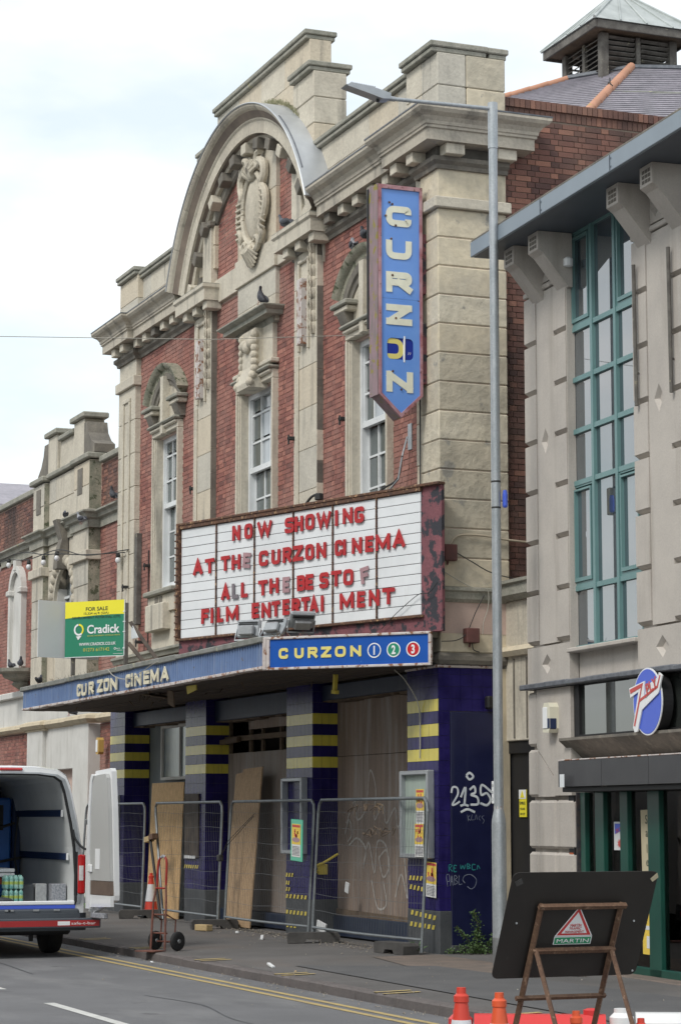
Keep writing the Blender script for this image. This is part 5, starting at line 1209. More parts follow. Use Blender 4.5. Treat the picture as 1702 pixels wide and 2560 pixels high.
def sh(x, y, z):    # shop coordinates to world
    a = R(-3.4); return (4.6+x*math.cos(a)-y*math.sin(a), .3+x*math.sin(a)+y*math.cos(a), z)
def shirt(x, y, z, m, label, w=.42, h=.5):
    mb = MB().prism([(-w/2, 0), (w/2, 0), (w/2, h*.62), (w*.72, h*.55), (w*.80, h*.75), (w*.38, h), (w*.16, h*1.02), (0, h*.95), (-w*.16, h*1.02), (-w*.38, h), (-w*.80, h*.75), (-w*.72, h*.55), (-w/2, h*.62)], 'y', -.05, .05)
    return tag(obj('t_shirt', mb, m, loc=sh(x, y, z), rot=(0, 0, R(-3.4+5))), label, 't-shirt', 'clothes in the shop window')
shirt(-1.16, .42, .96, 'shirt_grey', 'pale grey t-shirt hanging between the two left green posts of the shop window', w=.34, h=.40)
shirt(-.86, .5, 1.0, 'shirt_grey', 'grey t-shirt beside the small white poster in the shop window', w=.30, h=.40)
shirt(.46, .35, .36, 'shirt_grey', 'large grey t-shirt with dark print at the right edge of the shop window', w=.5, h=.62)
for x, y, z, w_, h_, m_, lab in ((-1.28, .5, 1.22, .14, .30, 'goods_dark', 'dark jacket hanging in the leftmost shop pane'), (-1.15, .42, 1.30, .07, .12, 'goods_orange', 'orange cap hanging in the leftmost shop pane'), (-.42, .5, .95, .16, .22, 'goods_orange', 'orange shoe box behind the sale banner'), (.40, .45, 1.45, .12, .16, 'goods_orange', 'red bag high in the right shop pane'),
                       (.36, .4, 1.10, .12, .14, 'bar_red', 'red shoe on the shelf in the right shop pane'), (.5, .4, 1.0, .22, .05, 'pure_white', 'white shoe on the shelf in the right shop pane'), (.55, .5, 1.62, .2, .2, 'pigeon_pale', 'grey hat on the top hook of the right shop pane'), (-.36, .4, .60, .2, .10, 'pigeon_pale', 'grey trainer below the sale banner'), (.47, .38, .14, .18, .12, 'bar_red', 'red box on the floor of the right shop pane'), (-.9, .6, .5, .3, .35, 'goods_dark', 'dark crate low in the shop window')):
    tag(obj('shop_goods', MB().bbox(-w_/2, w_/2, -.05, .05, 0, h_*.6, b=.02).bbox(-w_*.35, w_*.3, -.045, .045, h_*.6, h_, b=.02), m_, loc=sh(x, y, z), rot=(0, 0, R(12))), lab, 'goods')
tag(obj('shop_shelf', BB(.2, 1.4, .25, .55, .94, .97, b=.004), 'metal_plain', loc=(4.6, .3, 0), rot=(0, 0, R(-3.4))), 'thin metal shelf across the right shop pane', 'shelf')
cp = MB().lathe([(.09, 0), (.092, .04), (.07, .09), (.02, .115)], (0, 0, 0), 14).box(-.06, .06, -.16, -.08, 0, .008)
tag(obj('sun_hat', cp, 'pure_white', loc=sh(-1.26, .42, 1.68)), 'white cap hanging at the top of the leftmost shop pane', 'cap')
# stuck-on print
t = tag(obj('window_poster', B(-.115, .115, -.002, 0, -.15, .15), 'paper_white', loc=sh(-.915, .086, 1.43), rot=(0, 0, R(-3.4))), 'small white poster with blue and red lettering on the glass door', 'poster')
obj('poster_print', MB().prism([(-.09, .02), (.09, .06), (.09, .13), (-.09, .13)], 'y', -.004, -.003), 'ply_blue', t)
obj('poster_burst', MB().prism([(.02+.055*(1 if i % 2 else .5)*math.cos(i*PI/8), -.08+.055*(1 if i % 2 else .5)*math.sin(i*PI/8)) for i in range(16)], 'y', -.004, -.003), 'ply_red', t)
word('7PLY', .07, .13, 'ply_red', t, (0, -.0055, .06), rot=(PI/2, -.3, 0))
t = tag(obj('sale_banner', B(-.105, .105, -.004, 0, -.32, .32), 'sale_cream', loc=sh(-.175, .19, 1.385), rot=(0, R(-1.5), R(-3.4))), 'cream vertical sale banner behind the widest green post', 'banner')
for i, ch in enumerate('Sale'): word(ch, .13, None, 'ink', t, (.03, -.006, .22-i*.15))
bpy.data.objects['sale_banner'].location = sh(-.23, .075, 1.385)
for x, z, w_, h_, m_, lab in ((-.21, .98, .13, .25, 'goods_orange', 'orange sunset poster low on the shop door'), (-.245, .43, .24, .42, 'poster_yellow', 'yellow and white poster on the lower shop door glass')):
    t = tag(obj('door_poster', B(-w_/2, w_/2, -.002, 0, -h_/2, h_/2), m_, loc=sh(x, .086, z), rot=(0, 0, R(-3.4))), lab, 'poster')
    obj('poster_print', MB().box(-w_*.1, w_*.3, -.004, -.003, -h_*.35, -h_*.05).box(-w_*.3, w_*.4, -.004, -.003, h_*.1, h_*.2), 'paper_white', t)
for z, m_, lab in ((1.36, 'sticker_yellow', 'tiny yellow sticker on the black shutter guide'), (1.19, 'goods_orange', 'tiny orange sticker on the black shutter guide')):
    tag(obj('guide_sticker', B(-.05, .05, -.003, 0, -.05, .05), m_, loc=sh(-1.955, -.002, z), rot=(0, 0, R(-3.4))), lab, 'sticker')
# round shop sign
t = thing('shop_sign', 'round blue shop sign with a tilted red and white 7PLY emblem', 'sign', sh(.33, -.14, 2.80), R(-3.4))
el = lambda r, n=40: [(r*.325*math.cos(2*PI*i/n), r*.335*math.sin(2*PI*i/n)) for i in range(n)]
obj('sign_shadow_box', MB().prism(el(1.0), 'y', .0, .12), 'near_black', t); obj('disc_rim', MB().prism(el(1.03), 'y', -.012, 0), 'pure_white', t); obj('disc_face', MB().prism(el(.985), 'y', -.016, -.0125), 'ply_blue', t)
S7w = [(-.44, .19), (-.42, .05), (-.16, .10), (-.38, -.33), (-.24, -.37), (-.12, -.10), (.36, .04), (.45, .30), (.37, .33), (.30, .10), (-.07, .0), (.02, .26)]
S7w = [(-.45, .17), (-.42, .06), (-.20, .12), (-.36, -.28), (-.32, -.34), (-.24, -.33), (-.115, -.09), (.33, .08), (.44, .27), (.38, .30), (.35, .31), (.27, .145), (.0, .03), (-.05, .055), (-.03, .235)]
S7w = [(a*.87, b*.9) for a, b in S7w]
obj('emblem_white', MB().prism(S7w, 'y', -.030, -.017), 'pure_white', t)
S7r = [(-.43, .15), (-.415, .09), (-.14, .145), (-.335, -.27), (-.295, -.29), (-.175, -.045), (.31, .115), (.40, .28), (.375, .295), (.29, .135), (-.155, -.01), (-.085, .20)]
S7r = [(-.43, .155), (-.41, .105), (-.12, .165), (-.33, -.26), (-.30, -.275), (-.165, -.0), (.32, .14), (.395, .275), (.375, .28), (.30, .165), (-.155, .035), (-.07, .215)]
S7r = [(a*.87, b*.9) for a, b in S7r]
obj('emblem_red', MB().prism(S7r, 'y', -.0335, -.031), 'ply_red', t)
obj('emblem_back', MB().prism([(-.02, .03), (.26, .12), (.32, .25), (.23, .22), (.0, .15)], 'y', -.029, -.018), 'pure_white', t)
word('PLY', .16, .26, 'ply_red', t, (.14, -.036, .155), rot=(PI/2, R(-18), 0), bold=.004)
# alarm boxes
def alarm(p, rz, m1, m2, lab, s=1):
    t = thing('alarm_box', lab, 'alarm', p, rz)
    obj('box_body', MB().prism([(-.10*s, -.16*s), (.06*s, -.17*s), (.10*s, -.12*s), (.10*s, .12*s), (.06*s, .17*s), (-.06*s, .17*s), (-.10*s, .11*s)], 'y', -.11*s, 0), m1, t)
    obj('box_front', BB(-.085*s, .04*s, -.12*s, -.11*s, -.12*s, .12*s, b=.01), 'pure_white', t)
    if m2: obj('box_lamp', BB(.02*s, .104*s, -.115*s, -.02, -.13*s, .0, b=.012), m2, t)
alarm(sh(-2.30, -.03, 2.74), R(-3.4), 'alarm_cream', 'dark_blue', 'cream alarm box with dark blue corner on the shop pier')
alarm((-15.25, .13, 2.92), 0, 'alarm_yellow', None, 'small weathered yellow alarm box left of the tiled entrance', .9)
# lamp post
t = thing('lamp_post', 'tall galvanised street lamp post with a single outreach arm', 'street lamp', (2.1, -.21, 0))
obj('base_tube', MB().lathe([(.082, -.05), (.082, 1.55), (.078, 1.60), (.055, 1.72)], seg=20), 'galvanised', t, smooth=True)
obj('base_paint', MB().lathe([(.0835, -.05), (.0835, .30)], seg=20), 'metal_plain', t, smooth=True)
obj('shaft', MB().lathe([(.055, 1.70), (.053, 6), (.051, 9.45)], seg=18), 'galvanised', t, smooth=True)
obj('top_sleeve', MB().lathe([(.0, 9.32), (.058, 9.35), (.058, 9.90), (.0, 9.905)], seg=18), 'galvanised', t, smooth=True)
obj('arm', MB().tube([(0, 0, 9.83), (0, -1.30, 9.80)], .024, 10, r2=.024), 'galvanised', t, smooth=True)
obj('lantern_neck', MB().tube([(0, -1.24, 9.80), (0, -1.36, 9.805)], .03, 10), 'case_frame', t)
lh = obj('lantern', MB().prism([(-1.32, 9.84), (-1.32, 9.775), (-1.42, 9.765), (-1.56, 9.80), (-1.84, 9.865), (-1.87, 9.88), (-1.80, 9.90), (-1.50, 9.88)], 'x', -.085, .085), 'case_frame', t)
m = MB()
for i in range(14): m.box(-.08, .08, -1.52-i*.022, -1.512-i*.022, 9.878+i*.0014, 9.900+i*.0014)
obj('lantern_fins', m, 'metal_plain', lh)
obj('sensor', MB().lathe([(.02, -.02), (.02, .02)], (0, -1.45, 9.765), 8), 'near_black', lh)
obj('number_plate', BB(-.055, -.015, -.058, -.045, 1.78, 2.03, b=.003), 'paper_white', t, rot=(0, 0, R(12)))
for i, ch in enumerate('003'): word(ch, .05, None, 'ink', t, (-.022, -.064, 1.98-i*.075), rot=(PI/2, 0, R(14)), name='post_number')
obj('strap', MB().lathe([(.056, 5.12), (.056, 5.14)], seg=14).lathe([(.056, 5.42), (.056, 5.44)], seg=14), 'cable', t)
obj('sticker_scraps', MB().lathe([(.0560, 1.60), (.0560, 1.75)], seg=9), 'rusty_white', t)
tag(obj('cctv_unit', BB(-.14, -.06, .0, .08, 0, .32, b=.01), 'alarm_cream', loc=(2.1, -.21, 5.12)), 'cream weatherproof box strapped to the left of the lamp post', 'box')
tag(obj('blue_connector', MB().lathe([(.02, 0), (.03, .02), (.03, .15), (.022, .2)], seg=10), 'ply_blue', loc=(2.15, -.12, 5.13)), 'blue cable connector hanging on the right of the lamp post', 'connector')
# ================================================================== brick building on the left
LB = thing('brick_building', 'low red brick building with stone piers and shaped parapet left of the cinema', 'building')
k = LB; cb = []
bx('rear_mass', k, 'mortar_dark', -24.4, -14.1, .9, 8, 0, 8.2)
mb = MB()
for (x0, x1, z0, z1) in ((-24.4, -18.8, 2.0, 8.35), (-18.8, -17.2, 2.0, 4.9), (-18.8, -17.2, 6.6, 8.35), (-17.2, -14.1, 2.0, 8.35)): mb.box(x0, x1, .256, .9, z0, z1)
obj('mortar_bed', mb, 'mortar', k); bx('lower_wall', k, 'mortar', -24.4, -14.3, .256, .9, -.1, 2.0)
pin = lambda u, z: not (-20.2 < u < -19.4) and not (-17.1 < u < -16.1) and not (-19.4 < u < -17.1)
brick_field(cb, 0, .25, 0, -24.4, -20.25, 4.24, 7.05, 'brick_red'); brick_field(cb, 0, .25, 0, -16.0, -14.03, 4.24, 7.05, 'brick_red')
brick_field(cb, 0, .25, 0, -24.4, -20.15, 7.42, 8.28, 'brick_brown'); brick_field(cb, 0, .25, 0, -15.95, -14.03, 7.32, 8.22, 'brick_brown')
brick_field(cb, 0, .25, 0, -24.4, -20.45, .8, 3.36, 'brick_red'); brick_field(cb, 0, .25, 0, -15.82, -14.3, 1.2, 3.36, 'brick_red')
place_pieces('brick', cb, k)
for x0, x1 in ((-20.25, -19.35), (-17.1, -16.0)):
    ashlar('pier_block', k, x0, x1, .02, .4, 4.25, 7.1, 'stone', ch=.57, bl=2, b=.01)
    obj('pier_ring', BB(x0-.06, x1+.06, -.05, .4, 6.42, 6.60, b=.01), 'stone', k)
    ashlar('pier_block', k, x0, x1, .02, .4, 7.38, 8.32, 'stone', ch=.47, bl=2, b=.01)
    obj('panel_niche', B(x0+.28, x0+.62, .012, .02, 7.72, 8.22), 'stone_dirty', k)
    obj('pier_coping', BB(x0-.09, x1+.06, -.05, .5, 8.34, 8.45, b=.02), 'coping_stone', k)
    obj('pier_side_stain', B(x1, x1+.004, .02, .25, 4.3, 8.3), 'moss_stone', k)
ashlar('panel_block', k, -19.34, -17.11, .12, .4, 6.5, 7.1, 'stone', ch=.6, bl=3); ashlar('panel_block', k, -19.34, -17.11, .12, .4, 7.38, 8.36, 'stone', ch=.5, bl=1.1)
ashlar('panel_block', k, -19.34, -18.72, .12, .4, 4.25, 6.5, 'stone', ch=.55, bl=2); ashlar('panel_block', k, -17.28, -17.11, .12, .4, 4.25, 6.5, 'stone', ch=.55, bl=2); ashlar('panel_block', k, -18.72, -17.28, .12, .4, 4.25, 4.95, 'stone', ch=.7, bl=2)
CP = [(0, -.28), (.04, -.28), (.04, -.13), (.10, -.10), (.12, -.04), (.18, 0), (.18, .03), (0, .07)]
obj('cornice', MB().sweep(CP, [(-24.4, .25), (-20.31, .25), (-20.31, .02), (-19.29, .02), (-19.29, .12), (-17.16, .12), (-17.16, .02), (-15.94, .02), (-15.94, .25), (-14.04, .25)], 7.30), 'coping_stone', k)
obj('parapet_coping', BB(-24.4, -20.3, .17, .5, 8.29, 8.42, b=.02), 'coping_stone', k); obj('parapet_coping', BB(-15.9, -14.04, .17, .5, 8.24, 8.36, b=.02), 'coping_stone', k); obj('parapet_coping', BB(-19.3, -17.1, .04, .5, 8.38, 8.48, b=.02), 'coping_stone', k)
obj('raised_block', BB(-19.4, -18.7, .1, .5, 8.45, 9.22, b=.015), 'stone', k); obj('raised_block', BB(-18.69, -17.45, .16, .5, 8.48, 9.05, b=.01), 'stone', k); obj('raised_block', BB(-17.44, -16.7, .1, .5, 8.45, 9.22, b=.015), 'stone', k)
obj('raised_coping', BB(-19.5, -18.6, .03, .55, 9.22, 9.33, b=.02), 'coping_stone', k); obj('raised_coping', BB(-18.62, -17.5, .08, .55, 9.05, 9.15, b=.02), 'coping_stone', k); obj('raised_coping', BB(-17.55, -16.55, .03, .55, 9.22, 9.33, b=.02), 'coping_stone', k)
obj('swept_shoulder', MB().prism([(-16.7, 8.46), (-15.95, 8.46), (-15.95, 8.62), (-16.2, 8.72), (-16.42, 8.9), (-16.5, 9.12), (-16.7, 9.12)], 'y', .1, .5), 'stone_dirty', k)
obj('swept_shoulder', MB().prism([(-19.4, 8.46), (-20.2, 8.46), (-20.2, 8.55), (-19.95, 8.7), (-19.78, 8.9), (-19.7, 9.12), (-19.4, 9.12)][::-1], 'y', .1, .5), 'stone_dirty', k)
obj('scroll_keystone', MB().prism([(-.14, 7.38), (.1, 7.38), (.1, 6.42), (-.12, 6.42), (-.10, 6.7), (-.02, 7.0)], 'x', -18.05, -17.75), 'stone_dirty', k)
m = MB()
for i in range(17):
    a = -1.9+3.8*i/16
    if abs(a) > .15: m.ball((-17.95+.86*math.sin(a), .08, 5.85+.75*math.cos(a)), .13, .10, .12, 8, 5)
obj('carved_swag', m, 'carved_stone', k, smooth=True, kind='stuff')
obj('round_arch', arc_sweep([(.72, .14), (.72, .07), (.80, .05), (.86, .12)], -1.6, 1.6, 24, -17.95, 5.75), 'stone', k)
obj('window_glass', B(-18.7, -17.3, .32, .33, 4.95, 6.5), 'glass_sash', k); obj('window_frame', MB().box(-18.2, -18.14, .27, .32, 4.95, 6.4).box(-17.75, -17.7, .27, .32, 4.95, 6.4).box(-18.7, -17.3, .27, .318, 5.9, 5.95), 'white_paint', k)
obj('white_reveal', MB().box(-18.72, -18.6, .13, .32, 4.95, 6.1), 'white_masonry', k)
# white blind niche
m = MB().prism([(-22.62, 4.75)] + [(-22.12-.50*math.cos(i*PI/12), 6.35+.40*math.sin(i*PI/12)) for i in range(13)] + [(-21.62, 4.75)], 'y', .20, .26)
obj('niche_panel', m, 'white_masonry', k)
obj('niche_arch', arc_sweep([(.43, .2), (.43, .12), (.56, .12), (.56, .26)], -1.57, 1.57, 18, -22.12, 6.35), 'white_masonry', k)
obj('niche_jambs', MB().bbox(-22.68, -22.55, .12, .26, 4.75, 6.35, b=.01).bbox(-21.69, -21.56, .12, .26, 4.75, 6.35, b=.01).bbox(-22.75, -22.48, .08, .26, 6.30, 6.42, b=.02).bbox(-21.76, -21.49, .08, .26, 6.30, 6.42, b=.02).bbox(-22.22, -22.02, .1, .26, 6.8, 7.05, b=.02), 'white_masonry', k)
obj('niche_bracket', MB().lathe([(.05, -.32), (.2, -.22), (.16, -.16), (.36, -.08), (.40, 0), (.60, .03), (.62, .10)], (-21.4, .12, 4.58), 14), 'coping_stone', k)
# lower ledge, white band and doorway piers
obj('white_ledge', BB(-24.4, -14.32, .10, .4, 4.10, 4.24, b=.02), 'white_masonry', k); obj('white_band', BB(-24.4, -14.32, .20, .4, 3.5, 4.10, b=.01), 'white_masonry', k)
obj('cream_mould', MB().sweep([(0, 3.36), (.06, 3.38), (.12, 3.44), (.10, 3.50), (0, 3.54)], [(-24.4, .2), (-20.5, .2), (-20.5, .02), (-19.1, .02), (-19.1, .1), (-17.0, .1), (-17.0, .02), (-15.75, .02), (-15.75, .2), (-14.32, .2)]), 'cream_masonry', k)
obj('white_pier', BB(-20.42, -19.2, .02, .4, -.02, 3.36, b=.01), 'white_masonry', k); obj('white_pier', BB(-16.9, -15.84, .02, .4, -.02, 3.36, b=.01), 'white_masonry', k)
obj('white_panel', BB(-19.2, -16.9, .1, .4, 2.55, 3.36, b=.01), 'white_masonry', k); obj('pier_cap', BB(-20.5, -19.05, .0, .42, 3.33, 3.37, b=.01), 'cream_masonry', k)
obj('blue_door', BB(-19.2, -16.9, .3, .35, 0, 2.56, b=.01), 'door_blue', k); obj('door_dark', B(-18.9, -17.0, .292, .3, .2, 2.2), 'room_dark', k)
obj('tar_plinth', BB(-15.84, -14.3, .1, .3, -.02, .9, b=.01), 'plinth_paint', k)
t = thing('stone_building', 'stone fronted building at the far left edge behind the brick one', 'building')
obj('wall', BB(-40, -24.42, .1, 8, 0, 8.3, b=.01), 'stone', t); obj('gable', MB().prism([(-40, 8.3), (-24.42, 8.3), (-24.42, 8.45), (-27, 9.3), (-40, 9.3)], 'y', .4, 7), 'stone', t); obj('cornice', BB(-40, -24.40, -.05, .3, 8.25, 8.42, b=.02), 'coping_stone', t); obj('window', B(-27.6, -26.2, .08, .1, 5, 7), 'glass_sash', t)
obj('roof', MB().prism([(-40, 9.3), (-26.9, 9.3), (-24.3, 8.47), (-24.3, 8.53), (-26.9, 9.37), (-40, 9.37)], 'y', .3, 7.1), 'slate', t); obj('downpipe', MB().tube([(-24.45, 0, 0), (-24.45, 0, 7.0)], .06, 8), 'cable', t)
tag(obj('roof_vent', BB(-21.5, -20.2, 1.2, 2.5, 8.2, 8.86, b=.02), 'eave_grey'), 'grey metal vent box behind the brick parapet on the left', 'vent')
# ================================================================== hall roof and louvred cupola behind
RF = thing('hall_roof', 'grey slate roof with orange ridge tiles behind the cinema side wall', 'roof')
T1, T2, T3 = Vector((-9.95, 7.05, 14.70)), Vector((-9.15, 7.9, 14.78)), Vector((-8.55, 9.3, 14.72)); T0 = Vector((-11.4, 8.0, 14.7))
B1, B2, B3 = Vector((-10.55, 5.6, 14.25)), Vector((-8.2, 6.85, 13.88)), Vector((-5.9, 10.3, 13.4)); B0 = Vector((-14, 8, 13.2))
ext = lambda a, b_, f: a+(b_-a)*f
E1, E2, E3, E0 = ext(T1, B1, 3.4), ext(T2, B2, 3.4), ext(T3, B3, 2.0), ext(T0, B0, 1.6)
def slate_face(a, b_, d, e, n, name):
    """courses of slate between the upper edge a-b and the lower edge e-d"""
    m = MB(); nr = (b_-a).cross(e-a).normalized(); nr = nr if nr.z > 0 else -nr
    for i in range(n):
        f0, f1 = i/n, (i+1.12)/n
        p = [a.lerp(e, f0), b_.lerp(d, f0), b_.lerp(d, min(f1, 1)), a.lerp(e, min(f1, 1))]
        lift = [0.0, 0.0, .022, .022]
        n0 = len(m.v)
        for q, l in zip(p, lift): m.v.append(tuple(q+nr*l))
        m.face([n0, n0+1, n0+2, n0+3])
        q2, q3 = Vector(m.v[n0+2]), Vector(m.v[n0+3]); n1 = len(m.v); m.v += [tuple(q2-nr*.022), tuple(q3-nr*.022)]; m.face([n0+3, n0+2, n1, n1+1])
    return obj(name, m, 'slate', RF)
slate_face(T1, T2, E2, E1, 46, 'slate_slope'); slate_face(T2, T3, E3, E2, 46, 'slate_slope'); slate_face(T0, T1, E1, E0, 20, 'slate_slope')
obj('roof_deck', MB().poly([T0, T1, T2, T3, Vector((-10, 10.5, 14.7))]), 'flashing', RF)
for a, b_, r_ in ((T1, E1, .055), (T2, E2, .075)):
    n = 16
    for i in range(n):
        p, q = a.lerp(b_, i/n), a.lerp(b_, (i+1.04)/n); off = Vector((0, 0, .02))
        obj('ridge_tile', MB().tube([p+off+Vector((0, 0, .014)), q+off], r_, 10, r2=r_*1.12), 'terracotta', RF, smooth=True)
obj('hip_clip', MB().tube([T2.lerp(E2, .24)+Vector((-.1, 0, .05)), T2.lerp(E2, .24)+Vector((0, -.03, .14)), T2.lerp(E2, .24)+Vector((.1, 0, .05))], .01, 5).tube([T2.lerp(E2, .24)+Vector((0, 0, .12)), T2.lerp(E2, .24)+Vector((0, 0, .22))], .012, 5), 'cable', RF)
obj('lead_skirt', MB().tube([T1+Vector((0, 0, .05)), T2+Vector((0, 0, .03)), T3+Vector((0, 0, .05))], .045, 6), 'flashing', RF); obj('lead_apron', MB().tube([T2.lerp(E2, .26)+Vector((-.05, .06, .0)), T3.lerp(E3, .40)], .06, 6), 'lead_edge', RF)
CU = thing('roof_cupola', 'square timber louvred cupola with a pyramid metal roof on the hall', 'cupola', (-10.02, 8.13, 0))
h = .69; z0, z1 = 14.35, 15.42
for sx in (-1, 1):
    for sy in (-1, 1): obj('corner_post', BB(sx*h-.075, sx*h+.075, sy*h-.075, sy*h+.075, z0, z1, b=.012), 'grey_timber', CU)
for sx, sy in ((1, 0), (0, -1), (-1, 0), (0, 1)):
    if sx: obj('mid_post', BB(sx*h-.04, sx*h+.04, -.045, .045, z0, z1, b=.01), 'grey_timber', CU)
    else: obj('mid_post', BB(-.045, .045, sy*h-.04, sy*h+.04, z0, z1, b=.01), 'grey_timber', CU)
    for half in (-1, 1):
        for i in range(11):
            if sx == 1 and half == 1 and i < 4: continue
            zz = z0+.08+i*.094; ln = h/2-.065; cc = half*(h/2)
            m = MB().bbox(-ln, ln, -.036, .036, -.009, .009, b=.004)
            if sx: o = obj('louvre_slat', m, 'grey_timber', CU, loc=(sx*h, cc, zz), rot=(R(-38) if sx > 0 else R(38), random.uniform(-.02, .02), PI/2)); 
            else: o = obj('louvre_slat', m, 'grey_timber', CU, loc=(cc, sy*h, zz), rot=(R(38) if sy < 0 else R(-38), random.uniform(-.02, .02), 0))
obj('dark_core', BB(-h+.16, h-.16, -h+.16, h-.16, z0, z1, b=.01), 'room_dark', CU)
obj('loose_louvre', BB(-.3, .3, -.01, .01, -.05, .05, b=.004), 'grey_timber', CU, loc=(h+.03, .3, z0+.35), rot=(0, .1, 1.9))
e = 1.02
obj('eave_board', MB().bbox(-e, e, -e, -e+.04, z1-.02, z1+.13, b=.008).bbox(-e, e, e-.04, e, z1-.02, z1+.13, b=.008).bbox(e-.04, e, -e+.042, e-.042, z1-.02, z1+.13, b=.008).bbox(-e, -e+.04, -e+.042, e-.042, z1-.02, z1+.13, b=.008), 'grey_timber', CU)
obj('eave_soffit', B(-e+.04, e-.04, -e+.04, e-.04, z1+.03, z1+.05), 'old_timber', CU)
m = MB(); ap = (0, 0, 16.42); tt = .10; e2 = e+.03; zr = z1+.14
cs = [(-e2, -e2), (e2, -e2), (e2, e2), (-e2, e2)]
for i in range(4):
    j = (i+1) % 4; m.poly([(cs[i][0], cs[i][1], zr), (cs[j][0], cs[j][1], zr), (tt*cs[j][0], tt*cs[j][1], 16.42), (tt*cs[i][0], tt*cs[i][1], 16.42)])
m.poly([(tt*q[0], tt*q[1], 16.42) for q in cs]); m.poly([(q[0], q[1], zr) for q in cs][::-1])
obj('metal_roof', m, 'zinc_roof', CU)
m = MB()
for i in range(4):
    j = (i+1) % 4
    for f in (0, .25, .5, .75):
        a = Vector((cs[i][0]+(cs[j][0]-cs[i][0])*f, cs[i][1]+(cs[j][1]-cs[i][1])*f, zr+.01)); b_ = Vector((a.x*tt, a.y*tt, 16.43)); m.tube([a, b_], .018 if f else .03, 5)
obj('roof_rolls', m, 'zinc_roof', CU)
# ================================================================== street things
# --- temporary fence
def fence(x0, x1, y0, y1, lab, lean0=0., lean1=0., sag=0.):
    t = thing('temporary_fence', lab, 'fence', ((x0+x1)/2, (y0+y1)/2, 0), 0, 'temporary fence panels in front of the cinema')
    ox, oy = (x0+x1)/2, (y0+y1)/2; a = Vector((x0-ox, y0-oy, .0)); b_ = Vector((x1-ox, y1-oy, .0)); d = (b_-a).normalized()
    H0, H1 = .12, 1.86; n_ = Vector((d.y, -d.x, 0))
    at = lambda u, z: a+(b_-a)*u + Vector((0, 0, z)) + d*((lean0*(1-u)+lean1*u)*(z-H0)/1.74) + n_*(-.10*(z/1.9)) + n_*sag*math.sin(PI*u)*(1 if z < 1 else .3)
    r = .021
    obj('post', MB().tube([at(0, .02), at(0, 1.7)], r, 8), 'fence_steel', t); obj('post', MB().tube([at(1, .02), at(1, 1.7)], r, 8), 'fence_steel', t)
    dd = .14/3.5
    obj('top_rail', MB().tube([at(0, 1.69), at(.008, 1.80), at(.03, 1.86)] + [at(u/10, 1.86) for u in range(1, 10)] + [at(.97, 1.86), at(.992, 1.80), at(1, 1.69)], r, 8), 'fence_steel', t)
    obj('bottom_rail', MB().tube([at(u/10, H0+.05) for u in range(0, 11)], r*.85, 8), 'fence_steel', t)
    m = MB(); L_ = (b_-a).length; nn = int(L_/.075)
    for i in range(1, nn):
        u = i/nn; w = lambda z, i=i: n_*.008*math.sin(i*.7+z*2)
        m.tube([at(u, H0+.05), at(u, .9)+w(.9), at(u, 1.85)], .0021, 3, cap=False)
    for i in range(1, 8):
        z = H0+.05+i*.218; m.tube([at(j/8, z+.012*math.sin(j*1.3+i)) for j in range(9)], .0026, 3, cap=False)
    obj('wire_mesh', m, 'wire', t, kind='stuff'); return t
fence(-3.62, -.05, -.25, -.22, 'rightmost wire fence panel across the plywood doorway', sag=.10)
fence(-7.15, -3.80, -.28, -.24, 'third wire fence panel from the left, carrying the green board', sag=.06)
fence(-10.15, -7.3, -.30, -.34, 'second wire fence panel from the left with a slanting left post', lean0=-.8, lean1=-.08)
fence(-15.0, -11.3, -.32, -.3, 'leftmost wire fence panel partly behind the open van door', lean1=-.15)
def feet(x, y, rz, lab, chip=0):
    mb = MB().prism([(-.34, 0), (-.12, 0), (-.09, .05), (.09, .05), (.12, 0), (.34, 0), (.35, .10), (.32, .135), (-.32, .135), (-.35, .10)], 'y', -.11, .11)
    return tag(obj('ballast_block', mb, 'rubber_block', loc=(x, y, -.003), rot=(0, 0, rz)), lab, 'ballast block', 'rubber feet under the fence panels')
feet(-.40, -.40, R(8), 'dark fence foot beside the leafy weed at the cinema corner'); feet(-3.05, -.45, R(70), 'fence foot between the third and the rightmost fence panel'); feet(-7.2, -.42, R(80), 'fence foot below the clamp of the middle fence posts'); feet(-11.1, -.38, R(75), 'fence foot behind the sack truck near the far cone')
tag(obj('clamp', MB().bbox(-.05, .05, -.04, .04, -.05, .05, b=.015).tube([(0, 0, 0), (.3, .0, .18), (.7, .28, .62)], .006, 4).tube([(0, 0, .02), (.35, 0, .25), (.75, .28, .66)], .006, 4), 'cable', loc=(-7.22, -.33, 1.03)), 'black clamp and straps tying the middle fence posts together', 'clamp')
t = thing('wood_block', 'offcut of pale timber jammed between the slanting fence posts', 'timber', (-10.75, -.32, 1.29)); obj('timber_piece', BB(-.22, .03, -.05, .05, -.05, .04, b=.006), 'wood_block', t, rot=(0, -.1, 0)); obj('timber_end', BB(.035, .25, -.05, .05, -.03, .06, b=.006), 'rusty_frame', t, rot=(0, -.1, 0))
tag(obj('leaning_pole', MB().tube([(-10.72, -.33, 1.25), (-9.9, -.40, .02)], .024, 8), 'cable'), 'dark steel brace slanting from the timber offcut down to the pavement', 'pole')
tag(obj('timber_offcut', BB(-.14, .14, -.06, .06, .0, .09, b=.008), 'wood_block', loc=(-6.7, -.75, -.005), rot=(0, 0, R(20))), 'short timber offcut on the pavement below the middle fence posts', 'timber')
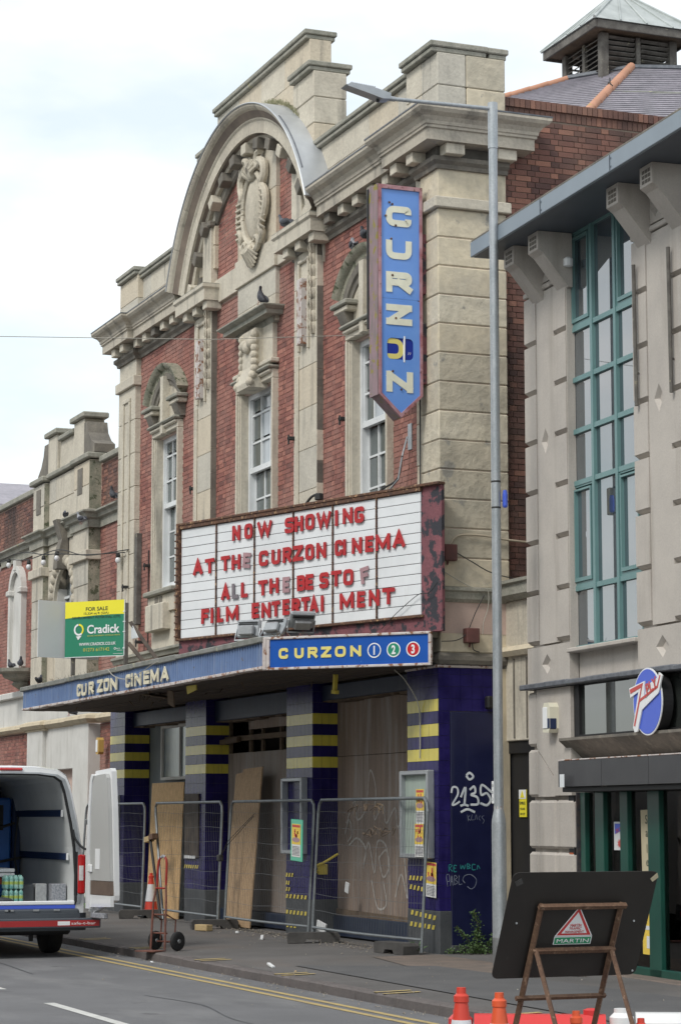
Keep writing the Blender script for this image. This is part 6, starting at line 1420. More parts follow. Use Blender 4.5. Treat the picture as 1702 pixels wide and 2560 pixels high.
tag(obj('dry_twigs', (lambda m: ([m.tube([(x_ := random.uniform(-1.7, -.7), -.28, 1.45+random.uniform(-.05, .05)), (x_+random.uniform(-.2, .2), -.30, 1.45+random.uniform(-.08, .08))], .006, 4) for _ in range(26)] + [m.tube([(x_ := random.uniform(-2.1, -1.0), -.30, 1.80+random.uniform(-.1, .0)), (x_+random.uniform(-.15, .15), -.32, 1.74+random.uniform(-.1, .08))], .006, 4) for _ in range(30)], m)[1])(MB()), 'old_timber'), 'withered twigs caught in the wires of the rightmost fence panel', 'twigs')
t = thing('green_board', 'pale green notice board hung on the third fence panel', 'notice board', (-3.75, -.42, 1.33), (0, R(2), 0))
obj('board', BB(-.22, .22, -.008, .008, -.29, .27, b=.01), 'poster_green', t)
def posterprint(t, w, h, y, x0=0, z0=0):
    bx('poster_sheet', t, 'poster_white', x0-w/2, x0+w/2, y, y+.002, z0-h/2, z0+h/2); bx('poster_head', t, 'poster_yellow', x0-w/2, x0+w/2, y-.001, y-.0002, z0-h*.12, z0+h/2); bx('poster_strip', t, 'poster_red', x0-w*.45, x0+w*.45, y-.002, y-.0012, z0+h*.40, z0+h*.47)
    m = MB()
    for i in range(9): a = random.uniform(-w*.38, w*.2); b_ = random.uniform(.0, .32)*h; m.box(x0+a, x0+a+w*.13, y-.0024, y-.0013, z0+b_, z0+b_+h*.09)
    obj('poster_figures', m, 'poster_red', t, kind='stuff'); obj('poster_oval', MB().prism([(x0+w*.44*math.cos(i*PI/8), z0+.02*h+h*.075*math.sin(i*PI/8)) for i in range(16)], 'y', y-.0028, y-.0014), 'letter_faded', t)
    m = MB()
    for i in range(7):
        xx = x0-w*.42
        while xx < x0+w*.38: ww = random.uniform(.04, .12)*w; m.box(xx, min(xx+ww, x0+w*.42), y-.002, y-.0012, z0-h*.2-i*h*.042, z0-h*.2-i*h*.042+h*.02); xx += ww+w*.03
    obj('poster_print', m, 'poster_text', t)
posterprint(t, .33, .44, -.011, 0, -.01)
for x, z, w_, h_, ro, lab in ((-.31, 1.76, .24, .42, 0, 'upper circus poster on the right edge of the corner notice case'), (-.34, 1.35, .26, .40, 0, 'lower circus poster on the corner notice case'), (-.19, .88, .30, .42, 2.5, 'circus poster peeling off below the corner notice case')):
    t = thing('poster', lab, 'poster', (x, -.115 if z > 1 else -.025, z), (0, R(ro), 0), 'circus posters on the corner pier'); posterprint(t, w_, h_, -.002)
# --- cones
def cone(x, y, z, h, m_, lab, tilt=0):
    s_ = h/.75; t = thing('traffic_cone', lab, 'cone', (x, y, z), (0, tilt, random.uniform(0, 1)))
    pr = [(.135, .035), (.118, .12), (.040, .66), (.046, .665), (.046, .70), (.030, .715), (.028, .75), (.018, .75)]
    def rr(hh): return .135-(.135-.040)*(hh-.035)/.625
    obj('base', BB(-.19*s_, .19*s_, -.19*s_, .19*s_, 0, .04*s_, b=.02), 'near_black', t)
    obj('body', MB().lathe([(r_*s_, q*s_) for r_, q in pr], seg=20), m_, t, smooth=True)
    obj('sleeve', MB().lathe([((rr(.27)+.003)*s_, .27*s_), ((rr(.56)+.003)*s_, .56*s_)], seg=20), 'cone_white', t, smooth=True)
cone(-11.35, -.12, 0, .72, 'cone_red', 'far traffic cone beside the chipboard sheet at the cinema entrance')
cone(12.83, -5.61, -.15, .755, 'cone_red', 'nearest red cone at the bottom, left of the pair of cones')
cone(12.92, -5.40, -.15, .725, 'cone_orange', 'faded pinkish cone at the bottom, right of the pair of cones')
cone(13.13, -4.99, -.15, .62, 'cone_orange', 'low orange cone in front of the red barrier between the easel legs')
cone(13.31, -4.65, -.15, .58, 'cone_red', 'low red cone in front of the white barrier at the bottom')
# --- water filled barriers
def barrier(p0, p1, h, m_, lab):
    a, b_ = Vector(p0), Vector(p1); L_ = (b_-a).length; rz = math.atan2(b_.y-a.y, b_.x-a.x)
    t = thing('plastic_barrier', lab, 'barrier', (a.x, a.y, -.15), rz, 'water filled barriers along the road works')
    prof = [(-.16, .0), (.16, .0), (.16, .12), (.11, .22), (.10, h-.06), (.05, h), (-.05, h), (-.10, h-.06), (-.11, .22), (-.16, .12)]
    obj('barrier_body', MB().prism(prof, 'x', .12, L_-.03), m_, t)
    obj('end_lug', MB().lathe([(.08, 0), (.08, h-.03), (.05, h), (.05, h+.025)], (.03, 0, 0), 14), m_, t, smooth=True)
    obj('filler_cap', MB().lathe([(.055, h-.01), (.055, h+.03), (.03, h+.04)], (L_-.12, 0, 0), 12), m_, t, smooth=True)
barrier((11.72, -5.14), (12.16, -4.24), .50, 'barrier_red', 'red plastic road barrier section at the bottom behind the easel')
barrier((12.18, -4.20), (12.62, -3.30), .515, 'barrier_white', 'white plastic road barrier section at the bottom right corner')
# --- road works sign seen from the back
D_ = Vector((-.929, .370)); f2 = Vector((-math.cos(_th), math.sin(_th))); a_ = math.atan((1442-851)/5800*1.0)
fwd = Vector((f2.x*math.cos(a_)+math.sin(_th)*math.sin(a_), f2.y*math.cos(a_)+math.cos(_th)*math.sin(a_))); rgt = Vector((-fwd.y, fwd.x))*-1
wd = (rgt*math.cos(R(30))+fwd*math.sin(R(30))); RZ = math.atan2(wd.y, wd.x)
pos = Vector((25.823, -11.571)) + fwd*14.45 - rgt*.145
t = thing('road_sign', 'back of a large dark road sign on a rusty easel frame', 'road sign', (pos.x, pos.y, -.15), RZ)
# local x = width, local -y = towards the viewer's side; tilted plane: top comes towards the camera
TL = R(25); ct, st_ = math.cos(TL), math.sin(TL)
def pl(u, s_, q=0):   # u along the width, s_ up the sloping plane from the ground, q out of the back face
    return (u, .30-s_*st_-q*ct, s_*ct-q*st_*1.0)
def plate(pts, q0, q1):
    m = MB(); n = len(pts); m.v = [pl(u, s_, q0) for u, s_ in pts]+[pl(u, s_, q1) for u, s_ in pts]
    m.face(list(range(n))); m.face(list(range(n, 2*n))[::-1])
    for i in range(n): j = (i+1) % n; m.face([j, i, n+i, n+j])
    return m
BW, b0, b1 = .50, .90, 1.60
obj('sign_plate', plate(rounded([(-BW, b0), (BW, b0), (BW, b1), (-BW, b1)], .05, True), -.004, .0), 'sign_back', t)
def bar(p, q, r_=.017): return MB().tube([p, q], r_, 4)
for sx in (-.275, .275): obj('main_leg', bar(pl(sx, .0, .02), pl(sx, 1.40, .02), .021), 'rusty_frame', t)
obj('top_bar', bar(pl(-.30, 1.39, .035), pl(.30, 1.39, .035), .019), 'rusty_frame', t); obj('middle_bar', bar(pl(-.285, 1.10, .04), pl(.285, 1.10, .04), .019), 'rusty_frame', t); obj('lower_bar', bar(pl(-.32, .78, .03), pl(.30, .78, .03), .016), 'rusty_frame', t)
for sx in (-.26, .26):
    p = pl(sx, 1.10, .05); obj('strut', bar(p, (sx+.0, p[1]-.52, .0), .017), 'rusty_frame', t)
m = MB()
for u, s_ in ((-.41, 1.27), (.40, 1.27), (.47, .93)): m.lathe([(.007, -.003), (.007, .003)], pl(u, s_, .004), 8, 'y')
obj('bolts', m, 'metal_plain', t, kind='stuff')
obj('tape_scrap', plate([(-.48, 1.54), (-.44, 1.565), (-.42, 1.53), (-.46, 1.51)], .001, .003), 'rubber_block', t); obj('tape_scrap', plate([(.45, 1.55), (.49, 1.59), (.505, 1.56), (.47, 1.53)], .001, .003), 'sale_cream', t)
stk = bpy.data.objects.new('maker_sticker', None); COL.objects.link(stk); stk.parent = t
def pk(pts, m_, q): return obj('sticker_layer', plate(pts, q, q+.0008), m_, stk)
pk([(-.13, 1.175), (.13, 1.175), (.0, 1.375)], 'pure_white', .002); pk([(-.118, 1.182), (.118, 1.182), (.0, 1.363)], 'sticker_red', .003); pk([(-.088, 1.195), (.088, 1.195), (.0, 1.335)], 'pure_white', .004)
pk([(-.13, 1.12), (.13, 1.12), (.13, 1.173), (-.13, 1.173)], 'pure_white', .002); pk([(-.124, 1.125), (.124, 1.125), (.124, 1.168), (-.124, 1.168)], 'sticker_green', .003)
rx = -(TL); RT = (PI/2+0, 0, 0)
def tword(tx, sz, w_, m_, u, s_, q):
    o = word(tx, sz, w_, m_, stk, pl(u, s_, q), rot=(PI/2+TL, 0, 0)); return o
tword('MARTIN', .03, .075, 'sticker_red', 0, 1.248, .006); tword('TRAFFIC', .022, .085, 'sticker_red', 0, 1.227, .006); tword('MANAGEMENT', .022, .13, 'sticker_red', 0, 1.206, .006); tword('MARTIN', .036, .22, 'pure_white', 0, 1.146, .006)
# --- sack truck
t = thing('sack_truck', 'red and rust sack truck standing upright on the pavement', 'sack truck', (-2.60, -2.72, -.04), R(30))
# local x towards the camera side, wheels behind (+y)
for sx in (-.12, .12): obj('side_rail', MB().tube([(sx, .0, .02), (sx*.9, .03, .62), (sx*.62, .06, .82)], .014, 8), 'truck_rust', t)
obj('handle_loop', MB().tube(curve_pts([(-.075, .06, .80), (-.075, .07, 1.0), (-.06, .08, 1.13), (0, .085, 1.18), (.06, .08, 1.13), (.075, .07, 1.0), (.075, .06, .80)], 4), .015, 8), 'truck_red', t); obj('grip', MB().tube([(-.035, .083, 1.165), (0, .085, 1.183), (.035, .083, 1.165)], .018, 8), 'pigeon_pale', t)
for z in (.22, .45, .78): obj('cross_bar', MB().tube([(-.12 if z < .7 else -.08, .04, z), (.12 if z < .7 else .08, .04, z)], .011, 6), 'truck_red' if z > .7 else 'truck_rust', t)
obj('toe_plate', MB().prism([(-.14, 0), (.14, 0), (.17, -.24), (-.17, -.24)], 'z', .0, .012), 'truck_rust', t)
obj('axle', MB().tube([(-.2, .16, .11), (.2, .16, .11)], .012, 6), 'truck_rust', t)
for sx in (-.12, .12): obj('axle_brace', MB().tube([(sx, .03, .45), (sx, .2, .38), (sx, .18, .13)], .010, 6), 'truck_rust', t)
for sx in (-.19, .19):
    w = obj('wheel', MB().lathe([(.055, -.03), (.095, -.034), (.118, -.02), (.122, 0), (.118, .02), (.095, .034), (.055, .03)], (0, 0, 0), 24, 'x'), 'tyre', t, loc=(sx, .16, .12), smooth=True)
    obj('hub', MB().lathe([(.01, -.036), (.022, -.036), (.03, -.028), (.055, -.03), (.058, 0), (.055, .03), (.03, .028), (.022, .036), (.01, .036)], (0, 0, 0), 20, 'x'), 'metal_plain', w, smooth=True)
# ================================================================== van
V = thing('delivery_van', 'white delivery van seen from behind with its rear doors open', 'van', (-3.6, -4.40, -.15))
# local: +x towards the rear/camera, +y kerb side; z from the road
def half(pts): return pts + [(-y, z) for y, z in pts[::-1]]
OUT = half([(0.0, 2.44), (.35, 2.435), (.62, 2.40), (.74, 2.33), (.80, 2.20), (.90, 1.75), (.965, 1.40), (1.0, 1.05), (1.005, .60), (.99, .42)])
INN = half([(0.0, 2.33), (.35, 2.325), (.56, 2.30), (.65, 2.24), (.70, 2.10), (.79, 1.70), (.84, 1.40), (.865, 1.05), (.87, .72), (.85, .66)])
def loft(rings, close=True):
    m = MB(); k_ = len(rings[0])
    for r_ in rings: m.v += r_
    for i in range(len(rings)-1):
        for j in range(k_ if close else k_-1):
            a = i*k_+j; b_ = i*k_+(j+1) % k_; m.face([a, b_, b_+k_, a+k_])
    return m
ring_ = lambda P_, x, sy=1, sz=1, dz=0: [(x, y*sy, (z-.42)*sz+.42+dz) for y, z in P_]
obj('body', loft([ring_(OUT, 0, .985, .99), ring_(OUT, -.05), ring_(OUT, -3.9), ring_(OUT, -4.4, .98, .97), ring_(OUT, -5.2, .95, .55), ring_(OUT, -5.85, .88, .42), ring_(OUT, -6.0, .7, .3)]), 'van_white', V, smooth=True)
k_ = len(OUT)
m = loft([ring_(OUT, -.002, .985, .99), ring_([(y*1.03, z+.012 if z > 1 else z-.01) for y, z in INN], .012), ring_(INN, -.06)]); obj('door_surround', m, 'van_white', V)
m = loft([ring_([(y*1.03, z+.014 if z > 1 else z-.012) for y, z in INN], .012), ring_([(y*1.01, z+.004) for y, z in INN], .028), ring_([(y*.985, z-.012) for y, z in INN], .012)]); obj('door_seal', m, 'seal_black', V)
obj('pillar_trim', loft([[(.014, y*1.10, z*1.012) for y, z in INN], [(.02, y*1.035, z*1.003) for y, z in INN]]), 'van_grey' if 0 else 'case_frame', V)
obj('load_liner', loft([ring_(INN, -.05), ring_([(y*1.0, z) for y, z in INN], -3.3, .97, .98)]), 'van_liner', V)
obj('windscreen', MB().poly([(-4.52, -.60, 2.30), (-4.52, .60, 2.30), (-5.16, .72, 1.63), (-5.16, -.72, 1.63)]), 'glass_sash', V); obj('side_glass', MB().poly([(-3.95, 1.0, 1.45), (-4.75, 1.0, 1.40), (-4.45, .93, 1.95), (-3.95, .90, 2.02)]).poly([(-3.95, -1.0, 1.45), (-4.75, -1.0, 1.40), (-4.45, -.93, 1.95), (-3.95, -.90, 2.02)]), 'glass_sash', V, kind='stuff')
obj('bulkhead', MB().poly(ring_(INN, -3.29, .97, .98)), 'dark_blue', V); obj('load_floor', B(-3.3, .0, -.86, .86, .64, .675), 'metal_plain', V)
obj('sill_tread', BB(-.04, .035, -.86, .86, .665, .715, b=.01), 'pure_white', V); obj('sill_stripe', BB(-.02, .028, -.86, .87, .615, .665, b=.004), 'ply_blue', V); obj('sill_step', BB(-.02, .05, -.92, .92, .52, .615, b=.02), 'van_grey', V)
m = MB()
for y in (-.8, -.45, -.02, .02, .35, .62): m.bbox(.045, .06, y-.04, y+.04, .585, .61, b=.004)
obj('latch_plates', m, 'metal_plain', V)
obj('bumper', MB().prism([(-.25, -1.0), (.0, -1.02), (.08, -.92), (.11, -.5), (.11, .5), (.08, .92), (.0, 1.02), (-.25, 1.0)], 'z', .34, .56), 'van_grey', V)
obj('reflector', BB(.07, .105, .66, .95, .455, .485, b=.004), 'lens_red', V, rot=(0, 0, 0))
obj('safety_bar', BB(.10, .22, -1.15, 1.16, .375, .50, b=.012), 'van_grey', V); obj('bar_strip', B(.22, .224, -1.13, 1.14, .40, .475), 'bar_red', V)
word('safe-t-bar', .05, .32, 'pure_white', V, (.2255, .93, .437), rot=(PI/2, 0, PI/2)); word('RASPS', .055, .16, 'pure_white', V, (.2255, .66, .437), rot=(PI/2, 0, PI/2), bold=.004) if 0 else word('xxxx', .055, .16, 'pure_white', V, (.2255, .66, .437), rot=(PI/2, 0, PI/2), bold=.006) if 0 else bx('bar_label', V, 'pure_white', .224, .2255, .59, .75, .413, .462)
obj('brake_lamp', BB(.0, .03, -.03, .27, 2.375, 2.41, b=.01), 'lens_red', V, loc=(0, -.12, 0))
for s_ in (1, -1):
    l = bpy.data.objects.new('tail_lamp', None); COL.objects.link(l); l.parent = V
    obj('lamp_red', BB(-.02, .035, s_*.90 if s_ > 0 else -1.0, s_*1.0 if s_ > 0 else -.90, .80, 1.30, b=.015), 'lens_red', l); obj('lamp_clear', BB(.035, .040, min(s_*.91, s_*.97), max(s_*.91, s_*.97), .97, 1.16, b=.003), 'lens_clear', l)
    obj('lamp_shadow', BB(-.02, .02, min(s_*.86, s_*.90), max(s_*.86, s_*.90), .78, 1.34, b=.005), 'seal_black', l)
    w = obj('wheel', MB().lathe([(.10, -.11), (.24, -.115), (.335, -.10), (.345, -.05), (.345, .05), (.335, .10), (.24, .115), (.10, .11)], (0, 0, 0), 28, 'y'), 'tyre', V, loc=(-1.05, s_*.82, .345), smooth=True)
    obj('rim', MB().lathe([(.02, -.09), (.20, -.105), (.215, -.09), (.215, .09), (.20, .105), (.02, .09)], (0, 0, 0), 20, 'y'), 'metal_plain', w, smooth=True)
    obj('wheel', MB().lathe([(.10, -.11), (.24, -.115), (.335, -.10), (.345, 0), (.335, .10), (.24, .115), (.10, .11)], (0, 0, 0), 24, 'y'), 'tyre', V, loc=(-4.9, s_*.82, .345), smooth=True)
    obj('grab_handle', MB().tube(curve_pts([(.04, s_*.82, 1.62), (.06, s_*.85, 1.50), (.12, s_*.95, 1.38), (.18, s_*1.08, 1.38), (.22, s_*1.15, 1.50)]), .016, 8), 'seal_black', V) if s_ > 0 else None
obj('underbody', BB(-5.5, -.1, -.85, .85, .28, .50, b=.03), 'near_black', V); obj('tow_loop', MB().tube([(-.2, .35, .35), (-.2, .35, .2)], .03, 6).tube(curve_pts([(-.3, -.2, .36), (-.2, .2, .29), (-.3, .5, .36)]), .012, 6), 'near_black', V)
# rails, hooks, partition cabinets
for z, y in ((1.83, .755), (1.27, .835)):
    obj('lashing_rail', BB(-2.9, -.22, y-.03, y+.0, z-.045, z+.045, b=.008), 'dark_blue', V); obj('rail_end', BB(-.22, -.20, y-.03, y+.0, z-.045, z+.045, b=.004), 'pure_white', V)
obj('strap', MB().tube(curve_pts([(-2.4, .74, 2.1), (-2.5, .74, 1.9), (-2.55, .70, 1.3), (-2.4, .72, .9)]), .014, 5), 'cable', V)
obj('cabinet', BB(-3.25, -2.7, -.6, .68, .68, 2.05, b=.03), 'blue_box', V); obj('cabinet_window', B(-2.70, -2.69, .36, .56, 1.6, 1.95), 'near_black', V); obj('cabinet_strip', BB(-2.75, -2.66, .69, .80, .68, 2.2, b=.01), 'dark_blue', V)
obj('strap', MB().tube(curve_pts([(-2.66, -.6, 1.5), (-2.6, 0, 1.45), (-2.62, .4, 1.6), (-2.6, .7, 1.7)]), .02, 5), 'cable', V); obj('strap', MB().tube(curve_pts([(-2.66, -.6, 1.12), (-2.6, .2, 1.13), (-2.6, .8, 1.22)]), .02, 5), 'cable', V)
def door(s_, ang):
    d = bpy.data.objects.new('rear_door', None); COL.objects.link(d); d.parent = V; d.location = (.10, s_*1.03, 0); d.rotation_euler = (0, 0, ang)
    f = -s_
    def q(u): return u
    prof = [(0, .58), (.0, .95), (-.01, 1.4), (.03, 1.85), (.08, 2.2), (.16, 2.37), (.62, 2.40), (.66, 2.36), (.72, 1.9), (.775, 1.2), (.80, .80), (.79, .74), (.12, .56)]
    # leaf lies along local +x, inner face looks to local -y for the kerb side
    y0, y1 = (0, .07) if s_ > 0 else (-.07, 0)
    obj('door_leaf', MB().prism([(a, z) for a, z in prof], 'y', y0, y1), 'van_white', d)
    yi = -.004 if s_ > 0 else .004; yj = -.05 if s_ > 0 else .05
    obj('inner_panel', MB().prism([(.16, .98), (.13, 1.3), (.14, 1.8), (.19, 2.24), (.24, 2.31), (.58, 2.33), (.62, 2.28), (.68, 1.9), (.735, 1.2), (.76, .98)], 'y', min(yi, yj), max(yi, yj)), 'door_inner', d)
    obj('panel_rim', MB().prism([(.04, .62), (.04, 1.3), (.07, 1.8), (.12, 2.24), (.17, 2.33), (.235, 2.31), (.185, 2.24), (.135, 1.8), (.125, 1.3), (.155, .95), (.155, .62)], 'y', min(yi, yj*1.3), max(yi, yj*1.3)), 'van_white', d)
    obj('brown_strip', MB().prism([(.158, .80), (.158, .975), (.762, .975), (.782, .80)], 'y', min(yi, yj), max(yi, yj)), 'brown_trim', d)
    obj('bottom_panel', MB().prism([(.158, .64), (.158, .795), (.784, .795), (.79, .66)], 'y', min(yi, yj), max(yi, yj)), 'van_white', d)
    obj('grip_recess', BB(.30, .44, -.056 if s_ > 0 else .05, -.05 if s_ > 0 else .056, 1.12, 1.38, b=.003), 'pure_white', d)
    obj('latch_case', BB(.10, .22, -.075 if s_ > 0 else .05, -.05 if s_ > 0 else .075, 1.08, 1.18, b=.01), 'pure_white', d)
    obj('door_foot', BB(.1, .5, -.02, .05, .50, .57, b=.01), 'pigeon_pale', d)
    for z in (1.72, .72): obj('hinge', MB().bbox(-.10, .06, -.02, .02, z-.02, z+.02, b=.006).bbox(-.08, -.04, -.04, .04, z-.035, z+.035, b=.006).bbox(0, .04, -.04, .04, z-.035, z+.035, b=.006), 'metal_plain', d)
mat('door_inner', (.45, .45, .44), (.42, .42, .41), .6, scale=1)
door(1, R(8)); door(-1, R(-100))
# goods in the van
def cargo(name, p, mbx, m_, lab, cat, group=None): return tag(obj(name, mbx, m_, loc=(-3.6+p[0], -4.40+p[1], -.15+p[2])), lab, cat, group)
t = thing('water_multipack', 'shrink wrapped pack of teal water bottles stacked two high in the van', 'drinks pack', (-3.6-.42, -4.40+.17, -.15+.68))
for lv in range(2):
    for i in range(4):
        for j in range(3):
            b_ = obj('bottle', MB().lathe([(.026, 0), (.03, .01), (.03, .10), (.026, .105), (.03, .115), (.028, .145), (.011, .165), (.011, .175)], (0, 0, 0), 10), 'bottle_teal', t, loc=(-.03-j*.065, -.09+i*.064, lv*.18), smooth=True)
            obj('bottle_label', MB().lathe([(.0308, .055), (.0308, .095)], (0, 0, 0), 10), 'label_lime', b_, smooth=True)
t = tag(obj('water_multipack', BB(-.32, -.02, -.12, .05, 0, .31, b=.02), 'bottle_teal', loc=(-3.6-.62, -4.40-.02, -.15+.68)), 'dull teal drinks pack behind the bottles in the van', 'drinks pack')
cargo('stock_box', (-.5, .48, .68), BB(-.2, .0, -.0, .15, 0, .24, b=.008), 'card_box', 'light grey patterned box at the middle of the van floor', 'box')
cargo('stock_box', (-.5, .27, .68), BB(-.2, .0, -.0, .19, 0, .23, b=.008), 'plinth_paint', 'dark translucent crate left of the light grey box in the van', 'crate')
cargo('stock_box', (-.35, .66, .68), BB(-.2, .0, -.0, .19, 0, .24, b=.008), 'pigeon_pale', 'grey translucent crate against the kerb side of the van', 'crate')
cargo('folding_table', (-1.2, -.25, 1.06), MB().bbox(-.5, .3, -.6, .55, 0, .05, b=.01).bbox(-.5, .3, -.6, .55, -.06, -.01, b=.01), 'pure_white', 'white table top lying across the crates in the van', 'table top')
cargo('tomato_crate', (-1.1, -.30, .90), BB(-.4, .1, -.5, .5, 0, .09, b=.01), 'tomato', 'red crate of goods under the white table top in the van', 'crate')
t = cargo('blue_tub', (-.6, -.33, .68), MB().bbox(-.25, .1, -.4, .2, 0, .20, b=.02), 'ply_blue', 'blue tub with a white rim on the van floor', 'tub'); obj('tub_rim', BB(-.26, .11, -.41, .21, .20, .24, b=.015), 'pure_white', t)
cargo('grey_sack', (-.3, -.1, .68), MB().ball((0, -.15, .06), .12, .22, .09).ball((0, .08, .03), .1, .16, .05), 'plinth_paint', 'crumpled grey sack at the sill of the van', 'sack')
# ================================================================== estate boards, lights, birds
pB = Vector((-8.0, -1.3, 0))
t = thing('estate_board', 'green and yellow for sale board standing on the canopy roof', 'sign', (-9.43, -1.2, 4.17), R(40))
Wb, Hb = 1.13, .88       # right edge at local x=0
obj('board_panel', B(-Wb, 0, 0, .012, -.0, Hb), 'board_green', t)
m = MB(); n = 14; pts = [(-Wb, Hb+.0005), (-Wb, Hb*.70)] + [(-Wb+Wb*i/n, Hb*(.70+.045*math.sin(PI*.62*i/n))) for i in range(1, n+1)] + [(0, Hb+.0005)]
obj('yellow_band', MB().prism(pts, 'y', -.003, -.0005), 'board_yellow', t)
obj('board_edge', MB().box(-.001, .012, -.004, .016, 0, Hb).box(-Wb, 0, -.004, .016, -.012, -.001), 'board_white', t)
rt = (PI/2, 0, 0); y = -.006
word('FOR SALE', .085, .42, 'ink', t, (-.52, y, .755), rt, bold=.001); word('15,324 sq ft (GIA)', .05, .47, 'ink', t, (-.53, y, .68), rt); word('DEVELOPMENT POTENTIAL (STP)', .05, .92, 'ink', t, (-.53, y, .615), rt)
word('Cradick', .19, .62, 'pure_white', t, (-.39, y, .43), rt, bold=.004); word('RETAIL PROPERTY CONSULTANTS', .028, .62, 'gold_text', t, (-.38, y, .325), rt); word('WWW.CRADICK.CO.UK', .065, .70, 'pure_white', t, (-.50, y, .195), rt, bold=.001); word('01273 617142', .075, .50, 'gold_text', t, (-.52, y, .105), rt)
obj('logo_ring', arc_sweep([(.065, y), (.095, y)], .8, 2*PI-.1, 26, -.86, .43), 'pure_white', t); obj('logo_ring', arc_sweep([(.065, y), (.095, y)], .0, .8, 8, -.86, .43), 'board_yellow', t); obj('logo_ring', arc_sweep([(.065, y-.001), (.095, y-.001)], .5, 2.4, 12, -.86, .43), 'board_yellow', t)
obj('logo_point', MB().poly([(-.91, y, .325), (-.80, y, .335), (-.87, y, .265)]), 'pure_white', t)
word('RICS', .03, .07, 'pure_white', t, (-.10, y, .105), rt); ring(t, -.165, .11, .012, .02, y, 'pure_white', 14); bx('small_print', t, 'pure_white', -.13, -.02, y, y+.0005, .075, .08); bx('small_print', t, 'pure_white', -.2, -.02, y, y+.0005, .025, .03)
for z in (.10, .36, .52, .68): obj('clip', BB(-.02, .02, -.01, .02, z, z+.02, b=.003), 'board_white', t)
t = thing('estate_board', 'blank white back of the second estate board, left of the green one', 'sign', (-10.23, -2.39, 4.16), R(107.3))
obj('board_panel', B(0, 1.15, -.012, .0, .0, .91), 'board_white', t)
t = thing('board_supports', 'dark timber struts holding up the estate boards on the canopy', 'struts', (-1.65, -.08, 0))
for p, q in (((-7.80, -1.08, 3.88), (-7.80, -1.08, 5.0)), ((-8.6, -1.72, 3.88), (-8.6, -1.72, 4.3))): obj('post', BB(-.03, .03, -.03, .03, 0, q[2]-p[2], b=.005), 'grey_timber', t, loc=p)
obj('strut', MB().tube([(-7.75, -1.02, 4.68), (-6.95, -.75, 3.95)], .04, 4), 'case_burnt', t); obj('strut', MB().tube([(-7.74, -1.05, 4.35), (-7.25, -.85, 3.92)], .04, 4), 'case_burnt', t); obj('foot_rail', MB().tube([(-8.5, -1.3, 3.93), (-6.9, -.9, 3.95), (-6.7, -.9, 4.0)], .035, 4), 'case_burnt', t)
obj('white_gusset', MB().prism([(-7.74, 4.68), (-7.72, 4.42), (-7.35, 4.42)], 'y', -1.02, -1.01), 'board_white', t)
# festoon lights
for pts, bulbs, lab in (([(-32, -1.2, 7.0), (-26, -.75, 6.92), (-20.9, -.5, 6.85), (-18.5, -.5, 6.65), (-16.23, -.5, 6.60), (-14.45, -.45, 6.31), (-13.2, -.02, 6.30)], ((-20.95, 6.83), (-18.45, 6.63), (-16.3, 6.58)), 'upper string of festoon lights running to the cinema pier'),
                        ([(-32, -1.0, 6.6), (-22, -.6, 6.8), (-19.34, -.5, 6.86), (-17.3, -.5, 6.62), (-16.2, -.5, 6.52), (-14.8, -.4, 6.36), (-13.4, -.03, 6.27)], ((-20.1, 6.83), (-17.3, 6.60), (-13.6, 6.28)), 'lower string of festoon lights in front of the brick building')):
    t = thing('festoon_lights', lab, 'string lights', (0, 0, 0)); obj('cable', MB().tube(curve_pts(pts, 6), .010, 5), 'cable', t)
    for x, z in bulbs: obj('socket', MB().lathe([(.03, .0), (.045, -.05), (.035, -.08)], (x, -.5 if x < -14 else -.1, z), 9), 'cable', t); obj('bulb', MB().ball((x, -.5 if x < -14 else -.1, z-.13), .05, .05, .06), 'bulb', t, smooth=True)
tag(obj('overhead_wire', MB().tube([(-1.0, -6.6, 7.25), (-1.9, -2.3, 7.70), (-2.5, .06, 8.06)], .0045, 4), 'cable_pale'), 'thin pale wire crossing in front of the facade below the cornice', 'wire')
# pigeons
def pigeon(p, rz, lab, m_='pigeon_grey', pitch=0, s=1.0, m2='pigeon_dark'):
    s *= .84
    t = thing('pigeon', lab, 'pigeon', p, rz, 'pigeons perched on the buildings')
    b_ = MB(); secs = [(-.15, .10, .012, .008), (-.10, .105, .03, .02), (-.05, .115, .05, .045), (.0, .12, .06, .06), (.05, .135, .055, .06), (.085, .165, .04, .045), (.10, .205, .026, .028), (.112, .235, .026, .026), (.13, .243, .018, .018)]
    rings = []
    for x, z, w_, h_ in secs: rings.append([(x*s, w_*math.cos(a)*s, (z-.02)*s+h_*math.sin(a)*s) for a in [2*PI*i/10 for i in range(10)]])
    m = loft(rings); m.face(list(range(10))); n0 = len(m.v)-10; m.face([n0+i for i in range(10)][::-1])
    o = obj('body', m, m_, t, rot=(0, pitch, 0), smooth=True)
    obj('beak', MB().tube([(.13*s, 0, .222*s), (.155*s, 0, .213*s)], .007*s, 5, r2=.002), 'beak', t, rot=(0, pitch, 0))
    for sy in (-1, 1):
        obj('wing', MB().ball((-.03*s, sy*.042*s, .11*s), .10*s, .022*s, .042*s, 10, 6), m2, t, rot=(0, pitch, 0), smooth=True)
        obj('leg', MB().tube([(.0, sy*.02*s, .06*s), (.005, sy*.02*s, .0), (.03*s, sy*.02*s, .002)], .005*s, 5), 'pigeon_leg', t)
    obj('tail', MB().prism([(-.13*s, .02*s), (-.22*s, .028*s), (-.22*s, -.028*s), (-.13*s, -.02*s)][::-1], 'z', .075*s, .085*s), m2, t, rot=(0, pitch, 0))
pigeon((-5.95, -.20, 9.17), R(195), 'dark pigeon standing upright on the flat hood of the middle window', 'pigeon_dark', R(-32), 1.25)
pigeon((-5.0, -.15, 10.08), R(200), 'pigeon on the ledge below the right foot of the arched hood', 'pigeon_grey', 0, 1.3)
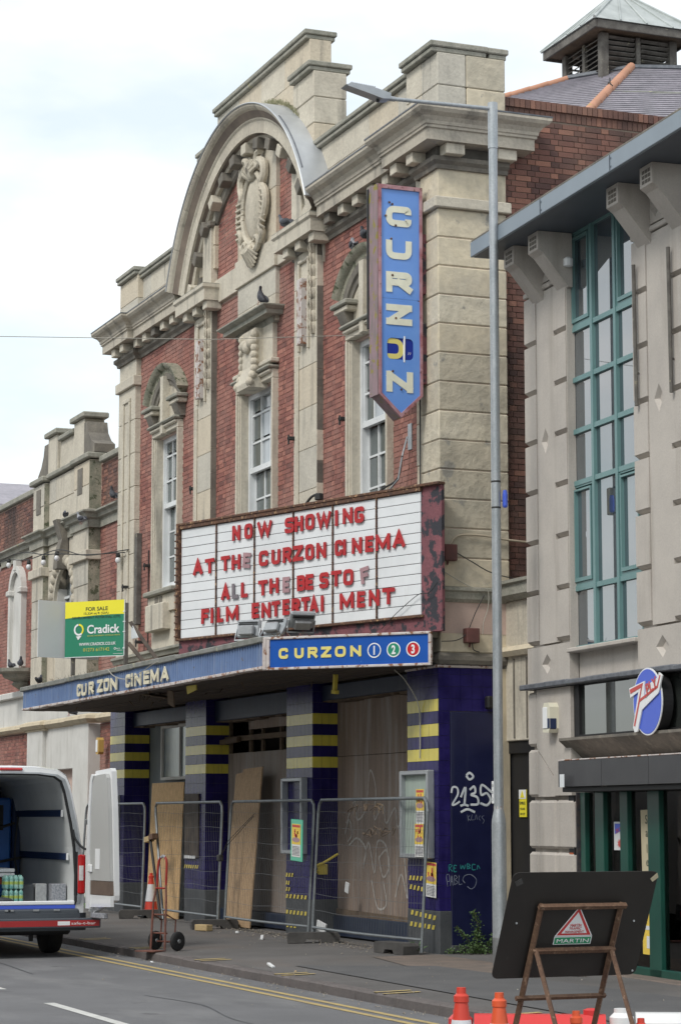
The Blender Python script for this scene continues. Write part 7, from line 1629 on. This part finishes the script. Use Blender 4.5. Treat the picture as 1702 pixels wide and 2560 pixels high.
pigeon((-2.62, -.05, 9.20), R(165), 'left pigeon of the two on the arched window hood beside the blue sign', 'pigeon_pale', 0, 1.25); pigeon((-2.20, -.05, 9.26), R(180), 'right pigeon of the two on the arched window hood, half behind the blue sign', 'pigeon_dark', 0, 1.25)
pigeon((-17.6, .0, 7.36), R(170), 'pigeon crouching on the stone cornice above the scroll keystone', 'pigeon_grey', .2, 1.1); pigeon((-15.9, -.15, 7.06), R(200), 'speckled pigeon at the corner of the stone pier below the cornice', 'pigeon_pale', 0, 1.2)
pigeon((-14.35, .0, 7.32), R(190), 'dark pigeon tucked beside the cinema pier on the brick building cornice', 'pigeon_dark', -.3, 1.2)
pigeon((-21.8, .0, 4.68), R(190), 'left pigeon nesting on the bracket under the white niche', 'pigeon_dark', 0, 1.2); pigeon((-21.0, .0, 4.68), R(350), 'right pigeon nesting on the bracket under the white niche', 'pigeon_grey', 0, 1.2)
pigeon((-17.05, -.02, 3.54), R(230), 'dark pigeon on the cream moulding under the canopy end', 'pigeon_dark', -.4, 1.2)
pigeon((-13.2, -1.6, 3.88), R(150), 'dark pigeon resting on the left end of the canopy roof', 'pigeon_dark', .2, 1.1)
# ================================================================== weeds, litter
def leafy(m, base, tip, n, spread, size):
    a, b_ = Vector(base), Vector(tip)
    for i in range(n):
        f = random.random(); p = a.lerp(b_, f) + Vector((random.gauss(0, spread), random.gauss(0, spread), random.gauss(0, spread*.6)))*(1-.5*f)
        s_ = size*random.uniform(.6, 1.25); d = Vector((random.gauss(0, 1), random.gauss(0, 1), random.gauss(.2, .6))).normalized(); sd_ = d.cross(Vector((random.gauss(0, 1), random.gauss(0, 1), 1))).normalized()
        up_ = d.cross(sd_)*.12*s_
        if p.z < .012: p.z = .015+random.random()*.02
        m.poly([p-d*s_*.5, p-d*s_*.1+sd_*s_*.36+up_, p+d*s_*.5, p-d*s_*.1-sd_*s_*.36+up_])
t = thing('ivy_bush', 'sprawling green weed growing up the navy side of the cinema corner', 'plant', (.16, .5, 0)); m = MB(); st = MB()
for (bx_, by_, tx, ty, tz, n_) in ((.0, .0, .0, -.12, .52, 190), (.05, .22, .05, .26, .55, 190), (.0, -.05, .04, -.38, .33, 120), (.05, .1, .1, .1, .25, 200), (.02, -.1, .0, -.1, .3, 160), (.1, .3, .1, .4, .3, 140)):
    leafy(m, (bx_, by_, .02), (tx, ty, tz), n_, .045, .034); st.tube(curve_pts([(bx_, by_, 0), ((bx_+tx)/2+.02, (by_+ty)/2, tz*.5), (tx, ty, tz)]), .004, 4)
for i in range(5): leafy(m, (random.uniform(-.05, .15), random.uniform(-.3, .35), .02), (random.uniform(0, .15), random.uniform(-.3, .4), .14), 60, .05, .03)
obj('foliage', m, 'leaf', t, kind='stuff'); obj('stems', st, 'stem', t)
t = thing('weed', 'low green weed along the foot of the painted board', 'plant', (.1, .16, 0)); m = MB(); leafy(m, (0, -.1, .01), (.02, .1, .10), 90, .06, .03); obj('foliage', m, 'leaf', t, kind='stuff')
t = thing('weed', 'pale broad leaved weed at the foot of the corner pier by the fence post', 'plant', (-.22, -.22, 0)); m = MB(); st = MB()
for i in range(13):
    a = random.uniform(0, 2*PI); L_ = random.uniform(.10, .22); up_ = random.uniform(.3, 1.3); d = Vector((math.cos(a), math.sin(a)*.7, up_)).normalized(); s_ = Vector((-math.sin(a), math.cos(a), 0)); tip = d*L_
    st.tube([(0, 0, 0), tuple(tip*.5)], .003, 4)
    obj('leaf', MB().poly([tip*.35, tip*.6+s_*.022, tip*.8+s_*.026+Vector((0, 0, .004)), tip*1.1-Vector((0, 0, .01)), tip*.8-s_*.026+Vector((0, 0, .004)), tip*.6-s_*.022]), 'leaf_pale', t)
obj('stems', st, 'stem', t)
t = thing('weed', 'tuft of weeds in the gutter of the pavement behind the van door', 'plant', (-15.6, -.1, 0)); m = MB(); leafy(m, (-.4, 0, .01), (.4, 0, .12), 160, .10, .05); obj('foliage', m, 'leaf_pale', t, kind='stuff')
m = MB()
def scrap(x, y, z, s_):
    a = random.uniform(0, PI); ux, uy = math.cos(a)*s_, math.sin(a)*s_; q = random.uniform(.4, .9); lift = random.uniform(.0, .02)
    m.poly([(x-ux, y-uy, z), (x-uy*q, y+ux*q, z+lift), (x+ux, y+uy, z+.002), (x+uy*q, y-ux*q, z+lift*.6)])
for i in range(750):
    x = random.choice((random.uniform(-12, 0), random.uniform(-3.2, -.2), random.uniform(-7, -3.4))); y = -abs(random.gauss(0, .28))-.02; scrap(x, y, .006+.014*y, random.uniform(.006, .022))
for i in range(160): x = random.uniform(-14, 8); y = random.uniform(-2.8, -.2); scrap(x, y, -.012+.014*y+.01, random.uniform(.004, .014))
for i in range(260): x = random.uniform(-6, 8); y = random.uniform(-3.1, -2.86); scrap(x, y, -.143, random.uniform(.005, .016))
for i in range(160): x = random.uniform(-6, 12); y = random.uniform(-8, -3.4); scrap(x, y, -.146, random.uniform(.003, .010))
lit = obj('ground_litter', m, 'litter_mix', kind='stuff'); tag(lit, 'scattered crumbs of litter and dead leaves along wall and kerb', 'litter')
for p, sz, rz, mm_, lab in (((-3.5, -.18, .05), (.11, .012, .10), .2, 'paper_white', 'white plastic tray leaning at the foot of the middle doorway'), ((-1.9, .0, .02), (.09, .03, .03), .4, 'paper_white', 'flattened white cup behind the rightmost fence panel'), ((-2.0, -2.98, -.14), (.06, .03, .012), .3, 'paper_white', 'white wrapper lying in the gutter'), ((.95, -2.5, -.03), (.07, .02, .012), .1, 'paper_white', 'crushed white cup on the pavement edge'), ((-5.6, -.62, .0), (.06, .05, .04), .1, 'paper_white', 'crumpled white litter beside the timber offcut'), ((-4.2, -.75, -.0), (.08, .02, .015), -.4, 'paper_white', 'torn white paper strip on the pavement'), ((2.0, -2.6, -.03), (.03, .02, .02), .8, 'wood_block', 'brown leaf scrap near the kerb'), ((-3.3, .12, .63), (.05, .01, .07), .1, 'paper_white', 'torn white paper stuck on the navy pier side')):
    m = MB().ball((0, 0, sz[2]*.5), sz[0]*.5, sz[1]*.5+.004, sz[2]*.5, 7, 4) if mm_ != 'paper_white' or sz[1] > .02 else BB(-sz[0], sz[0], -sz[1], sz[1], 0, sz[2]*2, b=.004)
    tag(obj('litter_item', m, mm_, loc=p, rot=(0 if sz[1] > .011 else 0, .25, rz)), lab, 'litter')
# ================================================================== terrace across the street, seen in the reflections
OB = thing('opposite_terrace', 'cream terrace across the street seen mirrored in the shop glass', 'building')
bx('wall', OB, 'opp_wall', -34, 20, -26, -17, 0, 8.6); obj('roof', MB().prism([(-17.0-.2, 8.6), (-26.2, 8.6), (-21.5, 11.6)], 'x', -34.2, 20.2), 'opp_roof', OB)
for x in range(-30, 19, 9): bx('chimney', OB, 'brick_brown', x, x+.8, -22, -21, 10.8, 12.6); [obj('chimney_pot', MB().lathe([(.13, 12.6), (.11, 13.1)], (x+.2+.4*q, -21.5, 0), 10), 'terracotta', OB) for q in (0, 1)]
for x in range(-33, 19, 3):
    for z in (1.0, 4.0, 6.4):
        f = bpy.data.objects.new('window', None); COL.objects.link(f); f.parent = OB
        bx('window_frame', f, 'white_paint', x, x+1.3, -17.02, -16.95, z, z+1.7 if z < 6 else z+1.5); bx('pane', f, 'glass_sash', x+.08, x+1.22, -16.95, -16.94, z+.08, z+1.62 if z < 6 else z+1.42)
